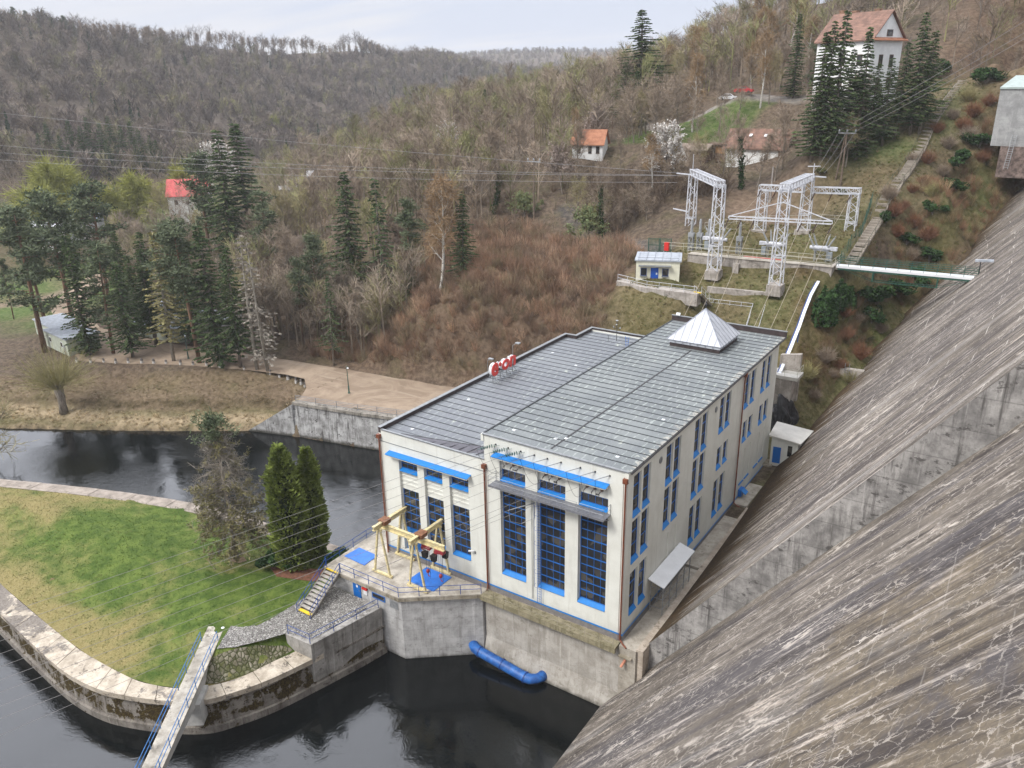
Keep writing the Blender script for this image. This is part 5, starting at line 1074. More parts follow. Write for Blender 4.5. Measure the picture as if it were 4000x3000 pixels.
Cb, Ct, Rb_, Rt = Vector((-7.6,66.4,18.7)), Vector((-7.6,66.4,33.2)), Vector((-9.8,88,23.6)), Vector((-9.8,88,32.4))
mb = MB(); mast(mb, Cb, Ct, 1.7, 1.35, 11); mb.build('tower', M_lat, g2); mb = MB(); mast(mb, Rb_, Rt, 1.7, 1.4, 7); mb.build('tower', M_lat, g2)
mb = MB(); truss(mb, Ct+Vector((0,-.4,.2)), Rt+Vector((0,.4,.2)), 1.4, 1.0, 18); mb.build('beam', M_lat, g2)
cb0, cb1 = Vector((-15.4,66.0,28.75)), Vector((-.1,66.0,29.15)); mb = MB()
for z in (0,-.42): mb.bar(cb0+Vector((0,-.9,z)),cb1+Vector((0,-.9,z)),.16,.16)
mb.bar(cb0+Vector((0,-.9,-.2)),cb0+Vector((0,-.9,-.21)),.2,.5)
for k in range(13): p = cb0.lerp(cb1,k/12)+Vector((0,-.9,0)); mb.bar(p,p+Vector((0,0,-.42)),.08,.08)
for e in (cb0,cb1): mb.bar(e+Vector((0,-.9,0)),Vector((-7.6,65.7,31.3)),.12,.12)
mb.build('crossbar', M_lat, g2)
mb = MB(); mb.bar(Rt+Vector((.2,.5,.3)),Rt+Vector((2.6,.8,.2)),.22,.2); mb.tube([Ct+Vector((-.7,18,0)),Ct+Vector((-.7,18,2.0))],.07,5); mb.bar(Ct+Vector((-1.7,18,1.5)),Ct+Vector((.3,18,1.6)),.14,.14); mb.build('bracket', M_lat, g2)
for k in range(6): p = cb0.lerp(cb1,[.0,.13,.26,.72,.86,1][k])+Vector((0,-.9,-.42)); strain(g2, p, p+Vector((-.35,-.5,-1.35)))
footing(g2, -7.6, 66.4, 18.75, 1.15, 1.7); footing(g2, -9.8, 88, 23.65, 1.3)
g3 = thing('pylon_row', (-10,88,23), 'long white lattice beam on two outer lattice legs at the back of the switchyard', 'pylon')
mb = MB(); mast(mb, (-17.4,88,23.0), (-17.4,88,30.0), 1.6, 1.35, 6); mb.build('tower', M_lat, g3); mb = MB(); mast(mb, (-2.1,88,23.4), (-2.1,88,30.3), 1.6, 1.35, 6); mb.build('tower', M_lat, g3)
mb = MB(); truss(mb, (-18.1,88,30.4),(-10.65,88,30.5), 1.2, .95, 8); truss(mb, (-8.95,88,30.5),(-1.3,88,30.7), 1.2, .95, 8); mb.build('beam', M_lat, g3)
for k in range(6): x = -17.6+[0,2.6,5.2,9.2,12.0,15.0][k]; strain(g3, (x,87.3,30.1),(x-.3,86.5,28.9))
footing(g3, -17.4, 88, 23.05, 1.3); footing(g3, -2.1, 88, 23.45, 1.3)
# breakers
M_por = simple('grey_porcelain', (.3,.31,.32), .35, .1, 3)
def breaker(x, y, z, flip, label):
    t = thing('circuit_breaker', (x,y,z), label, 'breaker', 'circuit breakers in the switchyard'); V3 = Vector
    mb = MB(); mb.lathe((x-1.9,y,z+2.15),[(.1,0),(.3,.05),(.34,.6),(.34,3.2),(.3,3.75),(.1,3.8)],12,(1,0,0)); mb.obox((x-1.95*flip,y,z+2.15),(1,0,0),(0,1,0),(0,0,1),.45,.36,.28); mb.build('tank', M_lat, t)
    for k, dx, tilt in ((0,-1.0,-.55),(1,.8,.35),(2,1.25,.6),(3,-.55,-.2)):
        a = V3((x+dx*flip,y+(.15 if k%2 else -.15),z+2.35)); d = V3((tilt*flip,(.25 if k > 1 else -.1),1)).normalized(); prof = [(.2,0),(.2,.25)]
        for j in range(9): prof += [(.1,.28+j*.16),(.16,.36+j*.16)]
        mb = MB(); mb.lathe(a, prof+[(.07,1.8),(.09,2.1)], 9, d); mb.build('bushing', M_por, t)
    mb = MB()
    for dx in (-.95,.95):
        for dy in (-.4,.4): mb.bar((x+dx,y+dy,z-.3),(x+dx,y+dy,z+1.9),.14,.14)
    mb.bar((x-.95,y-.4,z),(x+.95,y-.4,z+1.8),.06,.06); mb.bar((x+.95,y-.4,z),(x-.95,y-.4,z+1.8),.06,.06); mb.box(x-1.2,x+1.2,y-.45,y+.45,z+1.7,z+1.85); mb.build('stand', M_galv, t)
    mb = MB(); mb.box(x-1.5*flip-.35,x-1.5*flip+.35,y-.75,y-.35,z+.3,z+1.7); mb.build('cubicle', simple('grey_cubicle', (.26,.29,.32), .5, .06, 3), t)
breaker(-21.2,76.6,20.7,1,'white circuit breaker tank just behind the left lattice tower'); breaker(-11.4,76.8,20.7,1,'white circuit breaker tank just left of the middle lattice tower'); breaker(-3.9,77.2,20.7,-1,'white circuit breaker tank between the middle tower and the right end of the walkway')
def pedestal(x, y, z, kind, label, grp):
    t = thing('instrument_transformer', (x,y,z), label, 'transformer', grp); mb = MB(); mast(mb, (x,y,z-.3),(x,y,z+2.2), .7,.7,4); mb.v = [tuple(v) for v in mb.v]; mb.build('stand', M_galv, t)
    mb = MB(); mb.box(x-.5,x+.5,y-.4,y+.4,z+2.2,z+2.8); mb.build('base_tank', M_por, t)
    prof = [(.3,0),(.3,.15)]
    for j in range(10): prof += [(.17,.18+j*.17),(.26,.26+j*.17)]
    mb = MB(); mb.lathe((x,y,z+2.8), prof+[(.2,1.95),(.2,2.2),(.06,2.4)], 9); mb.build('column', M_por, t)
for x, y in ((-25.6,76.2),(-24.3,76.8),(-23.0,77.6)): pedestal(x, y, 20.8, 0, 'grey porcelain instrument transformer in the cluster of three beside the left breaker', 'instrument transformers in a cluster of three')
pedestal(-17.2,76.6,20.8,0,'single grey porcelain column on a lattice stand between the left and middle breakers', None)
tb = thing('fire_box', (-28.8,73.2,19.6), 'small red fire equipment box on a post beside the switchyard gate', 'box'); mb = MB(); mb.bar((-28.8,73.2,18.5),(-28.8,73.2,20.8),.1,.1); mb.build('post', M_galv, tb); mb = MB(); mb.box(-29.2,-28.4,72.95,73.4,20.7,22.1); mb.build('box', simple('red_paint', (.6,.03,.025), .4, .08, 4), tb)
gt = thing('gate', (-30.6,75,20), 'dark green mesh gate at the left entrance of the switchyard', 'gate'); mb = MB()
for i in range(2):
    a = Vector((-32.6+i*1.9,74.0+i*.8,20.0)); b = a+Vector((1.7,.75,0))
    for p in (a,b): mb.bar(p,p+Vector((0,0,2.4)),.12,.12)
    for z in (.1,1.2,2.3): mb.bar(a+Vector((0,0,z)),b+Vector((0,0,z)),.08,.08)
    for k in range(9): p = a.lerp(b,k/8); mb.bar(p,p+Vector((0,0,2.35)),.05,.05)
mb.build('frame', M_green, gt)
mb = MB(); mb.box(-15.2,-9.0,73.2,73.75,21.03,21.08); t = thing('red_mat', (-12,73.4,21.03), 'long red strip lying on the switchyard walkway', 'mat'); mb.build('mat', simple('faded_red', (.38,.06,.05), .8, .12, 1.5), t)
# cable chute down the slope and platform at its foot
ch = thing('cable_chute', (-1.5,60,10), 'shiny white cable duct sweeping down the slope to the hall corner', 'duct')
pts = [(-2.35,70.9,18.85),(-2.3,67,17.6),(-2.2,63.5,15.6),(-1.8,60,14.4),(-1.5,55,12.3),(-1.35,51.5,10.9),(-1.3,50,10.2)]
P = [Vector(p) for p in pts]; mb = MB()
for a, b in zip(P[:-1],P[1:]): mb.bar(a,b+(b-a)*.02,.42,.2)
mb.build('duct', simple('white_duct', (.8,.82,.85), .3, .03, 1), ch); mb = MB()
for a, b in zip(P[:-1],P[1:]): mb.bar(a+Vector((-.36,0,-.16)),b+Vector((-.36,0,-.16)),.1,.24)
for k in range(1,6): p = P[k]; mb.bar(p-Vector((0,0,.2)),p-Vector((0,0,2.4)),.12,.12)
mb.build('support', M_navy, ch)
pf = thing('valve_platform', (0,50.5,3), 'small pale concrete platform on a pier behind the hall corner', 'platform')
mb = MB(); mb.prism([(-2.2,49.2),(1.4,49.2),(1.4,52.2),(-2.2,52.2)], 9.9, 10.35); mb.build('slab', simple('pale_slab', (.5,.48,.44), .85, .08, 1), pf); mb = MB(); mb.prism([(-1.4,49.6),(.3,49.6),(.4,51.8),(-1.4,51.8)], 2, 9.9, [(-1.7,49.5),(.8,49.5),(.8,52),(-1.7,52)]); mb.prism([(-1.9,51.9),(.9,51.9),(.9,52.6),(-1.9,52.6)], 6, [12.4,12.9,12.9,12.4]); mb.build('pier', M_conc, pf)
mb = MB()
for z in (.55,1.1): mb.tube([(-2.1,49.3,10.35+z),(1.3,49.3,10.35+z),(1.3,52.1,10.35+z)],.03,5)
for p in ((-2.1,49.3),(-.4,49.3),(1.3,49.3),(1.3,50.7),(1.3,52.1)): mb.tube([(*p,10.3),(*p,11.47)],.03,5)
mb.build('railing', M_railw, pf)
tr = thing('tarp_heap', (-.2,49.5,2), 'rock heap wrapped in black plastic sheet behind the hall corner', 'heap')
rr = random.Random(5); import bmesh
bm = bmesh.new(); bmesh.ops.create_icosphere(bm, subdivisions=4, radius=1)
for v in bm.verts:
    c = v.co.copy(); k = 1+.22*math.sin(5*c.x+2*c.z)*math.cos(4*c.y+1)+.1*math.sin(11*c.z+7*c.x)+rr.uniform(-.03,.03); v.co = Vector((c.x*1.9*k, c.y*1.5*k, c.z*3.6*k+1.6))
me = bpy.data.meshes.new('sheet'); bm.to_mesh(me); bm.free(); me.materials.append(simple('black_plastic', (.03,.03,.033), .35, .5, 1.2, bump=.4)); add_obj('sheet', me, tr)
hd = thing('headwall', (6,63,4), 'small stained concrete headwall with a rusty opening beside the dam foot', 'wall')
mb = MB(); mb.prism([(4.0,63),(8.6,63.3),(8.7,64.3),(4.0,64)], 3, 8.1); mb.build('wall', M_conc, hd); mb = MB(); mb.box(6.9,7.6,62.85,63.05,5.4,7.2); mb.build('opening', simple('rust', (.12,.045,.02), .9, .2, 3), hd); mb = MB()
for x in (4.7,5.3): mb.tube([(x,62.9,4.6),(x,62.9,9.1)],.04,5)
for k in range(9): mb.tube([(4.7,62.9,4.9+k*.4),(5.3,62.9,4.9+k*.4)],.03,5)
mb.build('ladder', M_galv, hd)
# long stair up the abutment
ls = thing('long_stair', (2,100,20), 'long straight flight of stone steps climbing the abutment slope', 'stairs')
Pts = [(-1.2,73.6,20.5),(.6,76.8,20.7),(1.5,81,23.8),(1.6,92,26.6),(2.4,100,31.0),(3.2,113,35.8),(3.4,119,39.0),(5.2,129,44.4),(6.0,134,46.2)]
mb = MB(); dd = densify(Pts, .5); 
for x, y, z in dd[::2]: zt = max(z, hz(x, y)+.12); mb.box(x-.85, x+.85, y-.18, y+.3, zt-.45, zt+.06); 
for k in (-.85,.85):
    for a, b in zip(dd[::4][:-1], dd[::4][1:]): mb.bar((a[0]+k,a[1],max(a[2],hz(a[0],a[1])+.12)-.3),(b[0]+k,b[1],max(b[2],hz(b[0],b[1])+.12)-.3),.12,.4)
mb.build('steps', mat_concrete('old_steps', (.2,.17,.14), (.36,.32,.27), (.06,.05,.035), .5, vert=False), ls)
mb = MB()
for k in (-.95,.95):
    for a, b in zip(dd[::8][:-1], dd[::8][1:]): za, zb = max(a[2],hz(a[0],a[1])+.1), max(b[2],hz(b[0],b[1])+.1); mb.tube([(a[0]+k,a[1],za+.95),(b[0]+k,b[1],zb+.95)],.04,4); mb.tube([(a[0]+k,a[1],za-.1),(a[0]+k,a[1],za+.97)],.04,4)
mb.build('handrail', simple('rusty_green_rail', (.085,.085,.06), .7, .2, 2), ls)
fn = thing('mesh_fence', (-.5,85,21), 'green mesh fence beside the foot of the long stair', 'fence'); mb = MB(); Q = [(-.6,76.2),(-.2,80),(.1,86),(-.2,93)]
for a, b in zip(Q[:-1],Q[1:]):
    za, zb = hz(*a), hz(*b)
    for z in (.1,.7,1.3,1.9): mb.tube([(*a,za+z),(*b,zb+z)],.025,4)
    m = int(math.dist(a,b)/.5)
    for k in range(m+1): u = k/m; x, y, z = a[0]+(b[0]-a[0])*u, a[1]+(b[1]-a[1])*u, za+(zb-za)*u; mb.tube([(x,y,z-.1),(x,y,z+(2.2 if k%5==0 else 1.9))],.05 if k%5==0 else .014,4)
mb.build('mesh', M_green, fn)
# dam footbridge
db = thing('dam_footbridge', (9,75,21), 'slender green steel footbridge with a white deck edge spanning from the slope to the dam', 'footbridge')
a, b = Vector((-.6,74.2,21.0)), Vector((18.6,75.4,21.0)); s = (b-a).normalized(); q = Vector((-s.y,s.x,0))
mb = MB(); mb.bar(a-q*.75+Vector((0,0,-.1)),b-q*.75+Vector((0,0,-.1)),.1,.36); mb.bar(a+Vector((0,0,.02)),b+Vector((0,0,.02)),1.4,.08); mb.build('deck', M_white, db)
mb = MB()
for k in (-.65,.65): mb.bar(a+q*k+Vector((0,0,-.36)),b+q*k+Vector((0,0,-.36)),.16,.42)
for t_ in (.28,.74):
    for k in (-.6,.6): p = a.lerp(b,t_)+q*k; mb.bar(p-Vector((0,0,.4)),p-Vector((0,0,2.0)),.18,.18)
p0, p1 = a.lerp(b,.28)-Vector((0,0,1.95)), a.lerp(b,.74)-Vector((0,0,1.95))
for k in (-.6,.6): mb.bar(p0+q*k,p1+q*k,.12,.12); mb.bar(a.lerp(b,.06)+q*k-Vector((0,0,.5)),p0+q*k,.06,.06); mb.bar(b.lerp(a,.04)+q*k-Vector((0,0,.5)),p1+q*k,.06,.06)
mb.build('girder', M_green, db)
for k in (-.7,.7):
    mb = MB()
    for z in (.4,.75,1.1,1.35): mb.tube([a+q*k+Vector((0,0,z)),b+q*k+Vector((0,0,z))],.028,5)
    for i in range(12): p = a.lerp(b,i/11)+q*k; mb.tube([p,p+Vector((0,0,1.36))],.035,5)
    mb.build('railing', M_green, db)
dl = thing('dam_lamp', (18.8,75.4,21), 'white trough lamp on a dark post at the dam end of the green footbridge', 'lamp'); mb = MB(); mb.bar((18.75,75.2,20.5),(18.65,75.2,23.4),.14,.14); mb.build('post', M_dark, dl); mb = MB(); mb.obox((19.1,75.2,23.55),(1,0,.08),(0,1,0),(-.08,0,1),1.15,.3,.14); mb.build('lamp_head', M_cabroof, dl)
# abutment block
ab = thing('abutment_block', (20,120,33), 'grey concrete block of the dam crest above a ladder at the end of the dam', 'building')
mb = MB(); mb.prism([(14.1,116.5),(24,115.5),(26,127),(15.5,127)], 36.4, 46.0); mb.build('wall', mat_concrete('block_panels', (.24,.24,.24), (.38,.38,.375), (.2,.2,.2), .4, course=2.2), ab)
mb = MB(); mb.prism([(14.0,116.3),(24,115.2),(26,127.2),(15.4,127.2)], 46.0, [46.3,46.3,48.2,48.2]); mb.build('roof', simple('greenish_zinc', (.36,.42,.40), .5, .08, 1.5), ab)
mb = MB(); mb.prism([(15.8,116),(25,115),(25,118),(16,118)], 31, 36.4); mb.build('plinth', simple('dark_brick_stone', (.2,.15,.13), .95, .3, 1.2), ab)
mb = MB()
for x in (17.35,18.0): mb.tube([(x-.4,114.6,32.6),(x,115.6,38.4)],.06,5)
for k in range(14): u = k/14; mb.tube([(16.95+.4*u,114.6+u,32.9+5.4*u),(17.6+.4*u,114.6+u,32.9+5.4*u)],.05,5)
mb.build('ladder', M_galv, ab)
# poles
def pole(x, y, z, top, label, mat, arm=True, A=False):
    t = thing('power_pole', (x,y,z), label, 'pole'); mb = MB()
    mb.tube([(x-.0,y,z-.5),(x,y,top)],[.2,.14],8)
    if A: mb.tube([(x-1.3,y+.6,z-.5),(x-.25,y,top-.4)],[.2,.14],8); mb.bar((x-.9,y+.4,z+3),(x,y,z+3),.14,.14)
    mb.build('pole', mat, t)
    if arm:
        mb = MB(); mb.bar((x-1.5,y,top+.1),(x+1.6,y,top+.1),.16,.16); mb.build('crossarm', M_galv, t)
        for k in (-1.35,0,1.45): mb = MB(); mb.lathe((x+k,y,top+.18),[(.04,0),(.04,.15),(.16,.2),(.2,.32),(.1,.4),(.13,.5),(.05,.6)],7); mb.build('insulator', M_por, t)
pole(-7.6,101.9,29,38.9,'brown wooden A-pole with three insulators beside the long stair',M_wood,True,True)
pole(-19.6,99.9,25,32.8,'bare grey concrete pole behind the switchyard',simple('grey_pole', (.3,.27,.25), .9, .12, 3),False)
pole(-63,84,22.5,33.4,'grey pole with a crossarm in the bare wood left of the switchyard',M_wood,True)
# ---------------------------------------------------------------- houses
M_hw = simple('white_render', (.75,.75,.74), .85, .05, .6)
def mat_tiles(name, lo, hi):
    m, nt, b = new_mat(name); n = N(nt); p = n.pos(); s = n.sep(p)
    r = n.math('FRACT', n.math('MULTIPLY', s[2], 3.2)); c = n.mix(n.ramp(n.noise(p, .8, 6, .7), .35, .65), lo, hi)
    c = n.mix(n.math('MULTIPLY', n.ramp(r, .3, .05), .6), c, tuple(x*.45 for x in lo)); w = n.noise(p, 6, 4, .7); c = n.mix(n.math('MULTIPLY', n.ramp(w, .55, .7), .45), c, tuple(x*.5 for x in lo))
    n.put(b.inputs['Base Color'], c); b.inputs['Roughness'].default_value = .9; return m
M_t1 = mat_tiles('old_roof_tiles', (.14,.08,.06), (.26,.145,.105)); M_t2 = mat_tiles('orange_roof_tiles', (.3,.125,.07), (.44,.2,.115)); M_t3 = mat_tiles('red_roof_sheet', (.5,.09,.09), (.66,.16,.15)); M_t4 = mat_tiles('pale_roof', (.4,.4,.42), (.58,.58,.6))
M_brown = simple('brown_timber', (.13,.08,.055), .85, .2, 2)
def house(name, label, c, ang, L, Wd, z0, ze, zr, wallm, roofm, over=.5, wins=(), gable_wins=(), chimneys=(), cat='house', hip=0):
    t = thing(name, (c[0],c[1],z0), label, cat); ux = Vector((math.cos(ang),math.sin(ang),0)); uy = Vector((-ux.y,ux.x,0)); C = Vector((c[0],c[1],0))
    def P(u, v, z): return C+ux*u+uy*v+Vector((0,0,z))
    l, w = L/2, Wd/2; mb = MB()
    v = [P(-l,-w,z0),P(l,-w,z0),P(l,w,z0),P(-l,w,z0),P(-l,-w,ze),P(l,-w,ze),P(l,w,ze),P(-l,w,ze),P(-l,0,zr-.15),P(l,0,zr-.15)]
    mb.add(v, [(0,1,5,4),(1,2,6,9,5),(2,3,7,6),(3,0,4,8,7)]); mb.build('wall', wallm, t)
    mb = MB(); sl = (zr-ze)/w; zo = ze-sl*over; th = .22
    r = [P(-l-over+hip,0,zr),P(l+over-hip*0,0,zr)]; e = [P(-l-over,-w-over,zo),P(l+over,-w-over,zo),P(l+over,w+over,zo),P(-l-over,w+over,zo)]; up = Vector((0,0,th))
    V = [e[0],e[1],r[1],r[0],e[2],e[3]]; V += [p+up for p in V]
    mb.add(V, [(6,7,8,9),(8,10,11,9),(3,2,1,0),(3,5,4,2),(0,1,7,6),(4,5,11,10),(1,2,8,7),(2,4,10,8),(3,0,6,9),(5,3,9,11)]); rf = mb.build('roof', roofm, t)
    for (u, vv, h) in chimneys: mb = MB(); k = zr-abs(vv)*sl; mb.obox(P(u,vv,k+h/2-.3),ux,uy,(0,0,1),.5,.45,h/2+.5); mb.obox(P(u,vv,k+h+.2),ux,uy,(0,0,1),.6,.55,.1); mb.build('chimney', simple('chimney_brick', (.34,.2,.13), .9, .2, 2), rf)
    for (u, z, a_, b_) in wins:
        mb = MB(); mb.obox(P(u,-w-.02,z),ux,uy,(0,0,1),a_,.06,b_); f_ = mb.build('window', M_brown, t); mb = MB(); mb.obox(P(u,-w-.07,z),ux,uy,(0,0,1),a_*.82,.03,b_*.86); mb.build('pane', M_glass, f_)
    for (vv, z, a_, b_) in gable_wins:
        mb = MB(); mb.obox(P(l+.02,vv,z),ux,uy,(0,0,1),.06,a_,b_); f_ = mb.build('window', M_brown, t); mb = MB(); mb.obox(P(l+.07,vv,z),ux,uy,(0,0,1),.03,a_*.82,b_*.86); mb.build('pane', M_glass, f_)
    return t, P
t, P_ = house('villa', 'big white house with a steep red-brown tiled roof behind the dark spruces', (-12.9,127.5), -.42, 12.6, 9.6, 41, 55.4, 60.2, M_hw, M_t1, .55, wins=[(-4,51.5,.6,1.0),(0,51.5,.6,1.0),(4,51.5,.6,1.0),(-4,47.5,.6,1.0),(0,47.5,.6,1.0),(4,47.5,.6,1.0)], gable_wins=[(-1.5,51.2,.6,1.2),(1.8,51.2,.6,1.2),(.3,56.3,.9,.6),(-1.5,47.0,.6,1.1),(1.8,47,.6,1.1)], chimneys=[(-5.5,1.0,1.6),(-2.2,.6,.9),(3,.5,.8)])
mb = MB(); l = 6.3; V = [P_(l,-5.3,55.5),P_(l,5.3,55.5),P_(l+.9,5.3,55.0),P_(l+.9,-5.3,55.0)]; mb.add(V+[v-Vector((0,0,.15)) for v in V], [(0,1,2,3)[::-1],(4,5,6,7),(3,2,6,7),(0,3,7,4),(1,5,6,2)]); mb.build('gable_skirt_roof', M_t2, t)
t = thing('roof_aerial', (-11.5,128,60), 'thin television aerial on the ridge of the big white house', 'aerial'); mb = MB(); q = P_(2,0,60.1); mb.tube([q,q+Vector((0,0,1.8))],.04,5); mb.bar(q+Vector((-1.6,0,1.5)),q+Vector((1.6,.2,1.6)),.05,.05); mb.bar(q+Vector((-2.6,0,1.1)),q+Vector((1.2,.2,1.15)),.05,.05); mb.build('aerial', M_dark, t)
t, P_ = house('chalet', 'low white chalet with a russet tiled roof above the switchyard', (-28.8,120.3), -.03, 12.6, 6.6, 30.6, 35.0, 38.2, M_hw, M_t1, .6, wins=[(2.5,32.9,.35,.5)])
mb = MB(); mb.obox(P_(-7.6,-.8,33.2),(1,0,0),(0,1,0),(0,0,1),1.2,2.4,1.6); mb.build('wooden_porch', simple('yellow_timber', (.36,.2,.09), .8, .15, 2), t)
mb = MB()
for k in range(14): p = P_(-10.6+k*.32,-3.4,31.9); mb.bar(p,p+Vector((0,0,1.4)),.16,.05)
mb.bar(P_(-10.8,-3.4,33.3),P_(-6.3,-3.4,33.3),.1,.1); mb.obox(P_(-8.5,-2.2,31.7),(1,0,0),(0,1,0),(0,0,1),2.3,1.3,.12); mb.obox(P_(-8.6,-1.4,35.2),(1,0,0),(0,1,0),(0,0,1),2.6,2.4,.1); mb.build('veranda', M_brown, t)
mb = MB(); mb.obox(P_(6.0,-3.36,33),(1,0,0),(0,1,0),(0,0,1),.9,.1,2.2); mb.build('dark_boarding', M_brown, t)
mb = MB(); mb.obox(P_(1.6,-1.8,37.2),(1,0,0),(0,.8,.55),(0,-.55,.8),.3,.4,.05); mb.obox(P_(-1.6,-1.8,37.2),(1,0,0),(0,.8,.55),(0,-.55,.8),.3,.4,.05); mb.build('rooflight', M_white, t)
t, _ = house('brown_shed', 'small brown timber shed with a pale flat-pitched roof left of the chalet', (-41.2,116), -.05, 6, 4.5, 30.6, 34.3, 35.2, M_brown, simple('felt_roof', (.25,.2,.165), .9, .12, 2), .5, cat='shed')
house('white_cottage', 'white cottage with an orange tiled roof among the bare trees', (-64.9,111), .25, 7.0, 5.0, 31.5, 35.4, 38.0, M_hw, M_t2, .5, wins=[(-2,33.9,.45,.8),(.6,33.9,.4,.8),(2.4,33.9,.4,.8)])
house('white_annex', 'small whitewashed outbuilding below the white cottage', (-73.0,110.5), .2, 3.6, 3, 28.6, 32.6, 33.6, M_hw, M_t1, .3, wins=[(0,31,.3,.8)], cat='outbuilding')
house('red_roof_villa', 'house with a bright red roof among the trees on the valley floor', (-247,131), .72, 14, 10, -1.5, 4.6+6.5, 16.2, M_hw, M_t3, .6, wins=[(-4,8.5,.6,.9),(0,8.5,.6,.9),(4,8.5,.6,.9)], chimneys=[(2,0,1)])
house('valley_house', 'pale gabled house far off in the valley behind the tall spruces', (-222,160.5), -.6, 6, 5, 8, 14.0, 17.4, M_hw, M_t4, .5, gable_wins=[(0,13.5,.6,.8)])
house('valley_house', 'long pale house beside the gabled house in the far valley', (-215.5,168), .75, 9, 5, 9, 15.2, 17.2, M_hw, M_t4, .5, wins=[(-2,14,.5,.7),(2,14,.5,.7)])
house('valley_shed', 'pale shed low in front of the far valley houses', (-222.5,157), .75, 5, 4, 5, 11.2, 12.2, simple('grey_boards', (.3,.3,.3), .8, .1, 1), M_t4, .5, cat='shed')
house('valley_shed', 'bluish metal roofed shed behind the pines on the left', (-229,80), .75, 9, 6, 2, 10.6, 11.6, simple('grey_boards', (.3,.3,.3), .8, .1, 1), simple('blue_grey_sheet', (.5,.57,.68), .45, .06, 1), .5, cat='shed')
house('valley_shed', 'white roofed shed low on the left behind the pines', (-234,70), .6, 8, 6, 1, 9.2, 10.2, M_hw, M_t4, .5, cat='shed')
# cars on the upper road
def car(c, ang, body, label):
    t = thing('parked_car', c, label, 'car'); C = Vector(c); ux = Vector((math.cos(ang),math.sin(ang),0)); uy = Vector((-ux.y,ux.x,0))
    def P(u, v, z): return C+ux*u+uy*v+Vector((0,0,z))
    prof = [(-2.1,.35),(-2.15,.75),(-1.9,.98),(-1.45,1.05),(-.85,1.5),(.55,1.52),(1.2,1.02),(1.95,.9),(2.15,.6),(2.1,.35)]
    mb = MB(); n = len(prof); mb.add([P(u,-.85 if z < 1.1 else -.7,z) for u, z in prof]+[P(u,.85 if z < 1.1 else .7,z) for u, z in prof], [(i,i+1,n+i+1,n+i)[::-1] for i in range(n-1)]+[tuple(range(n)),tuple(range(n,2*n))[::-1]]); mb.build('body', body, t)
    mb = MB(); g = [(-1.3,1.08),(-.8,1.42),(.5,1.44),(1.02,1.08)]
    for s in (-1,1): mb = MB(); mb.add([P(u,s*(.86 if z < 1.2 else .74),z) for u, z in g], [(0,1,2,3) if s > 0 else (3,2,1,0)]); mb.build('window', M_glass, t)
    for u in (-1.35,1.35):
        for s in (-1,1): mb = MB(); mb.lathe(P(u,s*.72,.33),[(.33,0),(.33,.18),(.2,.2)],12,uy*s); mb.build('wheel', M_black, t)
zc = hz(-39.4,137.5); car((-39.2,137.6,hz(-39.2,137.6)+.05), .05, simple('car_red', (.5,.03,.04), .3, .05, 3), 'red car parked on the road above the bright green bank'); car((-43.2,138.6,hz(-43.2,138.6)+.05), .3, M_white, 'white car parked behind the red car on the upper road')
# ---------------------------------------------------------------- overhead wires
def wire(a, b, sag, r, label, grp, n=14, mat=None):
    a, b = Vector(a), Vector(b); mb = MB(); mb.tube([a.lerp(b,k/n)-Vector((0,0,sag*4*(k/n)*(1-k/n))) for k in range(n+1)], r, 4)
    tag(mb.build('overhead_wire', mat or M_dark), label, 'wire', grp)
M_wire = simple('dull_wire', (.2,.19,.185), .5, .1, 2)
WEND = [(-42.6,-35.1,7.0),(-40.7,-36.0,7.0),(-38.9,-36.8,7.0),(-37.2,-37.5,7.0),(-35.6,-38.3,7.0),(-34.0,-39.0,7.0),(-32.6,-39.6,7.0),(-31.1,-40.3,7.0),(-29.8,-40.9,7.0)]
for e, w_ in zip(LINE_END, WEND):
    w2 = Vector(w_); d = w2-e; wire(e, e+d*1.45, .35, .017, 'thin power line running from the hall parapet out over the lawn island and the water', 'power lines from the hall front', mat=M_wire)
e = Vector((-9.6,-.05,11.2)); t = thing('line_anchor', e, 'grey strain rod on the pier beside the caged ladder', 'insulator'); mb = MB(); f = e+Vector((-1.9,-1.7,-.55)); mb.tube([e,e.lerp(f,.5),f],[.05,.07,.03],6); mb.tube([f,f+Vector((.2,.1,-1.2)),f+Vector((.9,.9,-1.6)),e+Vector((0,0,-1.6)),e+Vector((0,0,-.2))],.025,5); mb.build('rod', M_galv, t)
wire(f, f+(Vector((-32.9,-40.2,3.2))-f)*1.4, .3, .018, 'lower power line from the caged ladder pier out over the crane terrace', 'power lines from the hall front', mat=M_wire)
for i, (a, b) in enumerate([((-32.6,86.8,32.3),(-182,40.1,44.4)),((-33.6,86.8,31.9),(-182.5,38.9,37.9)),((-31.5,86.8,31.9),(-182.7,38.6,36.3)),((-33.2,86.8,30.6),(-182.8,38.3,34.7))]):
    wire(a, Vector(a)+(Vector(b)-Vector(a))*1.3, 2.0 if i else 1.0, .032, 'long power line spanning the valley from the left portal pylon', 'valley power lines', mat=simple('pale_wire', (.26,.25,.25), .5, .1, 2))
for k, (x, e) in enumerate(zip((-8.95,-7.6,-6.15), [(16.5,103.0,56.7),(16.8,103.0,55.0),(16.9,103.0,54.1)])):
    wire((x,101.9,39.4), Vector((x,101.9,39.4))+(Vector(e)-Vector((x,101.9,39.4)))*1.5, .6, .03, 'power line rising from the wooden A-pole towards the top of the dam', 'power lines above the long stair', mat=M_wire)
    wire((x,101.9,39.4), (-9.2+k*.9,88,33.4), .5, .03, 'power line dropping from the wooden A-pole to the middle pylon', 'power lines above the long stair', mat=M_wire)
RE = [(-14.3,44.5,17.48),(-11.92,44.5,18.37),(-9.55,44.5,19.39),(-4.44,44.5,17.46),(-2.28,44.5,17.36),(-.15,44.5,17.7)]
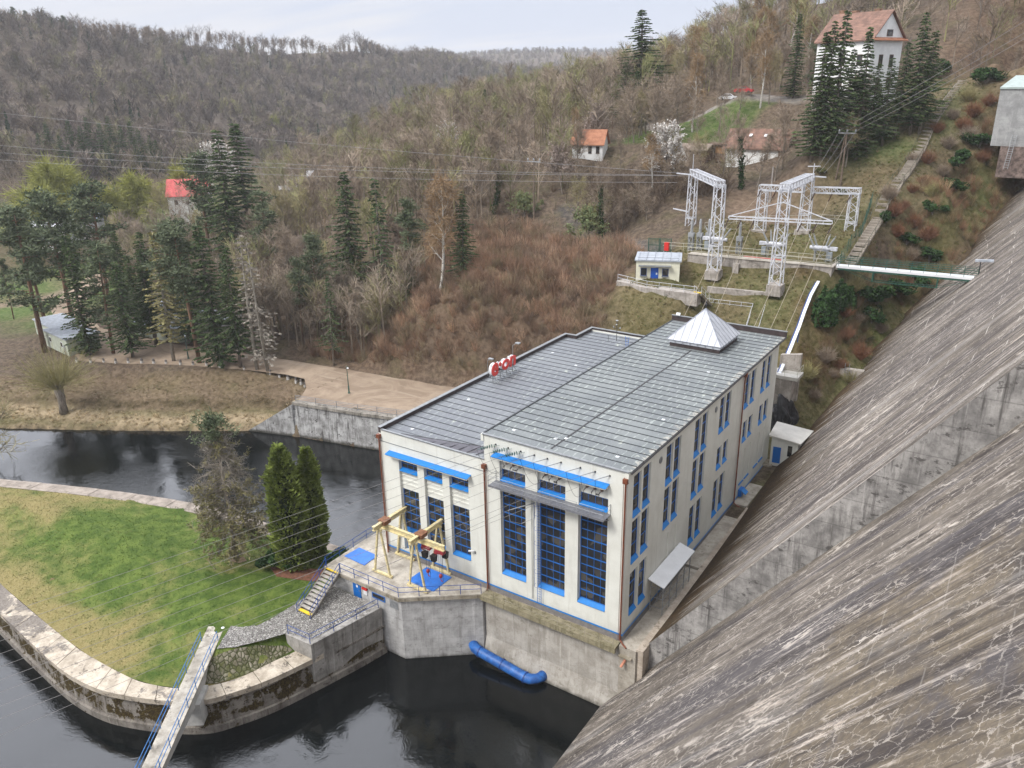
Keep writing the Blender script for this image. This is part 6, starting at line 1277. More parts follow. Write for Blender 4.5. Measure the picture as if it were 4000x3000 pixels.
M_ten = simple('tan_cable', (.36,.31,.24), .7, .1, 2)
for k in range(6):
    u = [.0,.13,.26,.72,.86,1][k]; p = cb0.lerp(cb1, u)+Vector((-.35,-1.4,-1.8)); b = Vector(RE[k]); q = b+Vector((0,1.6,-2.0)) if k in (0,1,2) else b
    wire(p, Vector((b.x, 45.8, b.z-.6)), .25, .032, 'taut cable running from the long crossbar down the grassy slope to the hall', 'cables from the crossbar to the hall', mat=M_ten)
    x = -17.6+[0,2.6,5.2,9.2,12.0,15.0][k]; wire((x-.3,86.5,28.9), p, .3, .03, 'cable between the back lattice beam and the long crossbar', 'cables inside the switchyard', mat=M_ten)
for k, (bx_, by_) in enumerate([(-22.2,76.6),(-20.2,76.6),(-12.4,76.8),(-10.4,76.8),(-4.8,77.2),(-2.8,77.2)]):
    u = [.0,.13,.26,.72,.86,1][k]; p = cb0.lerp(cb1, u)+Vector((-.35,-1.4,-1.8)); wire(p, (bx_, by_, 25.0), .2, .025, 'dropper cable from the long crossbar to a breaker bushing', 'dropper cables', mat=M_ten)
# ---------------------------------------------------------------- vegetation
def mat_bark(name, lo, hi, scale=4, birch=False):
    m, nt, b = new_mat(name); n = N(nt); p = n.pos(); f = n.noise(n.mapping(p, (1,1,.25)), scale, 5, .7)
    c = n.mix(n.ramp(f, .35, .65), lo, hi)
    if birch: c = n.mix(n.ramp(n.noise(n.mapping(p, (1,1,2.2)), 2.2, 5, .7), .57, .63), c, (.05,.045,.04))
    n.put(b.inputs['Base Color'], c); b.inputs['Roughness'].default_value = .95; b.inputs['Specular IOR Level'].default_value = .1; return m
def mat_leaf(name, cols, scale=.9, sub=False):
    """foliage: light and dark clumps by noise, each plant shifted a little"""
    m, nt, b = new_mat(name); n = N(nt); p = n.pos(); r = n.node('ShaderNodeObjectInfo').outputs['Random']
    f = n.noise(p, scale, 3, .6); g = n.noise(p, scale*7, 2, .6)
    c = n.mix(n.ramp(n.math('ADD', n.math('MULTIPLY', f, .6), n.math('MULTIPLY', g, .4)), .38, .62), cols[0], cols[1])
    c = n.mix(n.math('MULTIPLY', r, .55), c, cols[2])
    n.put(b.inputs['Base Color'], c); b.inputs['Roughness'].default_value = .85; b.inputs['Specular IOR Level'].default_value = .12
    if sub:
        t = nt.nodes.new('ShaderNodeBsdfTranslucent'); n.put(t.inputs[0], c); mx = nt.nodes.new('ShaderNodeMixShader'); mx.inputs[0].default_value = .3
        out = [q for q in nt.nodes if q.type == 'OUTPUT_MATERIAL'][0]; nt.links.new(b.outputs[0], mx.inputs[1]); nt.links.new(t.outputs[0], mx.inputs[2]); nt.links.new(mx.outputs[0], out.inputs[0])
    return m
def mat_tone(name):
    m, nt, b = new_mat(name); n = N(nt); a = n.node('ShaderNodeVertexColor', layer_name='tone').outputs[0]; p = n.pos()
    n.put(b.inputs['Base Color'], n.mix(n.ramp(n.noise(p, .35, 3), .35, .65), n.mix(.35, a, (.02,.016,.012)), a)); b.inputs['Roughness'].default_value = .95; b.inputs['Specular IOR Level'].default_value = .05; return m
B_grey = mat_bark('grey_brown_bark', (.13,.11,.09), (.27,.235,.195)); B_pine = mat_bark('reddish_pine_bark', (.12,.07,.045), (.25,.16,.11)); B_birch = mat_bark('birch_bark', (.46,.43,.39), (.64,.61,.56), 2.5, True); B_dead = mat_bark('pale_dead_bark', (.2,.18,.15), (.36,.33,.28)); B_ivy = mat_bark('ivy_trunk', (.03,.04,.015), (.07,.09,.03))
L_twig = mat_leaf('brown_twigs', ((.19,.148,.112), (.36,.29,.22), (.26,.205,.155)), .5); L_bud = mat_leaf('budding_twigs', ((.2,.175,.09), (.36,.32,.16), (.28,.225,.14)), .5)
L_birch = mat_leaf('tan_birch_twigs', ((.2,.13,.07), (.34,.23,.13), (.26,.2,.12)), .5); L_spruce = mat_leaf('spruce_needles', ((.03,.052,.022), (.1,.135,.05), (.06,.09,.04)), .5)
L_pine = mat_leaf('pine_needles', ((.055,.078,.042), (.16,.185,.105), (.105,.125,.075)), .5); L_thuja = mat_leaf('thuja_foliage', ((.075,.1,.022), (.24,.29,.07), (.16,.2,.045)), 1.1)
L_blossom = mat_leaf('white_blossom', ((.55,.52,.49), (.8,.78,.75), (.7,.67,.64)), .8); L_willow = mat_leaf('yellow_willow', ((.2,.21,.05), (.36,.36,.09), (.26,.27,.09)), .4)
L_ever = mat_leaf('evergreen_leaves', ((.014,.036,.012), (.05,.095,.03), (.035,.065,.022)), .9); L_red = mat_leaf('russet_twigs', ((.13,.06,.032), (.27,.13,.075), (.2,.11,.07)), .7); L_ol = mat_leaf('olive_twigs', ((.19,.175,.075), (.32,.29,.13), (.25,.21,.11)), .6)
L_brownneedle = mat_leaf('browning_needles', ((.11,.105,.045), (.25,.225,.1), (.17,.15,.075)), .6); L_dead = mat_leaf('dead_twigs', ((.17,.15,.125), (.32,.285,.24), (.23,.205,.175)), .5); L_fresh = mat_leaf('fresh_green_leaves', ((.12,.16,.07), (.25,.3,.15), (.2,.24,.12)), .7)
class NPQ:
    """collects loose quads (leaf clumps, twigs) as arrays"""
    def __init__(s, seed): s.q = []; s.r = np.random.RandomState(seed)
    def blades(s, a, b, w):
        """flat slivers from points a to points b, width w"""
        a = np.atleast_2d(a).astype(float); b = np.atleast_2d(b).astype(float); d = b-a
        u = s.r.normal(size=a.shape); n = np.cross(d, u); n /= np.linalg.norm(n, axis=1, keepdims=True)+1e-9
        w = np.broadcast_to(np.asarray(w, float).reshape(-1, 1), (len(a), 1))*.5
        s.q.append(np.stack([a-n*w, a+n*w, b+n*w*.45, b-n*w*.45], 1))
    def clumps(s, c, size, flat=.5, aspect=.6):
        """small randomly turned leaf faces round the points c"""
        c = np.atleast_2d(c).astype(float); k = len(c); sz = size*(.6+.8*s.r.rand(k, 1))
        u = s.r.normal(size=(k, 3)); u[:, 2] *= flat; u /= np.linalg.norm(u, axis=1, keepdims=True)
        v = np.cross(u, s.r.normal(size=(k, 3))); v /= np.linalg.norm(v, axis=1, keepdims=True)
        u = u*sz; v = v*sz*aspect
        s.q.append(np.stack([c-u, c+v*.8-u*.1, c+u, c-v*.8+u*.1], 1))
    def mesh(s, name, mat):
        V = np.concatenate(s.q).reshape(-1, 3); return np_mesh(name, V, np.arange(len(V)).reshape(-1, 4), mat)
def mb_mesh(mb, name, mat):
    me = bpy.data.meshes.new(name); me.from_pydata(mb.v, [], mb.f); me.materials.append(mat); me.polygons.foreach_set('use_smooth', [True]*len(me.polygons)); return me
def unit(v): return v/(np.linalg.norm(v)+1e-9)
PROTO = {}
def proto(key, parts, name, cat):
    """a first plant of a kind; parts: list of (part name, mesh data)"""
    PROTO[key] = (name, cat, parts)
def plant(key, x, y, h, label, group=None, z=None, w=1.0):
    name, cat, parts = PROTO[key]; hh = float(key_h[key]); z = float(height([x], [y])[0])-.15 if z is None else z
    t = thing(name, (x, y, z), label, cat, group); k = h/hh; t.scale = (k*w, k*w, k); t.rotation_euler = (rnd.uniform(-.03,.03), rnd.uniform(-.03,.03), rnd.uniform(0, 6.28))
    for pn, me in parts: add_obj(pn, me, t)
    return t
key_h = {}
def make_spruce(key, seed, h=18, r=2.9, base=.08, dens=1.0, leaf=L_spruce, bark=B_grey, name='spruce_tree', droop=.35, irregular=.25, gap=0):
    q = NPQ(seed); rs = q.r; mb = MB(); mb.tube([(0,0,-.4),(rs.normal()*.05,rs.normal()*.05,h*.5),(0,0,h*.99)], [.26*h/18,.16*h/18,.02], 7)
    z = h*base; 
    while z < h*.985:
        t = (z-h*base)/(h*(1-base)); R_ = r*(1-t)**.85*(1-.45*max(0, .12-t)/.12)+.12; nb = max(4, int((7.5+rs.rand()*3)*(.55+.45*(1-t))))
        a0 = rs.rand()*6.28
        for k in range(nb):
            if rs.rand() < gap: continue
            a = a0+6.283*k/nb+rs.normal()*.2; L = R_*(1+rs.normal()*irregular); 
            if L < .1: continue
            m = max(2, int(L/.3*dens)); s = (np.arange(m)+.6)/m; zz_ = z-droop*L*s+.28*L*s*s*droop*2+rs.normal()*.08
            c = np.stack([np.cos(a)*L*s, np.sin(a)*L*s, zz_], 1); lat = np.array([-np.sin(a), np.cos(a), 0])
            for sd in (-1, 1):
                tip = c+lat*sd*(.34*(1-s*.55)*(.5+rs.rand(m)))[:, None]+np.array([np.cos(a), np.sin(a), 0])*.22-np.array([0, 0, .16])*rs.rand(m)[:, None]
                q.blades(c-np.array([0,0,.03]), tip, .22+.1*rs.rand(m))
            q.blades(c, c+np.array([np.cos(a)*.38, np.sin(a)*.38, -.12]), .24)
            if L > .8: mb.tube([(0,0,z),tuple(c[-1])], [.03,.012], 3, False)
        z += (.32+.3*(1-t))*(.8+.4*rs.rand())/dens**.5
    proto(key, [('trunk', mb_mesh(mb, 'trunk', bark)), ('crown', q.mesh('crown', leaf))], name, 'tree'); key_h[key] = h
def make_pine(key, seed, h=17, r=3.0, base=.42, leaf=L_pine, n=26):
    q = NPQ(seed); rs = q.r; mb = MB(); bend = rs.normal(size=2)*.35; top = np.array([bend[0], bend[1], h*.97])
    mb.tube([(0,0,-.4),(bend[0]*.2,bend[1]*.2,h*.4),(bend[0]*.6,bend[1]*.6,h*.7),tuple(top)], [.27,.2,.13,.04], 7)
    for i in range(n):
        t = base+(1-base)*(i+rs.rand())/n; z = h*t; a = rs.rand()*6.28; L = r*(1-((t-base)/(1-base))**2*.75)*(.55+.6*rs.rand())*(1 if t > base+.1 else .7)
        o = np.array([bend[0]*t, bend[1]*t, z]); e = o+np.array([np.cos(a)*L, np.sin(a)*L, L*(.1+.35*rs.rand())-.3]); mb.tube([tuple(o),tuple(e)], [.07,.025], 4, False)
        for j in range(5):
            s = .35+.65*(j+rs.rand())/5; c = o+(e-o)*s+rs.normal(size=3)*np.array([.35,.35,.16]); k = 34
            p = c+rs.normal(size=(k,3))*np.array([.42,.42,.2]); q.blades(p, p+rs.normal(size=(k,3))*np.array([.24,.24,.15])+np.array([0,0,.1]), .16)
    for i in range(int(h*base/1.1)):
        z = h*.12+i*1.0; a = rs.rand()*6.28; mb.tube([(0,0,z),(math.cos(a)*(.5+rs.rand()*.9),math.sin(a)*(.5+rs.rand()),z+.1)], [.03,.01], 3, False)
    proto(key, [('trunk', mb_mesh(mb, 'trunk', B_pine)), ('crown', q.mesh('crown', leaf))], 'pine_tree', 'tree'); key_h[key] = h
def make_bare(key, seed, h=13, spread=3.2, twig=L_twig, bark=B_grey, name='bare_tree', start=.28, up=.75, limbs=15, weep=0, tw=1.0, tcol=None, lean=.4, blossom=None, width=.05, ivy=False, nsub=7, ntw=9):
    q = NPQ(seed); rs = q.r; mb = MB(); N_ = 6; P = [np.array([0,0,-.4])]; d = np.array([rs.normal()*.08, rs.normal()*.08, 1.])
    for i in range(N_): P.append(P[-1]+unit(d+rs.normal(size=3)*np.array([.1,.1,0]))*h*.86/N_)
    P = np.array(P); rad = np.linspace(.2*h/13, .03, N_+1); mb.tube([tuple(p) for p in P], list(rad), 6, False)
    ends = []
    for i in range(limbs):
        t = start+(1-start)*((i+.5*rs.rand())/limbs)**.9; f = t*N_; k = min(int(f), N_-1); o = P[k]+(P[k+1]-P[k])*(f-k); a = i*2.4+rs.rand()
        L = spread*(1.25-.75*t)*(.7+.5*rs.rand()); upk = up*(.5+t)*(.8+.4*rs.rand()); d = unit(np.array([math.cos(a), math.sin(a), upk])); m = o+d*L*.5; d2 = unit(d+np.array([0,0,.35-weep*.5])+rs.normal(size=3)*.15); e = m+d2*L*.6
        r0 = .085*h/13*(1.15-t); mb.tube([tuple(o),tuple(m),tuple(e)], [r0, r0*.6, r0*.22], 4, False)
        for j in range(nsub):
            s = .25+.75*(j+rs.rand())/nsub; o2 = o+(m-o)*s*2 if s < .5 else m+(e-m)*(s-.5)*2; dd = unit(d*.7+rs.normal(size=3)*.75+np.array([0,0,.35])); L2 = L*(.28+.3*rs.rand())*(1.2-.5*s); e2 = o2+dd*L2
            mb.tube([tuple(o2),tuple(e2)], [r0*.33, .012], 3, False); ends.append((o2, e2, dd))
    A = []; B = []
    for o2, e2, dd in ends:
        k = int(ntw*tw); s = rs.rand(k, 1); st = o2+(e2-o2)*(s*.85+.15); dr = dd+rs.normal(size=(k,3))*.62+np.array([0,0,.25-weep*1.6]); dr /= np.linalg.norm(dr, axis=1, keepdims=True); Lt = (.45+.85*rs.rand(k,1))*spread/3.2*(1+.6*weep)
        A.append(st); B.append(st+dr*Lt)
    A = np.concatenate(A); B = np.concatenate(B); q.blades(A, B, width)
    M_ = A+(B-A)*rs.rand(len(A),1); dr = (B-A)+rs.normal(size=A.shape)*.55; q.blades(M_, M_+dr*.6, width*.75)
    parts = [('trunk', mb_mesh(mb, 'trunk', bark)), ('crown', q.mesh('crown', twig))]
    if blossom:
        qb = NPQ(seed+1); k = rs.randint(0, len(A), int(len(A)*4)); c = A[k]+(B-A)[k]*rs.rand(len(k),1)+rs.normal(size=(len(k),3))*.07; qb.clumps(c, .15, 1, .8); parts.append(('blossom', qb.mesh('blossom', blossom)))
    if ivy:
        qi = NPQ(seed+2); t = rs.rand(900); f = t*N_*.8; k = np.minimum(f.astype(int), N_-1); c = P[k]+(P[k+1]-P[k])*(f-k)[:,None]+rs.normal(size=(900,3))*np.array([.28,.28,.2]); qi.clumps(c, .2, 1, .8); parts.append(('ivy', qi.mesh('ivy', L_ever)))
    proto(key, parts, name, 'tree'); key_h[key] = h
def make_bush(key, seed, h=2.2, r=1.5, leaf=L_ever, n=1300, size=.2, name='evergreen_bush', stems=L_dead, sparse=False, lumps=6):
    q = NPQ(seed); rs = q.r; mb = MB()
    for i in range(8): a = rs.rand()*6.28; k = rs.rand()*.7; mb.tube([(0,0,-.2),(math.cos(a)*r*k,math.sin(a)*r*k,h*.8)], [.05,.012], 4, False)
    C = np.stack([rs.normal(size=lumps)*r*.45, rs.normal(size=lumps)*r*.45, h*(.35+.35*rs.rand(lumps))], 1)
    for i in range(lumps):
        k = n//lumps; d = rs.normal(size=(k,3)); d /= np.linalg.norm(d, axis=1, keepdims=True); R_ = r*.55*(.7+.5*rs.rand()); c = C[i]+d*R_*(rs.rand(k,1)**.35)*np.array([1,1,h/r*.42]); c[:,2] = np.abs(c[:,2]); q.clumps(c, size, .8, .7)
    proto(key, [('stem', mb_mesh(mb, 'stem', B_grey)), ('foliage', q.mesh('foliage', leaf))], name, 'bush'); key_h[key] = h
def make_twigbush(key, seed, h=2.4, r=1.3, leaf=L_red, n=170, name='twiggy_bush', width=.045):
    q = NPQ(seed); rs = q.r; mb = MB(); a = rs.rand(n)*6.28; k = rs.rand(n)**.6; b = np.stack([np.cos(a)*k*r*.25, np.sin(a)*k*r*.25, np.zeros(n)], 1); e = np.stack([np.cos(a)*k*r, np.sin(a)*k*r, h*(.55+.45*rs.rand(n))*(1-.35*k*k)], 1)
    q.blades(b, e, width)
    for _ in range(4): s = .3+.7*rs.rand(n,1); o = b+(e-b)*s; d = (e-b)*.4+rs.normal(size=(n,3))*.34; q.blades(o, o+d*.75, width*.8)
    for i in range(5): mb.tube([(0,0,-.2),tuple(e[i]*.8)], [.04,.01], 4, False)
    proto(key, [('stem', mb_mesh(mb, 'stem', B_grey)), ('twigs', q.mesh('twigs', leaf))], name, 'bush'); key_h[key] = h
for i in range(4): make_spruce('spruce%d' % i, 10+i, r=2.7+.25*i, base=.05+.05*i, irregular=.22+.05*i, gap=.04*i)
make_spruce('spruce_thin', 17, r=2.3, base=.2, dens=.75, irregular=.4, gap=.25, droop=.5); make_spruce('spruce_dead', 18, r=2.1, base=.14, dens=.45, leaf=L_dead, bark=B_dead, irregular=.5, gap=.5, name='dead_conifer')
make_spruce('larch', 19, r=2.3, base=.18, dens=.8, leaf=L_ol, bark=B_dead, irregular=.35, gap=.1, name='larch_tree')
for i in range(3): make_pine('pine%d' % i, 30+i, r=2.8+.4*i, base=(.42,.5,.3)[i])
make_pine('pine_wide', 35, h=14, r=3.6, base=.38, n=30)
for i in range(6): make_bare('bare%d' % i, 40+i, spread=(3.2,3.8,2.6,4.2,3.0,3.5)[i], up=(.8,.6,1.3,.5,1.0,.8)[i], start=(.28,.22,.34,.2,.3,.25)[i])
for i in range(2): make_bare('bud%d' % i, 50+i, spread=3.4, twig=L_bud, up=.9); make_bare('birch%d' % i, 55+i, h=15, spread=2.7, twig=L_birch, bark=B_birch, name='birch_tree', up=1.1, weep=.55, start=.3, tw=1.5)
make_bare('tall', 57, h=15, spread=3.3, up=1.3, start=.42, limbs=16, width=.09, tw=.8); make_bare('slim', 58, spread=2.0, up=1.9, twig=L_twig, limbs=17); make_bare('ivytree', 59, spread=3.0, ivy=True); make_bare('ivytrunk', 60, spread=3.2, up=.9, ivy=True)
make_bare('oak', 61, h=14, spread=5.6, up=.55, start=.25, limbs=18, tw=.6); make_bare('blossom', 62, h=9, spread=3.6, blossom=L_blossom, up=.9, start=.2); make_bare('cherry', 63, h=11, spread=3.2, blossom=mat_leaf('pinkish_blossom', ((.26,.2,.17),(.44,.37,.33),(.36,.3,.27)), .8), up=.9)
make_bare('willow', 64, h=13, spread=5.0, twig=L_willow, up=.7, start=.2, weep=.3, tw=3.0, width=.1); make_bare('sallow', 65, h=6, spread=3.0, blossom=L_fresh, twig=L_ol, up=1.1, start=.12, tw=1.2)
for i in range(3): make_bush('ever%d' % i, 70+i, h=2.6, r=1.3+.15*i, lumps=6+i)
make_bush('olive', 75, leaf=mat_leaf('dull_olive_leaves', ((.05,.06,.02),(.12,.125,.045),(.085,.085,.035)), .9), n=900)
for i, (lf, nm_) in enumerate([(L_red,'russet'),(L_ol,'olivetwig'),(L_twig,'browntwig'),(L_red,'russet2')]): make_twigbush(nm_, 80+i, leaf=lf, n=150+30*i)
# plants of the photograph: (kind, x, y, height, width factor)
PLABELS = [('pine with a bare lower trunk at the left edge beyond the cabins', ''), ('thin pine at the far left edge above the meadow', ''), ('dark spruce just right of the pale green cabins', ''), ('pine with an orange trunk in the row of conifers behind the bollards', ''), ('broad dark spruce in front of the cabins in the roadside row', ''), ('thin grey half bare conifer leaning in the roadside row', ''), ('blue-green pine with a tall trunk left of the dense roadside spruce', ''), ('dense tall spruce in the middle of the roadside row', ''), ('spruce with bare lower branches at the right end of the roadside row', ''), ('taller bare dead conifer at the right end of the roadside row', ''), ('shorter bare dead conifer beside the road bend', ''), ('slim blue-green pine on the wooded slope above the road bend', ''), ('thin pine at the foot of the wooded slope above the yard', ''), ('thin pine left of the slim pine on the wooded slope', ''), ('taller spruce of the pair on the slope above the yard', ''), ('spruce with a long bare trunk beside the taller slope spruce', ''), ('blue-green pine between the slope spruces and the birch', ''), ('low dark spruce at the edge of the scrub', ''), ('tall leaning white birch with tan twigs above the scrub', ''), ('bushy dark spruce right of the white birch', ''), ('left one of the two big spruces before the red roof', ''), ('taller right one of the two big spruces before the red roof', ''), ('wide pine below the two big spruces', ''), ('ragged pine just left of the two big spruces', ''), ('spreading pine beside the bluish shed roof', ''), ('pine with an orange trunk left of the spreading pine', ''), ('large pine above the meadow at the left', ''), ('spruce half hidden between the roadside pines', ''), ('blue-green pine behind the leaning half bare conifer', ''), ('dark spruce in the dense stand at the foot of the far hillside', 'spruce stand below the far hill'), ('left one of twin spruces on the near ridge', ''), ('right one of twin spruces on the near ridge', ''), ('small spruce tip on the ridge left of the twin spruces', ''), ('smallest spruce tip on the ridge', ''), ('great open spruce standing against the sky above the cottage', ''), ('dark spruce below the great open spruce', ''), ('dense dark spruce at the foot of the great open spruce', ''), ('dark spruce left of the villa chimney', ''), ('blue-green pine between the dark spruce and the villa', ''), ('bare trunked spruce leftmost in front of the villa', ''), ('tallest spruce in front of the villa roof', ''), ('leaning spruce in front of the white villa wall', ''), ('lower dense spruce in front of the white villa wall', ''), ('spruce covering the villa gable from the left', ''), ('tall dense spruce at the right corner of the villa', ''), ('short spruce between the villa gable spruces', ''), ('dark spruce filling the gap before the villa roof', ''), ('leftmost bushy spruce below the villa eaves', ''), ('bushy spruce under the villa gable window', ''), ('spruce at the far right edge of the villa group', ''), ('wide low spruce hiding the villa ground floor', ''), ('bare garden tree in front of the red roofed villa', 'garden trees before the red roof'), ('wide spreading bare oak on the ridge right of the twin spruces', ''), ('bare oak crown left of the dark hill spruce', ''), ('white flowering tree beside the brown shed', ''), ('pale flowering tree right of the white cottage', ''), ('pale flowering tree on the left of the ridge', ''), ('flowering cherry below the white cottage', ''), ('flowering tree behind the slope birch', ''), ('white birch in front of the flowering tree', ''), ('tall slender birch on the skyline left of the villa', ''), ('tall birch beside the bright green bank', ''), ('second skyline birch left of the villa', ''), ('yellowish birch left of the white cottage roof', ''), ('bare tree with an ivy covered trunk below the ridge', ''), ('second ivy covered tree near the grey pole', ''), ('ivy clad tree in front of the chalet', ''), ('dark bare tree just left of the ivy clad chalet tree', ''), ('pale green budding sallow above the scrub', ''), ('second pale green sallow above the scrub on the right', ''), ('pale sallow between the other two sallows', ''), ('bright yellow-green willow on the left of the valley floor', ''), ('olive willow beside the bright yellow one', ''), ('lower yellow willow in front of the olive willow', ''), ('yellow willow behind the spreading pine', ''), ('rounded olive willow left of the red roof', ''), ('olive willow behind the red roof', ''), ('olive willow right of the two big spruces', ''), ('bright green tree on the far hillside', ''), ('second bright green tree low on the far hillside', ''), ('third small bright green tree low on the far hillside', ''), ('white flowering tree left of the two big spruces', ''), ('bare wide tree at the mouth of the side valley', ''), ('bare tree among the willows at the left', ''), ('bare tree in the brown wood between the road and the near ridge', 'bare trees above the road'), ('bare tree in the brown wood along the near ridge', 'bare trees on the near ridge'), ('bare tree between the cottages and the switchyard', 'bare trees above the switchyard'), ('bare tree on the slope round the bright green bank', 'bare trees round the green bank'), ('bare tree on the slope below the villa', 'bare trees below the villa'), ('bare tree on the hilltop behind the villa', 'bare trees on the hilltop'), ('bare tree on the brown slope above the dam end', 'bare trees above the dam end'), ('bare tree among the gardens of the valley floor', 'bare trees in the valley'), ('bare tree beside the meadow at the left edge', 'bare trees by the meadow'), ('tall slender birch on the hill left of the villa', 'birches on the hill left of the villa'), ('spruce standing behind the roadside row', 'spruces behind the roadside row'), ('dark bare tree standing in front of the bright green bank', 'bare trees in front of the green bank'), ('slender bare tree on the slope just above the road bend', 'bare trees above the road bend'), ('bare tree close in front of the white cottage', ''), ('second bare tree close in front of the white cottage', ''), ('bare tree in the row standing against the sky on the far ridge', 'trees along the far ridge'), ('dark conifer standing up from the far ridge', 'conifers on the far ridge'), ('dark evergreen bush below the middle of the green footbridge', ''), ('broad dark bush under the green footbridge', ''), ('dark evergreen bush at the lower left below the footbridge', ''), ('dark bush behind the dam end of the footbridge', ''), ('dark rounded bush above the twiggy hollow', ''), ('small green bush right of the long stair foot', ''), ('dark bush between stair and footbridge', ''), ('dark evergreen bush on the abutment slope by a russet bush', ''), ('large dark evergreen on the abutment slope', ''), ('dark evergreen bush high on the abutment slope', ''), ('dark evergreen below the grey abutment block', ''), ('dark green bush left of the grey abutment block', ''), ('green bush beside the top of the long stair', ''), ('green bush left of the top of the long stair', ''), ('twiggy russet bush on the abutment slope beside the long stair', 'russet bushes on the abutment slope'), ('brown twiggy bush in the hollow between the ivy mound and the dam', 'bushes in the hollow'), ('small leafless shrub dotted on the grass left of the long stair', 'shrubs left of the long stair'), ('budding tree cut by the left edge of the view on the river bank', '')]
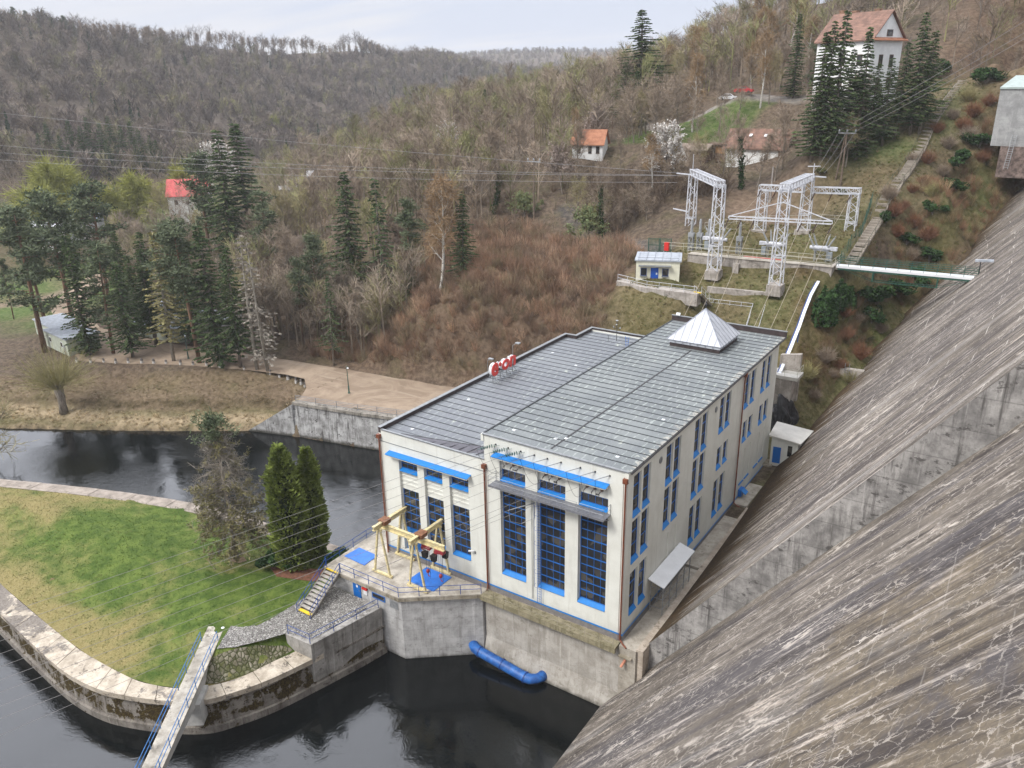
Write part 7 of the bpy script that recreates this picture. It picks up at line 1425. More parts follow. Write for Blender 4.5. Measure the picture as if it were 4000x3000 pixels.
PLANTS = [(k, x, y, h, w, *PLABELS[i]) for k, x, y, h, w, i in [
('pine0',-163.9,31.0,26.5,1.0,0),('pine1',-180.3,31.5,14.8,0.7,1),('spruce0',-132.9,23.9,25.3,1.0,2),('pine2',-129.6,27.0,22.8,1.0,3),('spruce1',-123.8,27.7,20.1,1.25,4),('larch',-114.3,30.6,26.6,1.0,5),('pine1',-108.7,32.5,27.6,1.0,6),('spruce0',-104.3,34.2,27.9,1.2,7),('spruce2',-99.7,35.2,24.2,1.0,8),('spruce_dead',-95.8,36.0,26.7,1.0,9),('spruce_dead',-93.3,36.5,25.9,1.0,10),('pine0',-96.0,52.6,21.5,0.9,11),('spruce_thin',-84.6,45.4,18.2,0.9,12),('pine1',-96.5,48.5,17.7,0.8,13),('spruce1',-97.3,64.6,27.0,1.15,14),('spruce_thin',-88.8,65.8,29.6,1.1,15),('pine1',-77.3,60.3,18.8,0.9,16),('spruce1',-75.2,58.5,8.6,1.5,17),('birch0',-66.7,56.9,24.0,1.0,18),('spruce0',-62.4,58.5,15.6,1.25,19),('spruce1',-159.9,81.2,40.6,1.1,20),('spruce0',-158.8,87.6,38.8,1.25,21),('pine2',-133.1,71.7,21.4,1.1,22),('pine0',-169.7,81.3,34.9,1.0,23),('pine_wide',-171.0,50.7,30.4,1.0,24),('pine_wide',-157.2,34.0,30.2,1.0,25),('pine2',-146.5,21.6,30.2,1.2,26),('spruce2',-127.8,35.7,24.3,1.0,27),('pine0',-128.6,43.8,24.5,1.0,28),('spruce0',-353.6,133.1,17.2,1.25,29),('spruce1',-356.4,138.6,21.5,1.25,29),('spruce2',-341.0,135.7,17.9,1.25,29),('spruce0',-356.5,149.2,22.4,1.25,29),('spruce1',-345.9,147.7,21.4,1.25,29),('spruce2',-357.2,158.4,22.8,1.25,29),('spruce0',-346.3,157.3,22.6,1.25,29),('spruce1',-357.1,168.6,22.7,1.25,29),('spruce2',-342.1,164.4,20.9,1.25,29),('spruce0',-348.4,173.4,21.6,1.25,29),('spruce1',-337.8,171.5,19.4,1.25,29),('spruce2',-331.6,171.9,17.1,1.25,29),('spruce0',-334.2,177.1,14.8,1.25,29),('spruce1',-332.1,151.8,17.6,1.25,29),('spruce2',-335.3,135.8,14.9,1.25,29),('spruce0',-326.3,161.6,16.8,1.25,29),('spruce2',-128.3,158.3,12.8,1.1,30),('spruce1',-127.3,162.6,11.1,1.1,31),('spruce0',-153.1,164.4,8.6,1.0,32),('spruce0',-156.5,161.6,8.9,1.0,33),('spruce2',-73.6,155.8,25.7,1.75,34),('spruce1',-73.5,144.8,15.7,1.5,35),('spruce0',-69.3,143.5,14.1,1.2,36),('spruce0',-28.7,140.7,18.0,1.0,37),('pine2',-23.5,136.9,12.7,1.0,38),('spruce1',-11.9,102.5,23.5,0.8,39),('spruce2',-10.5,103.9,25.3,0.95,40),('spruce0',-6.9,108.7,23.5,0.85,41),('spruce3',-5.7,110.6,16.0,1.0,42),('spruce3',-1.7,114.6,17.3,0.95,43),('spruce1',0.6,116.0,21.4,0.95,44),('spruce0',-5.1,114.5,9.7,1.2,45),('spruce0',-9.8,110.3,18.6,1.1,46),('spruce0',-13.4,102.2,22.3,1.1,47),('spruce1',-3.3,112.2,15.7,1.1,48),('spruce2',2.1,116.7,18.2,1.2,49),('spruce1',-8.0,110.1,15.7,1.15,50),('bud0',-241.8,117.4,21.7,1.0,51),('oak',-236.1,122.4,19.8,1.0,51),('bud0',-236.8,128.4,20.6,1.0,51),('oak',-97.8,130.7,16.0,1.1,52),('oak',-85.3,149.9,11.9,0.8,53),('blossom',-41.8,101.1,11.4,0.95,54),('cherry',-67.2,115.3,10.4,1.0,55),('blossom',-119.7,127.1,10.8,0.8,56),('cherry',-63.7,96.7,11.5,1.0,57),('cherry',-90.8,92.6,9.8,0.8,58),('birch1',-43.3,98.2,12.2,1.0,59),('birch0',-33.9,133.9,18.3,0.8,60),('birch1',-45.9,124.3,18.8,0.8,61),('birch1',-37.7,137.9,13.3,0.8,62),('birch0',-66.6,108.8,12.1,0.7,63),('ivytree',-74.4,86.1,13.7,1.0,64),('ivytrunk',-47.8,84.9,17.1,0.7,65),('ivytree',-26.8,103.8,15.5,0.8,66),('oak',-29.2,100.2,15.9,0.6,67),('sallow',-67.4,87.3,5.1,1.2,68),('sallow',-50.5,83.5,7.1,1.0,69),('sallow',-66.0,91.7,1.3,1.0,70),('willow',-269.4,89.1,27.5,1.1,71),('willow',-279.3,102.8,25.2,1.1,72),('willow',-251.9,79.2,22.5,1.2,73),('willow',-261.2,104.7,19.7,1.2,74),('willow',-260.7,115.4,21.8,1.2,75),('willow',-263.8,138.5,22.7,1.0,76),('willow',-237.0,173.4,12.5,1.0,77),('willow',-479.4,335.1,12.4,1.0,78),('willow',-431.1,331.2,12.3,1.0,79),('willow',-419.8,344.1,8.0,1.0,80),('blossom',-279.4,168.6,22.5,1.0,81),('oak',-193.6,147.0,34.1,1.0,82),('oak',-316.8,105.9,19.5,1.0,83),('slim',-93.7,102.6,13.9,0.98,84),('bare0',-96.6,107.2,12.2,1.17,84),('bare0',-89.8,105.7,12.1,0.96,84),('bare0',-117.9,100.2,11.5,1.06,84),('slim',-111.6,83.4,12.4,0.95,84),('bare4',-107.0,69.1,12.1,1.0,84),('slim',-164.9,79.4,12.7,1.13,84),('bare4',-117.9,66.8,14.6,1.1,84),('slim',-184.8,95.9,13.3,0.92,84),('bare0',-155.5,101.3,14.5,0.92,84),('bud0',-160.0,108.1,12.3,1.12,84),('bare2',-159.0,59.1,11.1,0.97,84),('bare0',-165.3,96.0,11.1,0.95,84),('bare4',-148.0,115.8,14.7,0.88,84),('bare0',-119.1,112.2,11.8,0.98,84),('bare0',-181.4,104.0,16.5,1.05,84),('slim',-143.9,61.3,11.6,0.87,84),('slim',-102.5,90.1,14.3,1.04,84),('slim',-124.0,69.8,11.7,1.04,84),('slim',-97.4,76.3,13.6,0.93,84),('bare2',-81.4,107.5,12.0,0.86,84),('slim',-169.8,84.9,13.3,0.94,84),('bud0',-125.8,117.2,14.6,1.13,84),('slim',-101.5,82.6,13.4,1.18,84),('bare0',-139.5,112.7,15.5,1.03,84),('bare0',-114.0,96.8,12.9,0.99,84),('bare0',-136.0,109.5,16.3,1.08,84),('bare4',-181.8,93.0,13.6,0.99,84),('slim',-150.7,105.1,16.1,0.85,84),('slim',-83.0,86.7,11.9,1.06,84),('bare2',-91.2,87.6,16.0,1.0,84),('slim',-194.0,97.5,13.7,1.15,84),('bare0',-120.5,56.3,11.4,1.16,84),('slim',-86.1,75.6,11.6,1.07,84),('bare2',-144.7,109.5,11.4,1.16,84),('bare2',-177.8,68.4,13.3,1.13,84),('slim',-181.7,110.7,14.9,0.96,84),('bare4',-95.7,90.5,11.4,0.94,84),('bud0',-98.4,118.9,11.0,0.87,84),('bare4',-78.6,103.9,12.7,1.15,84),('bare4',-143.6,56.4,13.0,1.08,84),('bare0',-153.3,88.6,14.7,1.16,84),('slim',-153.3,58.9,14.3,1.03,84),('slim',-155.1,106.2,11.9,1.05,84),('slim',-136.2,88.5,15.2,1.19,84),('bud0',-188.8,94.2,15.9,0.93,84),('bud0',-95.7,94.9,13.2,1.06,84),('bare0',-80.3,98.1,13.0,1.11,84),('bare2',-130.3,85.2,15.9,0.99,84),('bare4',-129.9,97.3,15.5,0.99,84),('bud0',-133.9,79.9,16.1,1.06,84),('slim',-171.9,68.1,11.9,1.13,84),('slim',-132.1,57.7,12.1,1.18,84),('bare4',-82.9,93.6,15.9,1.1,84),('slim',-103.3,94.5,15.8,1.1,84),('slim',-87.6,81.8,13.1,0.91,84),('bare2',-130.3,68.4,12.8,0.99,84),('bud0',-128.1,81.3,13.9,1.16,84),('slim',-192.4,218.1,10.3,0.91,85),('bud0',-173.8,133.3,11.5,1.17,85),('slim',-227.4,204.9,11.4,0.86,85),('bare4',-149.6,143.9,12.1,1.02,85),('bare5',-223.3,178.3,12.7,0.91,85),('bare2',-219.9,197.9,11.8,0.89,85),('bare5',-186.2,126.6,10.0,1.11,85),('slim',-217.9,257.3,11.5,0.99,85),('bare1',-258.9,181.0,12.0,1.15,85),('bare3',-228.9,211.8,11.8,1.0,85),('slim',-234.3,221.9,12.8,1.17,85),('bare3',-202.5,221.0,10.0,1.03,85),('bare2',-231.7,246.7,11.5,0.96,85),('bare4',-152.4,213.4,11.7,1.16,85),('bare5',-181.2,121.8,9.0,1.05,85),('bare5',-176.5,118.9,10.2,1.05,85),('bare2',-282.0,236.1,12.6,1.11,85),('bare5',-139.0,145.0,11.5,1.11,85),('bare3',-65.3,129.3,9.2,0.87,85),('bud0',-237.7,247.7,9.4,0.92,85),('bare5',-170.0,188.3,10.7,0.99,85),('bare3',-229.4,160.7,12.8,1.09,85),('bare1',-208.7,187.5,12.8,0.92,85),('bare5',-254.5,232.8,12.8,1.02,85),('bare2',-128.8,165.3,13.0,1.07,85),('slim',-133.9,173.8,9.8,0.97,85),('bare1',-157.8,112.5,10.9,1.19,85),('bare0',-153.6,197.6,11.9,0.86,85),('bare2',-196.0,228.8,11.5,0.9,85),('bare5',-156.0,140.4,11.2,0.98,85),('bare5',-163.7,157.8,12.9,0.86,85),('bare3',-263.8,193.0,11.0,1.14,85),('bare0',-168.8,125.8,11.2,0.97,85),('bare2',-288.8,234.5,11.2,0.94,85),('bud0',-93.9,136.6,12.0,1.04,85),('bare2',-120.6,113.7,10.2,1.0,85),('bare3',-82.7,148.2,12.3,0.92,85),('bare1',-176.8,170.2,11.1,0.97,85),('bare0',-135.2,113.7,9.3,1.0,85),('bare5',-118.6,154.6,11.7,0.9,85),('bare1',-160.7,194.5,11.4,0.85,85),('bare5',-146.8,224.8,12.9,0.9,85),('bud0',-213.7,175.3,9.7,1.02,85),('bud1',-145.0,188.9,11.3,0.92,85),('bare4',-43.7,94.0,7.6,1.19,86),('bud1',-29.4,102.9,8.7,0.95,86),('bare5',-46.7,101.9,7.3,0.93,86),('bare4',-53.0,96.6,7.1,0.85,86),('bare3',-36.4,99.3,10.2,0.98,86),('bare0',-45.9,89.9,9.0,1.19,86),('bare1',-33.7,95.4,8.6,1.03,86),('bud0',-56.4,89.0,9.6,1.12,86),('bud0',-51.4,90.4,7.8,1.03,86),('bud0',-40.9,102.0,10.0,0.85,86),('bud0',-34.8,104.3,10.1,1.11,86),('bare3',-40.4,89.9,7.0,0.92,86),('bare5',-59.5,97.6,7.9,0.99,86),('bare4',-44.4,106.5,7.9,0.85,86),('bare2',-54.3,104.7,9.4,0.99,86),('bare2',-39.2,95.3,7.5,0.99,86),('bud0',-58.0,121.8,11.1,0.98,87),('bare2',-42.9,150.6,9.6,1.07,87),('bud1',-67.0,144.9,9.2,1.09,87),('bare0',-56.6,148.2,10.7,0.94,87),('bare0',-62.0,152.2,9.4,1.17,87),('bare1',-56.9,134.8,11.5,0.94,87),('bud0',-34.7,147.0,9.7,0.86,87),('bare2',-51.4,116.7,10.7,0.94,87),('bare1',-56.7,155.3,12.9,1.0,87),('bare2',-47.5,143.0,11.7,1.02,87),('bud1',-32.4,135.2,12.4,0.97,87),('bare1',-59.4,142.1,13.0,1.18,87),('slim',-38.7,137.2,9.9,0.99,87),('bare2',-23.9,135.4,12.7,0.93,87),('bud1',-68.6,121.3,12.2,1.06,87),('slim',-59.1,128.5,12.7,1.14,87),('bare4',-37.2,129.6,10.9,0.9,87),('bud1',-66.8,133.1,10.9,1.15,87),('bud1',-65.2,158.2,13.0,1.11,87),('bare2',-40.0,124.6,13.0,0.87,87),('bare2',-15.9,105.6,9.6,1.13,88),('bud1',-7.9,105.3,10.0,1.1,88),('bare0',-13.1,107.4,10.7,1.14,88),('bare2',-7.3,109.3,11.1,1.19,88),('bare1',-18.3,116.9,10.2,0.94,88),('bare1',-20.3,108.1,13.2,1.05,88),('bare3',-15.4,111.2,12.6,0.99,88),('bare1',-10.9,110.8,11.2,1.11,88),('bare0',-8.4,113.1,12.9,0.89,88),('bare2',-12.5,114.9,9.5,1.08,88),('bare3',-20.5,104.5,10.9,1.11,88),('slim',-15.0,117.3,9.9,1.05,88),('bare0',-11.2,117.8,11.6,1.16,88),('bud1',-12.3,103.8,10.3,0.88,88),('slim',-23.9,104.5,11.5,1.13,88),('bare2',-50.1,198.2,12.3,1.03,89),('bare3',-56.2,208.8,10.1,0.95,89),('bare4',-100.1,252.0,10.8,0.88,89),('bare3',-56.2,173.3,8.3,1.03,89),('bare5',18.7,199.6,10.1,1.17,89),('bare1',21.9,181.1,11.5,0.87,89),('bare2',-78.4,244.1,8.9,0.95,89),('bud0',-70.9,239.4,11.8,0.96,89),('bare2',4.3,212.5,9.7,1.08,89),('bare4',3.1,172.0,10.0,1.12,89),('bare5',-30.7,183.7,8.7,1.12,89),('bare0',-12.4,173.6,10.9,1.15,89),('bare4',-97.0,235.7,8.1,1.16,89),('bare1',-64.0,168.0,8.5,1.17,89),('bare0',-22.6,179.8,11.6,0.98,89),('bare1',-63.2,262.5,10.1,1.07,89),('bare0',-90.0,185.7,11.6,1.01,89),('bud1',18.3,171.0,8.6,0.87,89),('bare3',-4.2,206.8,10.9,1.09,89),('bare0',-25.4,241.7,8.9,1.01,89),('bud1',-44.5,258.0,11.1,0.87,89),('bare5',-34.9,151.0,11.4,1.18,89),('bare5',-97.5,258.2,11.2,0.95,89),('bare2',-90.2,235.5,11.5,0.93,89),('bare4',-93.2,195.8,11.6,1.16,89),('bare4',9.1,207.8,10.6,0.89,89),('slim',-46.4,173.6,12.2,1.2,89),('bud1',-86.4,229.5,9.0,0.91,89),('slim',-18.9,155.7,11.9,1.04,89),('bare4',-26.1,154.6,12.1,1.07,89),('bare4',42.7,179.8,9.0,1.0,90),('bare2',17.8,167.4,6.3,1.04,90),('bare2',32.2,183.1,8.1,1.02,90),('bare0',28.5,191.3,6.1,1.13,90),('bare2',23.6,133.6,6.5,0.89,90),('slim',38.2,146.9,6.9,1.17,90),('slim',13.4,141.1,8.4,1.01,90),('slim',48.2,159.4,9.2,1.07,90),('slim',19.9,185.3,8.3,1.18,90),('bare0',42.3,171.6,8.5,1.19,90),('bare0',37.3,163.8,6.8,1.14,90),('bare4',52.6,188.1,9.1,0.95,90),('bare4',37.4,199.8,6.4,0.85,90),('bare2',28.1,208.0,8.2,1.08,90),('bare4',22.6,152.9,7.5,0.98,90),('slim',26.3,142.1,8.1,0.86,90),('bare2',26.0,166.0,6.1,1.05,90),('slim',36.3,171.3,8.7,0.89,90),('bare2',-339.5,102.9,10.9,1.14,91),('bare0',-339.5,138.0,9.4,0.94,91),('bud1',-281.8,205.4,11.4,1.16,91),('bare5',-325.7,223.7,9.0,0.88,91),('bud1',-336.3,130.3,10.2,1.09,91),('bare5',-365.6,121.8,9.1,0.95,91),('bud1',-354.1,226.0,11.3,1.03,91),('bare3',-235.0,114.5,11.3,1.14,91),('bud0',-284.9,154.3,8.8,0.89,91),('bare2',-234.0,183.9,10.6,1.14,91),('slim',-320.3,145.6,11.6,1.12,91),('bare3',-329.0,162.7,10.0,1.13,91),('bare5',-380.9,141.5,10.5,1.2,91),('bare2',-334.5,91.2,11.0,0.9,91),('bare0',-218.1,72.0,8.0,0.92,92),('bud0',-206.4,69.5,6.6,1.15,92),('bare1',-206.3,44.6,7.0,1.14,92),('bud0',-237.6,76.1,8.4,0.99,92),('bare0',-221.9,28.6,6.8,0.85,92),('bud0',-207.0,20.9,7.1,1.16,92),('bare0',-228.0,15.0,8.6,1.09,92),('bare0',-213.8,29.4,7.4,1.07,92),('bud0',-235.2,52.7,6.1,1.03,92),('bare0',-228.4,57.8,7.1,0.91,92),('bare0',-216.5,60.4,6.5,1.08,92),('bare1',-229.1,43.5,8.2,1.16,92),('birch0',-74.0,171.0,14.0,0.97,93),('birch1',-73.0,189.6,15.7,0.98,93),('birch1',-43.1,185.6,15.3,1.2,93),('birch1',-45.5,175.6,13.0,0.97,93),('birch0',-50.3,177.9,14.7,1.01,93),('birch1',-80.8,205.2,13.8,1.01,93),('birch0',-56.6,190.4,12.3,0.91,93),('birch1',-62.4,169.2,15.9,0.99,93),('birch0',-56.6,200.5,15.6,0.89,93),('birch1',-45.2,159.7,14.7,0.98,93),('birch0',-60.5,162.1,14.8,0.94,93),('birch1',-61.5,175.0,13.2,1.09,93),('birch0',-49.4,167.6,12.1,1.09,93),('birch1',-32.0,162.9,13.9,1.12,93),('spruce1',-118.2,38.9,21.5,0.92,94),('spruce1',-133.8,44.5,15.3,0.88,94),('spruce1',-135.6,37.5,18.4,0.88,94),('spruce0',-127.9,43.8,16.5,1.16,94),('spruce1',-119.9,49.0,17.4,0.95,94),('spruce1',-148.6,42.3,21.9,0.98,94),('spruce2',-127.1,35.0,20.9,0.95,94),('spruce2',-122.2,39.6,16.0,1.01,94),('bare5',-53.2,122.1,12.1,1.13,95),('oak',-52.2,117.3,13.3,1.03,95),('bare5',-48.6,122.8,13.1,1.17,95),('bare0',-57.5,118.3,13.5,0.91,95),('bare0',-42.3,119.0,11.7,0.91,95),('oak',-62.4,123.9,10.6,1.09,95),('oak',-58.6,124.5,13.2,1.2,95),('slim',-101.0,57.2,12.6,1.06,96),('slim',-91.8,50.6,13.9,1.03,96),('slim',-82.2,50.8,14.1,1.08,96),('bud1',-80.3,62.5,12.5,1.05,96),('slim',-96.0,57.8,13.8,1.01,96),('bare2',-124.6,46.6,14.0,1.12,96),('slim',-85.5,61.1,13.5,1.16,96),('slim',-103.4,53.1,13.9,1.13,96),('bud1',-78.2,53.0,11.5,0.89,96),('bud1',-109.8,47.3,14.5,1.12,96),('slim',-88.2,55.9,14.0,0.91,96),('slim',-105.5,49.6,14.2,1.15,96),('bare0',-67.9,103.5,11.1,1.0,97),('bare4',-63.7,103.6,12.8,1.0,98),('slim',-627.6,320.7,19.6,0.81,99),('tall',-629.2,325.9,16.6,0.84,99),('tall',-627.5,328.8,17.3,0.87,99),('slim',-629.0,334.2,18.4,0.82,99),('tall',-630.2,340.0,17.6,0.99,99),('tall',-628.0,343.6,18.3,0.8,99),('tall',-629.0,349.7,17.7,0.92,99),('tall',-627.2,352.6,18.2,0.8,99),('tall',-628.8,357.6,18.3,0.86,99),('tall',-630.3,362.7,16.4,0.99,99),('tall',-654.3,384.5,17.6,0.84,99),('tall',-654.7,391.3,18.9,0.94,99),('tall',-653.4,393.2,19.9,0.96,99),('tall',-654.0,399.5,16.4,0.95,99),('tall',-651.6,403.1,19.3,0.96,99),('tall',-655.5,411.6,17.0,0.87,99),('tall',-695.0,445.9,18.3,1.0,99),('slim',-695.5,452.2,16.4,0.99,99),('slim',-693.2,455.3,16.4,0.89,99),('slim',-692.7,463.0,19.3,1.0,99),('tall',-690.0,466.8,17.6,0.96,99),('tall',-688.2,469.1,17.6,0.9,99),('tall',-683.7,475.3,18.8,0.85,99),('tall',-680.9,479.1,19.7,0.92,99),('tall',-675.2,479.9,17.5,0.91,99),('tall',-669.3,481.1,19.5,0.82,99),('tall',-665.8,485.5,17.6,0.98,99),('slim',-662.5,489.7,16.4,0.86,99),('tall',-658.9,494.3,16.1,0.96,99),('tall',-659.8,499.6,17.4,0.83,99),('tall',-659.9,505.8,17.2,0.81,99),('tall',-662.6,515.0,17.9,0.88,99),('tall',-669.8,531.4,16.8,0.96,99),('tall',-670.0,537.4,18.6,0.86,99),('tall',-670.7,542.7,17.5,0.88,99),('tall',-668.8,551.0,17.9,0.95,99),('tall',-669.4,556.5,18.2,0.8,99),('tall',-666.8,565.4,16.3,0.9,99),('slim',-664.0,568.5,19.7,0.93,99),('tall',-663.2,575.3,18.3,0.85,99),('tall',-659.7,579.1,18.2,0.94,99),('tall',-658.4,586.4,19.2,0.87,99),('tall',-659.5,596.9,13.4,0.84,99),('tall',-687.7,631.1,14.8,0.89,99),('slim',-686.6,637.9,13.7,0.83,99),('tall',-678.4,640.6,14.6,0.98,99),('tall',-675.0,644.0,13.3,0.93,99),('tall',-671.6,647.4,16.0,0.96,99),('tall',-670.3,654.3,14.8,0.94,99),('tall',-664.7,659.8,13.7,0.8,99),('tall',-663.0,666.9,14.8,0.92,99),('tall',-657.4,672.2,16.0,0.84,99),('tall',-655.8,679.2,14.5,0.83,99),('tall',-657.3,688.7,15.3,0.83,99),('tall',-655.8,695.5,13.0,0.99,99),('tall',-1653.1,1820.7,13.7,0.83,99),('slim',-1643.7,1839.8,15.3,0.81,99),('tall',-1433.0,1615.0,14.3,0.99,99),('tall',-1526.1,1751.2,15.2,0.88,99),('slim',-1521.1,1760.7,15.9,0.96,99),('pine0',-677.0,295.1,14.8,1.1,100),('pine0',-666.2,299.0,13.9,1.1,100),('spruce_thin',-655.4,302.7,13.0,1.1,100),('pine0',-647.6,309.0,13.4,1.1,100),('pine0',-644.0,315.8,16.5,1.1,100),('spruce_thin',-637.2,319.8,14.0,1.1,100),('pine0',-632.3,359.5,12.1,1.1,100),('pine0',-653.9,406.8,12.4,1.1,100),('ever0',8.3,90.9,3.4,1.15,101),('ever1',6.0,86.7,4.0,1.15,102),('ever2',4.9,79.7,4.0,1.15,103),('ever0',9.8,94.6,3.0,1.15,104),('ever1',4.9,77.9,3.2,1.15,105),('ever0',2.8,91.0,2.2,1.15,106),('ever1',6.1,93.4,2.6,1.15,107),('ever2',9.0,96.6,2.8,1.15,108),('ever1',9.7,109.7,3.2,1.15,109),('ever0',9.7,114.7,3.6,1.15,110),('ever2',12.0,119.7,3.2,1.15,111),('ever1',10.5,130.1,3.6,1.15,112),('ever0',0.3,148.6,3.0,1.15,113),('ever1',-1.4,146.9,3.0,1.15,114),('russet2',3.6,92.8,2.5,1.2,115),('russet',4.5,96.2,1.6,1.2,115),('russet',4.9,99.1,1.6,1.2,115),('russet',5.8,102.4,1.6,1.2,115),('browntwig',2.2,93.5,2.5,1.2,115),('russet',6.2,95.9,2.5,1.2,115),('olivetwig',8.3,98.4,2.4,1.2,115),('browntwig',7.8,111.3,2.0,1.2,115),('russet',5.0,111.2,2.4,1.2,115),('browntwig',7.4,116.2,2.4,1.2,115),('russet2',9.0,120.1,2.5,1.2,115),('russet',10.0,122.8,2.9,1.2,115),('russet2',11.9,126.1,2.2,1.2,115),('browntwig',2.7,109.4,1.8,1.2,115),('russet',4.9,118.1,2.2,1.2,115),('browntwig',6.8,121.5,2.0,1.2,115),('olivetwig',8.3,126.3,2.4,1.2,115),('russet2',4.6,91.9,2.2,1.2,115),('russet2',9.0,95.4,2.7,1.2,115),('browntwig',7.3,93.2,2.2,1.2,115),('browntwig',10.2,119.1,2.9,1.2,115),('russet2',13.0,118.5,2.2,1.2,115),('olivetwig',1.9,76.0,2.5,1.25,116),('browntwig',3.4,75.3,1.4,1.25,116),('russet',3.3,67.6,2.2,1.25,116),('olivetwig',4.7,76.2,1.5,1.25,116),('browntwig',6.5,78.3,1.7,1.25,116),('russet',5.8,67.3,2.6,1.25,116),('russet',3.9,63.5,1.8,1.25,116),('browntwig',3.3,61.9,1.4,1.25,116),('olivetwig',5.6,63.1,2.0,1.25,116),('browntwig',2.4,56.2,1.5,1.25,116),('browntwig',1.9,62.3,2.4,1.25,116),('olivetwig',0.7,57.7,2.5,1.25,116),('olivetwig',4.8,78.0,2.2,1.25,116),('russet',2.1,71.3,2.0,1.25,116),('olive',-23.2,121.5,1.3,1.2,117),('olive',-10.9,103.3,1.3,1.2,117),('olive',-10.2,113.4,1.0,1.2,117),('browntwig',-5.0,114.5,1.3,1.2,117),('olive',-7.2,100.4,1.6,1.2,117),('olive',-11.3,101.3,1.4,1.2,117),('bud0',-110.0,-5.5,21.8,1.2,118)]]
for kind, x, y, h, w, label, group in PLANTS: plant(kind, x, y, h, label, group or None, w=w)
# cypresses and the half dead conifer on the lawn
def cypress(x, y, z, h, r, seed, label):
    t = thing('cypress', (x,y,z), label, 'cypress'); q = NPQ(seed); rs = q.r; k = int(5200*h/15)
    u = rs.rand(k)**.85; a = rs.rand(k)*6.283; prof = r*np.interp(u, [0,.08,.25,.5,.75,.9,1], [.62,.78,.96,1,.82,.5,.08])*(1+.14*np.sin(a*3+u*9+seed)+.12*np.sin(a*5-u*17)+.1*np.sin(a*2+u*31)); rr = prof*(.72+.3*rs.rand(k))
    c = np.stack([np.cos(a)*rr, np.sin(a)*rr, u*h*.985+.2], 1); out = np.stack([np.cos(a), np.sin(a), .9+0*a], 1)
    q.blades(c-out*.12, c+out*(.16+.22*rs.rand(k,1))+rs.normal(size=(k,3))*.1, .26); q.clumps(c[:k//2], .19, 1.3, .7)
    me = q.mesh('foliage', L_thuja); add_obj('foliage', me, t)
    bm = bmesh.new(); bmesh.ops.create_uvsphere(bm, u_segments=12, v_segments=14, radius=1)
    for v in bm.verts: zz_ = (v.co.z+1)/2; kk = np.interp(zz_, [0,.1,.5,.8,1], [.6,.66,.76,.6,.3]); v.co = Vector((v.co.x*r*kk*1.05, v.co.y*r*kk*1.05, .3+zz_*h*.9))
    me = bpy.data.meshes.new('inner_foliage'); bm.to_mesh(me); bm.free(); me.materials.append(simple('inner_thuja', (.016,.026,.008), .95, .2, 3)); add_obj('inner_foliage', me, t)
    mb = MB(); mb.tube([(0,0,-.4),(0,0,1.2)],[.25,.18],7); me = mb_mesh(mb, 'trunk', B_grey); add_obj('trunk', me, t)
lz = lambda x, y: float(lawn_z(np.array([float(x)]), np.array([float(y)]))[0])
cypress(-38.2,-6.2,lz(-38.2,-6.2)-.1,15.2,1.95,1,'broad front column of the clump of cypresses beside the terrace stair'); cypress(-39.6,-5.4,lz(-39.6,-5.4)-.1,15.0,1.15,4,'cypress column joined to the left of the broad front one'); cypress(-37.1,-3.6,lz(-37.1,-3.6)-.1,14.4,1.25,9,'slim separate cypress column standing behind to the right of the broad one')
make_bush('juniper', 91, h=2.4, r=1.9, n=1900, size=.17); PROTO['juniper'] = ('juniper_bush', 'bush', PROTO['juniper'][2]); plant('juniper',-40.3,-6.9,2.6,'low dark juniper bush at the foot of the broad cypress',z=lz(-40.3,-6.9)-.1); plant('juniper',-34.4,-2.6,2.2,'low dark bush between the cypresses and the river side railing',z=lz(-34.4,-2.6)-.1)
sheet('bare_soil', [(-40.8,-7.6),(-38.6,-8.5),(-36,-7.6),(-34.2,-6.8),(-33.6,-4.8),(-35,-4.4),(-37,-5.6),(-39,-6.6)], lambda x, y: lawn_z(x, y)+.05, simple('red_brown_soil', (.17,.075,.045), .95, .2, 2.5, bump=.4), .6)
sheet('bare_soil', [(-47.2,-8.2),(-46.2,-8.9),(-45,-8.6),(-44.9,-7.6),(-46,-7.2)], lambda x, y: lawn_z(x, y)+.05, simple('tree_pit_soil', (.23,.16,.1), .95, .2, 2.5, bump=.4), .5)
t = thing('dying_conifer', (-46.2,-8.0,lz(-46.2,-8)-.1), 'half dead conifer on the lawn with brown branches and a green tuft on top', 'tree'); q = NPQ(5); rs = q.r; qg = NPQ(6); qd = NPQ(8); mb = MB(); H = 17.6
mb.tube([(0,0,-.3),(-.2,.1,4),(-.9,.5,9),(-1.6,.9,14),(-1.9,1.1,H)], [.34,.27,.2,.12,.03], 8)
def trunk_at(z): return np.array([np.interp(z,[0,4,9,14,H],[0,-.2,-.9,-1.6,-1.9]), np.interp(z,[0,4,9,14,H],[0,.1,.5,.9,1.1]), z])
for i in range(130):
    z = 2.6+12.3*(i+rs.rand())/130; o = trunk_at(z); a = rs.rand()*6.28; k_ = (z-2.6)/12.4; L = (4.6*(1-k_)**.6+1.0)*(.55+.6*rs.rand()); d = np.array([math.cos(a),math.sin(a),-.3+.3*rs.rand()]); e = o+d*L; mb.tube([tuple(o),tuple(e)],[.055,.018],4,False)
    for j in range(9):
        s = .2+.8*(j+rs.rand())/9; c = o+(e-o)*s; dd = d*.5+rs.normal(size=3)*.6; e2 = c+dd*(.6+.5*rs.rand()); qd.blades(c, e2, .05); m = 9; p = c+(e2-c)*rs.rand(m,1); qd.blades(p, p+rs.normal(size=(m,3))*.3, .03)
        lush = .85 if k_ < .4 else .5 if k_ < .62 else .12
        if rs.rand() < lush and s > .35: m = 22; p = c+(e2-c)*rs.rand(m,1)+rs.normal(size=(m,3))*.12; q.blades(p, p+rs.normal(size=(m,3))*.17+np.array([0,0,.04]), .12)
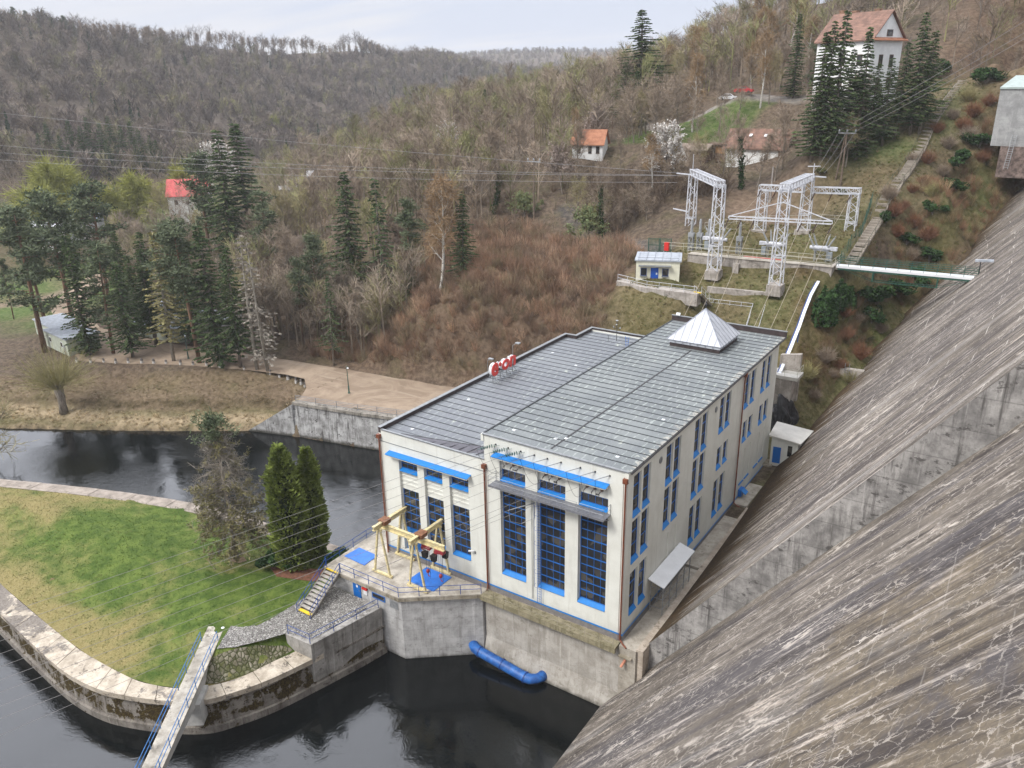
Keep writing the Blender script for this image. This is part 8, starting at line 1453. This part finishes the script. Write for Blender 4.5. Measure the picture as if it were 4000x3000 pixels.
for i in range(26):
    c = trunk_at(15.2+2.6*rs.rand())+rs.normal(size=3)*np.array([.75,.75,.35]); m = 60; p = c+rs.normal(size=(m,3))*.34; qg.blades(p, p+rs.normal(size=(m,3))*.2+np.array([0,0,.12]), .13)
for i in range(7):
    c = trunk_at(13.6+1.1*rs.rand())+rs.normal(size=3)*np.array([.8,.8,.3]); m = 40; p = c+rs.normal(size=(m,3))*.28; q.blades(p, p+rs.normal(size=(m,3))*.2, .12)
add_obj('trunk', mb_mesh(mb, 'trunk', B_grey), t); add_obj('dead_twigs', qd.mesh('dead_twigs', L_dead), t); add_obj('brown_needles', q.mesh('brown_needles', L_brownneedle), t); add_obj('green_top', qg.mesh('green_top', L_pine), t)
# pollard willow on the far bank
t = thing('pollard_willow', (-118.2,9.6,-6.4), 'pollard willow with a stout trunk and thin yellow-green shoots on the far bank', 'tree'); q = NPQ(12); rs = q.r; mb = MB()
mb.tube([(0,0,-.5),(.1,0,1.4),(0,.1,2.6),(-.2,0,4.4)], [.8,.62,.7,.85], 10); add_shoots = 560; a = rs.rand(add_shoots)*6.28; el = .05+1.3*rs.rand(add_shoots)
for k in range(9): x = k*.7; mb.tube([(0,0,3.6),(math.cos(x)*1.0,math.sin(x)*1.0,5.2)],[.42,.2],6)
o = np.stack([np.cos(a)*.8, np.sin(a)*.8, 4.3+rs.rand(add_shoots)*1.2], 1); L = 3.6+4.6*rs.rand(add_shoots); e = o+np.stack([np.cos(a)*np.cos(el), np.sin(a)*np.cos(el), np.sin(el)], 1)*L[:,None]; q.blades(o, e, .045)
for _ in range(4): s = .3+.7*rs.rand(add_shoots,1); p = o+(e-o)*s; q.blades(p, p+(e-o)*.16+rs.normal(size=p.shape)*.42, .04)
add_obj('trunk', mb_mesh(mb, 'trunk', B_grey), t); add_obj('shoots', q.mesh('shoots', L_ol), t)
# ivy mounds
def mound(x, y, rx, ry, h, label, mat=L_ever, seed=1, n=2600, size=.24):
    z = float(height([x],[y])[0]); t = thing('ivy_mound', (x,y,z), label, 'ivy'); q = NPQ(seed); rs = q.r; d = rs.normal(size=(n,3)); d[:,2] = np.abs(d[:,2]); d /= np.linalg.norm(d, axis=1, keepdims=True); k = 1+.18*np.sin(d[:,:1]*7+seed)*np.cos(d[:,1:2]*6)
    c = d*np.array([rx,ry,h])*k*(.86+.16*rs.rand(n,1)); c[:,2] -= .4; q.clumps(c, size, .8, .8); add_obj('leaves', q.mesh('leaves', mat), t); mb = MB(); mb.tube([(0,0,-.5),(0,0,h*.8)],[.5,.2],6); add_obj('stem', mb_mesh(mb,'stem',B_grey), t)
mound(.2,66.5,1.9,2.6,5.0,'tall ivy mound on the slope beside the white cable duct',seed=3); mound(1.6,73.2,1.5,1.6,3.4,'ivy climbing over the right end of the switchyard wall',mat=L_ever,seed=5,n=1700); mound(1.0,71.2,1.2,1.3,4.4,'dark ivy hanging below the start of the green footbridge',seed=8,n=1500)
# ---------------------------------------------------------------- masses nobody could count
def scatter(name, template, pts, hs, cols, mat, label, cat, jit=.25, seed=3):
    """one object: the template's quads set down at every point, each turned, scaled and toned"""
    rs = np.random.RandomState(seed); T = template; n = len(pts); k = len(T); a = rs.rand(n)*6.283; ca, sa = np.cos(a)[:,None], np.sin(a)[:,None]; s = np.asarray(hs)[:,None]
    X = (T[None,:,0]*ca-T[None,:,1]*sa)*s+pts[:,0:1]; Y = (T[None,:,0]*sa+T[None,:,1]*ca)*s+pts[:,1:2]; Z = T[None,:,2]*s*(1+jit*(rs.rand(n,1)-.5))+pts[:,2:3]
    V = np.stack([X,Y,Z],-1).reshape(-1,3); C = np.repeat(cols,k,0)
    me = np_mesh(name, V, np.arange(len(V)).reshape(-1,4), mat, False, C); o = add_obj(name, me); return tag(o, label, cat, None, 'stuff')
def tmpl_bare(seed, n=44, w=.030, r=.28):
    q = NPQ(seed); rs = q.r; q.blades([[0,0,-.03],[0,0,-.03]], [[.02,0,.8],[0,.02,.85]], .034); a = rs.rand(n)*6.28; k = rs.rand(n); zz_ = .25+.6*rs.rand(n); rr = r*np.sqrt(np.clip(1-((zz_-.55)/.48)**2,.1,1))
    o = np.stack([np.cos(a)*rr*.15, np.sin(a)*rr*.15, zz_-.12], 1); e = np.stack([np.cos(a)*rr*(.5+.5*k), np.sin(a)*rr*(.5+.5*k), zz_+.16*rs.rand(n)], 1); q.blades(o, e, w)
    for _ in range(2): s = .4+.6*rs.rand(n,1); p = o+(e-o)*s; q.blades(p, p+(e-o)*.4+rs.normal(size=p.shape)*.07, w*.8)
    return np.concatenate(q.q).reshape(-1,3)
def tmpl_conifer(seed, n=60, r=.17):
    q = NPQ(seed); rs = q.r; zz_ = .08+.92*rs.rand(n)**.8; a = rs.rand(n)*6.28; rr = r*(1.05-zz_); o = np.stack([np.cos(a)*rr*.2,np.sin(a)*rr*.2,zz_],1); e = np.stack([np.cos(a)*rr,np.sin(a)*rr,zz_-.07],1); q.blades(o, e, .075); q.blades([[0,0,-.03]], [[0,0,1]], .03); return np.concatenate(q.q).reshape(-1,3)
rsn = np.random.RandomState(11)
def region(n, x0, x1, y0, y1, ok):
    out = np.empty((0,2))
    while len(out) < n:
        p = np.column_stack([rsn.uniform(x0,x1,n), rsn.uniform(y0,y1,n)]); p = p[ok(p[:,0],p[:,1])]; out = np.concatenate([out,p])
        if len(p) == 0: break
    return out[:n]
def put(p): return np.column_stack([p, height(p[:,0],p[:,1])-.2])
M_far = mat_tone('far_wood'); T1 = tmpl_bare(1); T2 = tmpl_conifer(2)
def tones(n, base, var=.22, seed=1):
    rs = np.random.RandomState(seed); c = np.array(base)[rs.randint(0,len(base),n)]; return c*(1+var*rs.normal(size=(n,1)))
brown = [(.21,.172,.145),(.17,.14,.122),(.24,.2,.16),(.2,.172,.135),(.16,.135,.12),(.23,.21,.125)]
RD_ = np.array([(math.degrees(math.atan2(px_-27, py_+57)), math.hypot(px_-27, py_+57)) for px_, py_ in [(-742,316),(-692,360),(-697,470),(-665,585),(-700,720),(-739,851)]]); RD_ = RD_[RD_[:,0].argsort()]
front = lambda x, y: np.hypot(x-27,y+57) < np.interp(np.degrees(np.arctan2(x-27,y+57)), RD_[:,0], RD_[:,1])-16
hill = lambda x, y: (np.hypot(x-27,y+57) > 395)&front(x,y)&(height(x,y) > 6)
p = put(region(8500, -900, -235, -30, 1000, hill)); d_ = np.hypot(p[:,0]-27,p[:,1]+57); ncon = rsn.rand(len(p)) < .04
scatter('far_wood', T1, p[~ncon], 9+5.5*rsn.rand((~ncon).sum()), tones((~ncon).sum(), brown), M_far, 'leafless brown wood covering the whole hillside across the river', 'wood')
scatter('far_conifers', T2, p[ncon], 9+6*rsn.rand(ncon.sum()), tones(ncon.sum(), [(.05,.07,.04),(.07,.085,.05)]), M_far, 'scattered dark conifers among the leafless wood on the far hillside', 'wood')
p = put(region(6500, -1500, -250, 780, 2500, lambda x, y: (np.hypot(x-27,y+57) > 800)&(np.abs(np.degrees(np.arctan2(-(x-27),y+57))-30) < 24)))
scatter('distant_wood', T1, p, 8+7*rsn.rand(len(p)), tones(len(p), brown), M_far, 'leafless wood on the distant hazy hill at the end of the valley', 'wood')
def tmpl_tree(seed, n=130, r=.27, low=.3):
    q = NPQ(seed); rs = q.r; bx_, by_ = rs.normal(size=2)*.03
    for _ in range(2): q.blades([[0,0,-.03],[bx_*.5,by_*.5,.45]], [[bx_*.5,by_*.5,.45],[bx_,by_,.95]], [.03,.018])
    m = 16; t = low+(.95-low)*rs.rand(m); a = rs.rand(m)*6.28; L = r*(1.1-.75*(t-low)/(1-low))*(.7+.5*rs.rand(m)); o = np.stack([bx_*t,by_*t,t-.05],1); e = o+np.stack([np.cos(a)*L,np.sin(a)*L,L*(.7+.6*rs.rand(m))],1); q.blades(o, e, .011)
    k = rs.randint(0, m, n); s_ = .25+.75*rs.rand(n,1); p = o[k]+(e-o)[k]*s_; d = (e-o)[k]*.5+rs.normal(size=(n,3))*np.array([.07,.07,.06])+np.array([0,0,.03]); q.blades(p, p+d*.75, .0065); p2 = p+d*.5; q.blades(p2, p2+rs.normal(size=(n,3))*.045+np.array([0,0,.02]), .005)
    return np.concatenate(q.q).reshape(-1,3)
TB = [tmpl_tree(20), tmpl_tree(21, low=.4, r=.22), tmpl_tree(22, r=.32)]
for k, (nm_, lb, nn, H0, polys) in enumerate([('slope_wood','further bare trees filling the brown wood between the road and the ridge',760,10,[(-215,78),(-128,44),(-98,60),(-72,80),(-62,100),(-70,165),(-110,220),(-230,270),(-330,250),(-260,170)]),('hilltop_wood','further bare trees crowding the hilltop behind the villa',460,10,[(-95,168),(-45,150),(-5,141),(10,152),(45,130),(70,180),(40,250),(-60,290),(-120,270)]),('valley_wood','further bare trees among the gardens of the valley floor',260,8,[(-400,40),(-270,20),(-215,60),(-190,110),(-215,165),(-300,260),(-380,270),(-420,150)])]):
    p = put(region(nn, -420, 70, 20, 300, lambda x, y: (poly_sd(x, y, polys) < 0)&(poly_sd(x, y, [(-262,118),(-235,118),(-232,148),(-262,148)]) > 4)))
    scatter(nm_, TB[k], p, H0+5*rsn.rand(len(p)), tones(len(p), [(.3,.24,.185),(.25,.2,.155),(.38,.31,.245),(.31,.29,.15),(.27,.27,.13)]), M_far, lb, 'wood', seed=k)
rw = lambda x, y: (poly_sd(x, y, [(-134,41),(-118,43),(-100,45.5),(-84,47),(-74,50),(-72,58),(-78,70),(-98,62),(-124,50)]) < 0)&(poly_sd(x, y, YARD) > 1.5)
p = put(region(120, -136, -70, 40, 72, rw)); scatter('roadside_wood', tmpl_tree(30, n=110, low=.42, r=.2), p, 9+5.5*rsn.rand(len(p)), tones(len(p), [(.3,.245,.19),(.34,.28,.22),(.25,.21,.16),(.28,.26,.14)]), M_far, 'slender bare saplings rising above the road bend and the yard', 'wood')
qx = np.linspace(0, 1, 190); RP = np.array([(-742,316),(-692,360),(-697,470),(-665,585),(-700,720),(-739,851)], float); tt = np.linspace(0, 1, 6)
p = np.column_stack([np.interp(qx, tt, RP[:,0])+rsn.uniform(-7,7,190), np.interp(qx, tt, RP[:,1])+rsn.uniform(-3,3,190)]); p = put(p)
scatter('ridge_wood', tmpl_tree(31, n=90, low=.45, r=.26), p, 13+6*rsn.rand(len(p)), tones(len(p), [(.15,.125,.105),(.19,.16,.135),(.13,.11,.1)]), M_far, 'close row of bare trees along the crest of the far ridge', 'wood')
# mid ridge and upper hill: dense backing of brush between the single trees
ridge = lambda x, y: ((poly_sd(x,y,[(-215,100),(-130,62),(-64,56),(-52,90),(-58,140),(-90,270),(-230,330),(-330,330),(-330,270)]) < 0)&(height(x,y) > 1))
p = put(region(1500, -340, -45, 50, 340, ridge)); scatter('ridge_brush', tmpl_tree(25, n=70, low=.12, r=.34), p, 2.5+4.5*rsn.rand(len(p)), tones(len(p), [(.26,.195,.145),(.22,.165,.125),(.31,.24,.165),(.25,.21,.13)]), M_far, 'young brown brush filling the wood between the taller bare trees', 'brush')
upper = lambda x, y: (poly_sd(x,y,[(-60,142),(-20,140),(0,132),(8,150),(40,110),(80,170),(60,270),(-100,300)]) < 0)
p = put(region(700, -100, 80, 105, 300, upper)); scatter('hilltop_brush', tmpl_tree(26, n=70, low=.12, r=.34), p, 3+5*rsn.rand(len(p)), tones(len(p), [(.19,.155,.125),(.16,.13,.108),(.22,.18,.14)]), M_far, 'brown brush on the hilltop behind the big white house', 'brush')
mid = lambda x, y: (poly_sd(x,y,[(-52,86),(-36,92),(-28,98),(-26,103),(-40,104),(-60,102)]) < 0)
p = put(region(220, -62, -20, 84, 114, mid)); scatter('thicket', tmpl_tree(27, n=70, low=.1, r=.36), p, 2.0+3.2*rsn.rand(len(p)), tones(len(p), [(.15,.11,.08),(.12,.09,.068)]), M_far, 'dark thicket of saplings below the cottage and chalet', 'brush')
# scrub slope behind the yard
def tmpl_scrub(seed, n=60):
    q = NPQ(seed); rs = q.r; a = rs.rand(n)*6.28; k = rs.rand(n)**.6; b = np.stack([np.cos(a)*k*.14,np.sin(a)*k*.14,0*a],1); e = np.stack([np.cos(a)*k*.55,np.sin(a)*k*.55,(.35+.75*rs.rand(n))*(1-.25*k)],1); q.blades(b,e,.014)
    for _ in range(3): s = .3+.7*rs.rand(n,1); o = b+(e-b)*s; q.blades(o,o+(e-b)*.3+rs.normal(size=(n,3))*np.array([.07,.07,.1]),.012)
    return np.concatenate(q.q).reshape(-1,3)
scr = lambda x, y: (poly_sd(x,y,[(-92,46),(-60,49.5),(-31,51.5),(-31.5,58),(-34,64),(-33,72),(-40,80),(-70,82),(-98,64)]) < 0)
p = put(region(2100, -100, -30, 45, 84, scr)); T3 = tmpl_scrub(4); scatter('scrub', T3, p, 1.1+2.4*rsn.rand(len(p))**1.5, tones(len(p), [(.36,.225,.15),(.28,.175,.12),(.42,.29,.2),(.25,.18,.135),(.3,.24,.15)], .2), M_far, 'dense red-brown scrub covering the slope behind the power house', 'scrub')
wf = lambda x, y: (poly_sd(x,y,[(-215,66),(-130,47),(-92,46),(-98,64),(-70,82),(-64,100),(-130,70),(-200,120)]) < 0)&(poly_sd(x,y,YARD) > 1)
p = put(region(800, -215, -60, 44, 122, wf)); scatter('undergrowth', T3, p, 1.0+1.7*rsn.rand(len(p)), tones(len(p), [(.22,.155,.11),(.17,.125,.09),(.26,.2,.14)], .2), M_far, 'brown undergrowth on the wood floor above the road', 'undergrowth')
strip = lambda x, y: (poly_sd(x, y, [(4.5,88),(9,87),(13,95),(17,106),(20,122),(14,128),(8,112),(5,100)]) < 0)
p = put(region(420, 2, 22, 84, 130, strip)); scatter('slope_brush', T3, p, .7+1.5*rsn.rand(len(p)), tones(len(p), [(.3,.18,.11),(.29,.22,.12),(.36,.27,.16),(.26,.23,.11),(.27,.15,.095)], .2), M_far, 'low russet brush and dry stems between the long stair and the dam', 'brush')
hollow = lambda x, y: (poly_sd(x, y, [(.5,56),(3,54),(4.5,66),(6.5,78),(6,88),(2.5,84),(1,74)]) < 0)
p = put(region(150, -1, 8, 52, 90, hollow)); scatter('hollow_brush', T3, p, .6+1.2*rsn.rand(len(p)), tones(len(p), [(.2,.13,.08),(.17,.14,.07),(.22,.16,.1)], .2), M_far, 'brown brush in the hollow under the green footbridge', 'brush')
# tufts: bank, mossy slope, stair slope
def tmpl_tuft(seed, n=9):
    q = NPQ(seed); rs = q.r; a = rs.rand(n)*6.28; e = np.stack([np.cos(a)*.5,np.sin(a)*.5,.4+.6*rs.rand(n)],1); q.blades(np.zeros((n,3)),e,.14); return np.concatenate(q.q).reshape(-1,3)
T4 = tmpl_tuft(6); slope = lambda x, y: (poly_sd(x,y,[(-30,52),(8,46),(9,76),(22,122),(8,140),(-6,134),(-8,93),(-26,93),(-30,70)]) < 0)&(poly_sd(x,y,SUBST) > 1)
p = put(region(5200, -31, 22, 44, 140, slope)); p[:,2] += .12; scatter('rough_grass', T4, p, .22+.3*rsn.rand(len(p)), tones(len(p), [(.15,.14,.055),(.115,.14,.04),(.2,.16,.08),(.22,.165,.09)], .2), M_far, 'rough mossy grass on the slopes round the switchyard and long stair', 'grass')
bankp = lambda x, y: (lambda d: (d > .2)&(d < 16))(poly_sd(x,y,RIVER))&(x < -78)
p = put(region(3800, -175, -78, -20, 45, bankp)); p[:,2] += .1; dd_ = poly_sd(p[:,0],p[:,1],RIVER); st_ = (np.abs(dd_-3.0+np.clip((p[:,0]+118)/12,-1.5,1)) < 1.9)
cc = tones(len(p), [(.25,.18,.115),(.2,.165,.08),(.21,.145,.1),(.18,.165,.07)], .15); cc[st_] = tones(st_.sum(), [(.56,.44,.28),(.46,.37,.22)], .12); scatter('bank_grass', T4, p, np.where(st_, .4, .16)+.22*rsn.rand(len(p)), cc, M_far, 'dry grass and pale flattened reeds on the far river bank', 'grass')
lawnp = lambda x, y: (poly_sd(x, y, LAWN) < -.3)&(poly_sd(x, y, PATH) > .3)
pp = region(15000, -112, -28, -28, 2, lawnp); p = np.column_stack([pp, lawn_z(pp[:,0], pp[:,1])-.02]); bg_ = vnoise(p[:,0], p[:,1], 9, 51)+.6*vnoise(p[:,0], p[:,1], 3, 52)
cc = tones(len(p), [(.07,.115,.02),(.09,.135,.026),(.105,.15,.032)], .12); dr_ = bg_+.5*sstep(-60,-85,p[:,0])+.3*sstep(-20,-27,p[:,1]) > .3; cc[dr_] = tones(dr_.sum(), [(.23,.195,.09),(.2,.175,.07),(.16,.165,.05)], .12)
scatter('lawn_grass', T4, p, .05+.1*rsn.rand(len(p)), cc, M_far, 'short uneven grass of the island lawn', 'grass')
# ---------------------------------------------------------------- camera, sky and light
cd = bpy.data.cameras.new('camera'); cam = bpy.data.objects.new('camera', cd); COL.objects.link(cam); SC.camera = cam
F_, CX, CY, CZ, YAW, PITCH, ROLL = 3130.63, 26.67, -56.708, 48.775, -.5982, -.3616, -.0175
cy_, sy_, cp_, sp_ = math.cos(YAW), math.sin(YAW), math.cos(PITCH), math.sin(PITCH)
fw = Vector((sy_*cp_, cy_*cp_, sp_)); rt = Vector((cy_, -sy_, 0)); up = rt.cross(fw)
r2 = rt*math.cos(ROLL)+up*math.sin(ROLL); u2 = -rt*math.sin(ROLL)+up*math.cos(ROLL)
cam.matrix_world = Matrix(((r2.x,u2.x,-fw.x,CX),(r2.y,u2.y,-fw.y,CY),(r2.z,u2.z,-fw.z,CZ),(0,0,0,1)))
cd.sensor_width = 36; cd.sensor_fit = 'HORIZONTAL'; cd.lens = F_/4000*36; cd.clip_end = 6000; cd.clip_start = .5
W = bpy.data.worlds.new('World'); SC.world = W; W.use_nodes = True; nt = W.node_tree; n = N(nt)
bg = nt.nodes['Background']
sky = n.node('ShaderNodeTexSky', sky_type='NISHITA', sun_disc=False); sky.sun_elevation = R(48); sky.sun_rotation = R(205); sky.air_density = 1; sky.dust_density = 2.5; sky.altitude = 300
d = n.node('ShaderNodeTexCoord').outputs['Generated']; s = n.sep(d)
pl = n.comb(n.math('DIVIDE', s[0], n.math('ADD', n.math('MAXIMUM', s[2], 0), .1)), n.math('DIVIDE', s[1], n.math('ADD', n.math('MAXIMUM', s[2], 0), .1)), 0)
cl = n.noise(n.mapping(pl, (.34,1.0,1), (0,0,.6)), .55, 5, .58, .5)
band = n.ramp(s[2], .04, .75)                                                        # an overcast sky is brighter overhead
low = n.mix(n.ramp(cl, .46, .68), (3.35,3.6,4.25), (4.1,4.1,4.3))
high = n.mix(n.ramp(cl, .4, .68), (6.2,6.4,6.9), (9.2,9.1,8.9))
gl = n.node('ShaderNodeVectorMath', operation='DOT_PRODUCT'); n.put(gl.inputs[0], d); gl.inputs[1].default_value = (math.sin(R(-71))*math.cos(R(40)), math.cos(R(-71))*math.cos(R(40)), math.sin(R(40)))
high = n.mix(n.ramp(n.math('ADD', gl.outputs['Value'], n.math('MULTIPLY', n.math('SUBTRACT', cl, .5), .25)), .84, .97), high, (30,31,34))      # bright lobe added out of view, to brighten the sky reflected in the water
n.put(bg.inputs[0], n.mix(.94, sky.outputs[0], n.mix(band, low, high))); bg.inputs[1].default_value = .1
sun = bpy.data.lights.new('sun', 'SUN'); so = bpy.data.objects.new('sun', sun); COL.objects.link(so)
sun.energy = 1.5; sun.angle = R(18); sun.color = (1,.98,.94)
el, az = R(48), R(205)
so.rotation_euler = (Vector((math.sin(az)*math.cos(el), math.cos(az)*math.cos(el), math.sin(el)))).to_track_quat('Z', 'Y').to_euler()
hz_m = bpy.data.materials.new('haze_air'); hz_m.use_nodes = True; t_ = hz_m.node_tree; t_.nodes.clear(); o_ = t_.nodes.new('ShaderNodeOutputMaterial'); v_ = t_.nodes.new('ShaderNodeVolumePrincipled')
v_.inputs['Color'].default_value = (.91,.92,.97,1); v_.inputs['Density'].default_value = .00016; v_.inputs['Anisotropy'].default_value = 0
t_.links.new(v_.outputs[0], o_.inputs['Volume'])
mb = MB(); mb.box(-1760, 400, -480, 2760, -13.2, 165); tag(mb.build('haze', hz_m), kind='stuff')
SC.view_settings.view_transform = 'Standard'; SC.view_settings.look = 'None'; SC.view_settings.exposure = 1.05; SC.view_settings.gamma = 1
SC.cycles.use_denoising = True
SC.cycles.max_bounces = 6; SC.cycles.diffuse_bounces = 3; SC.cycles.transparent_max_bounces = 8
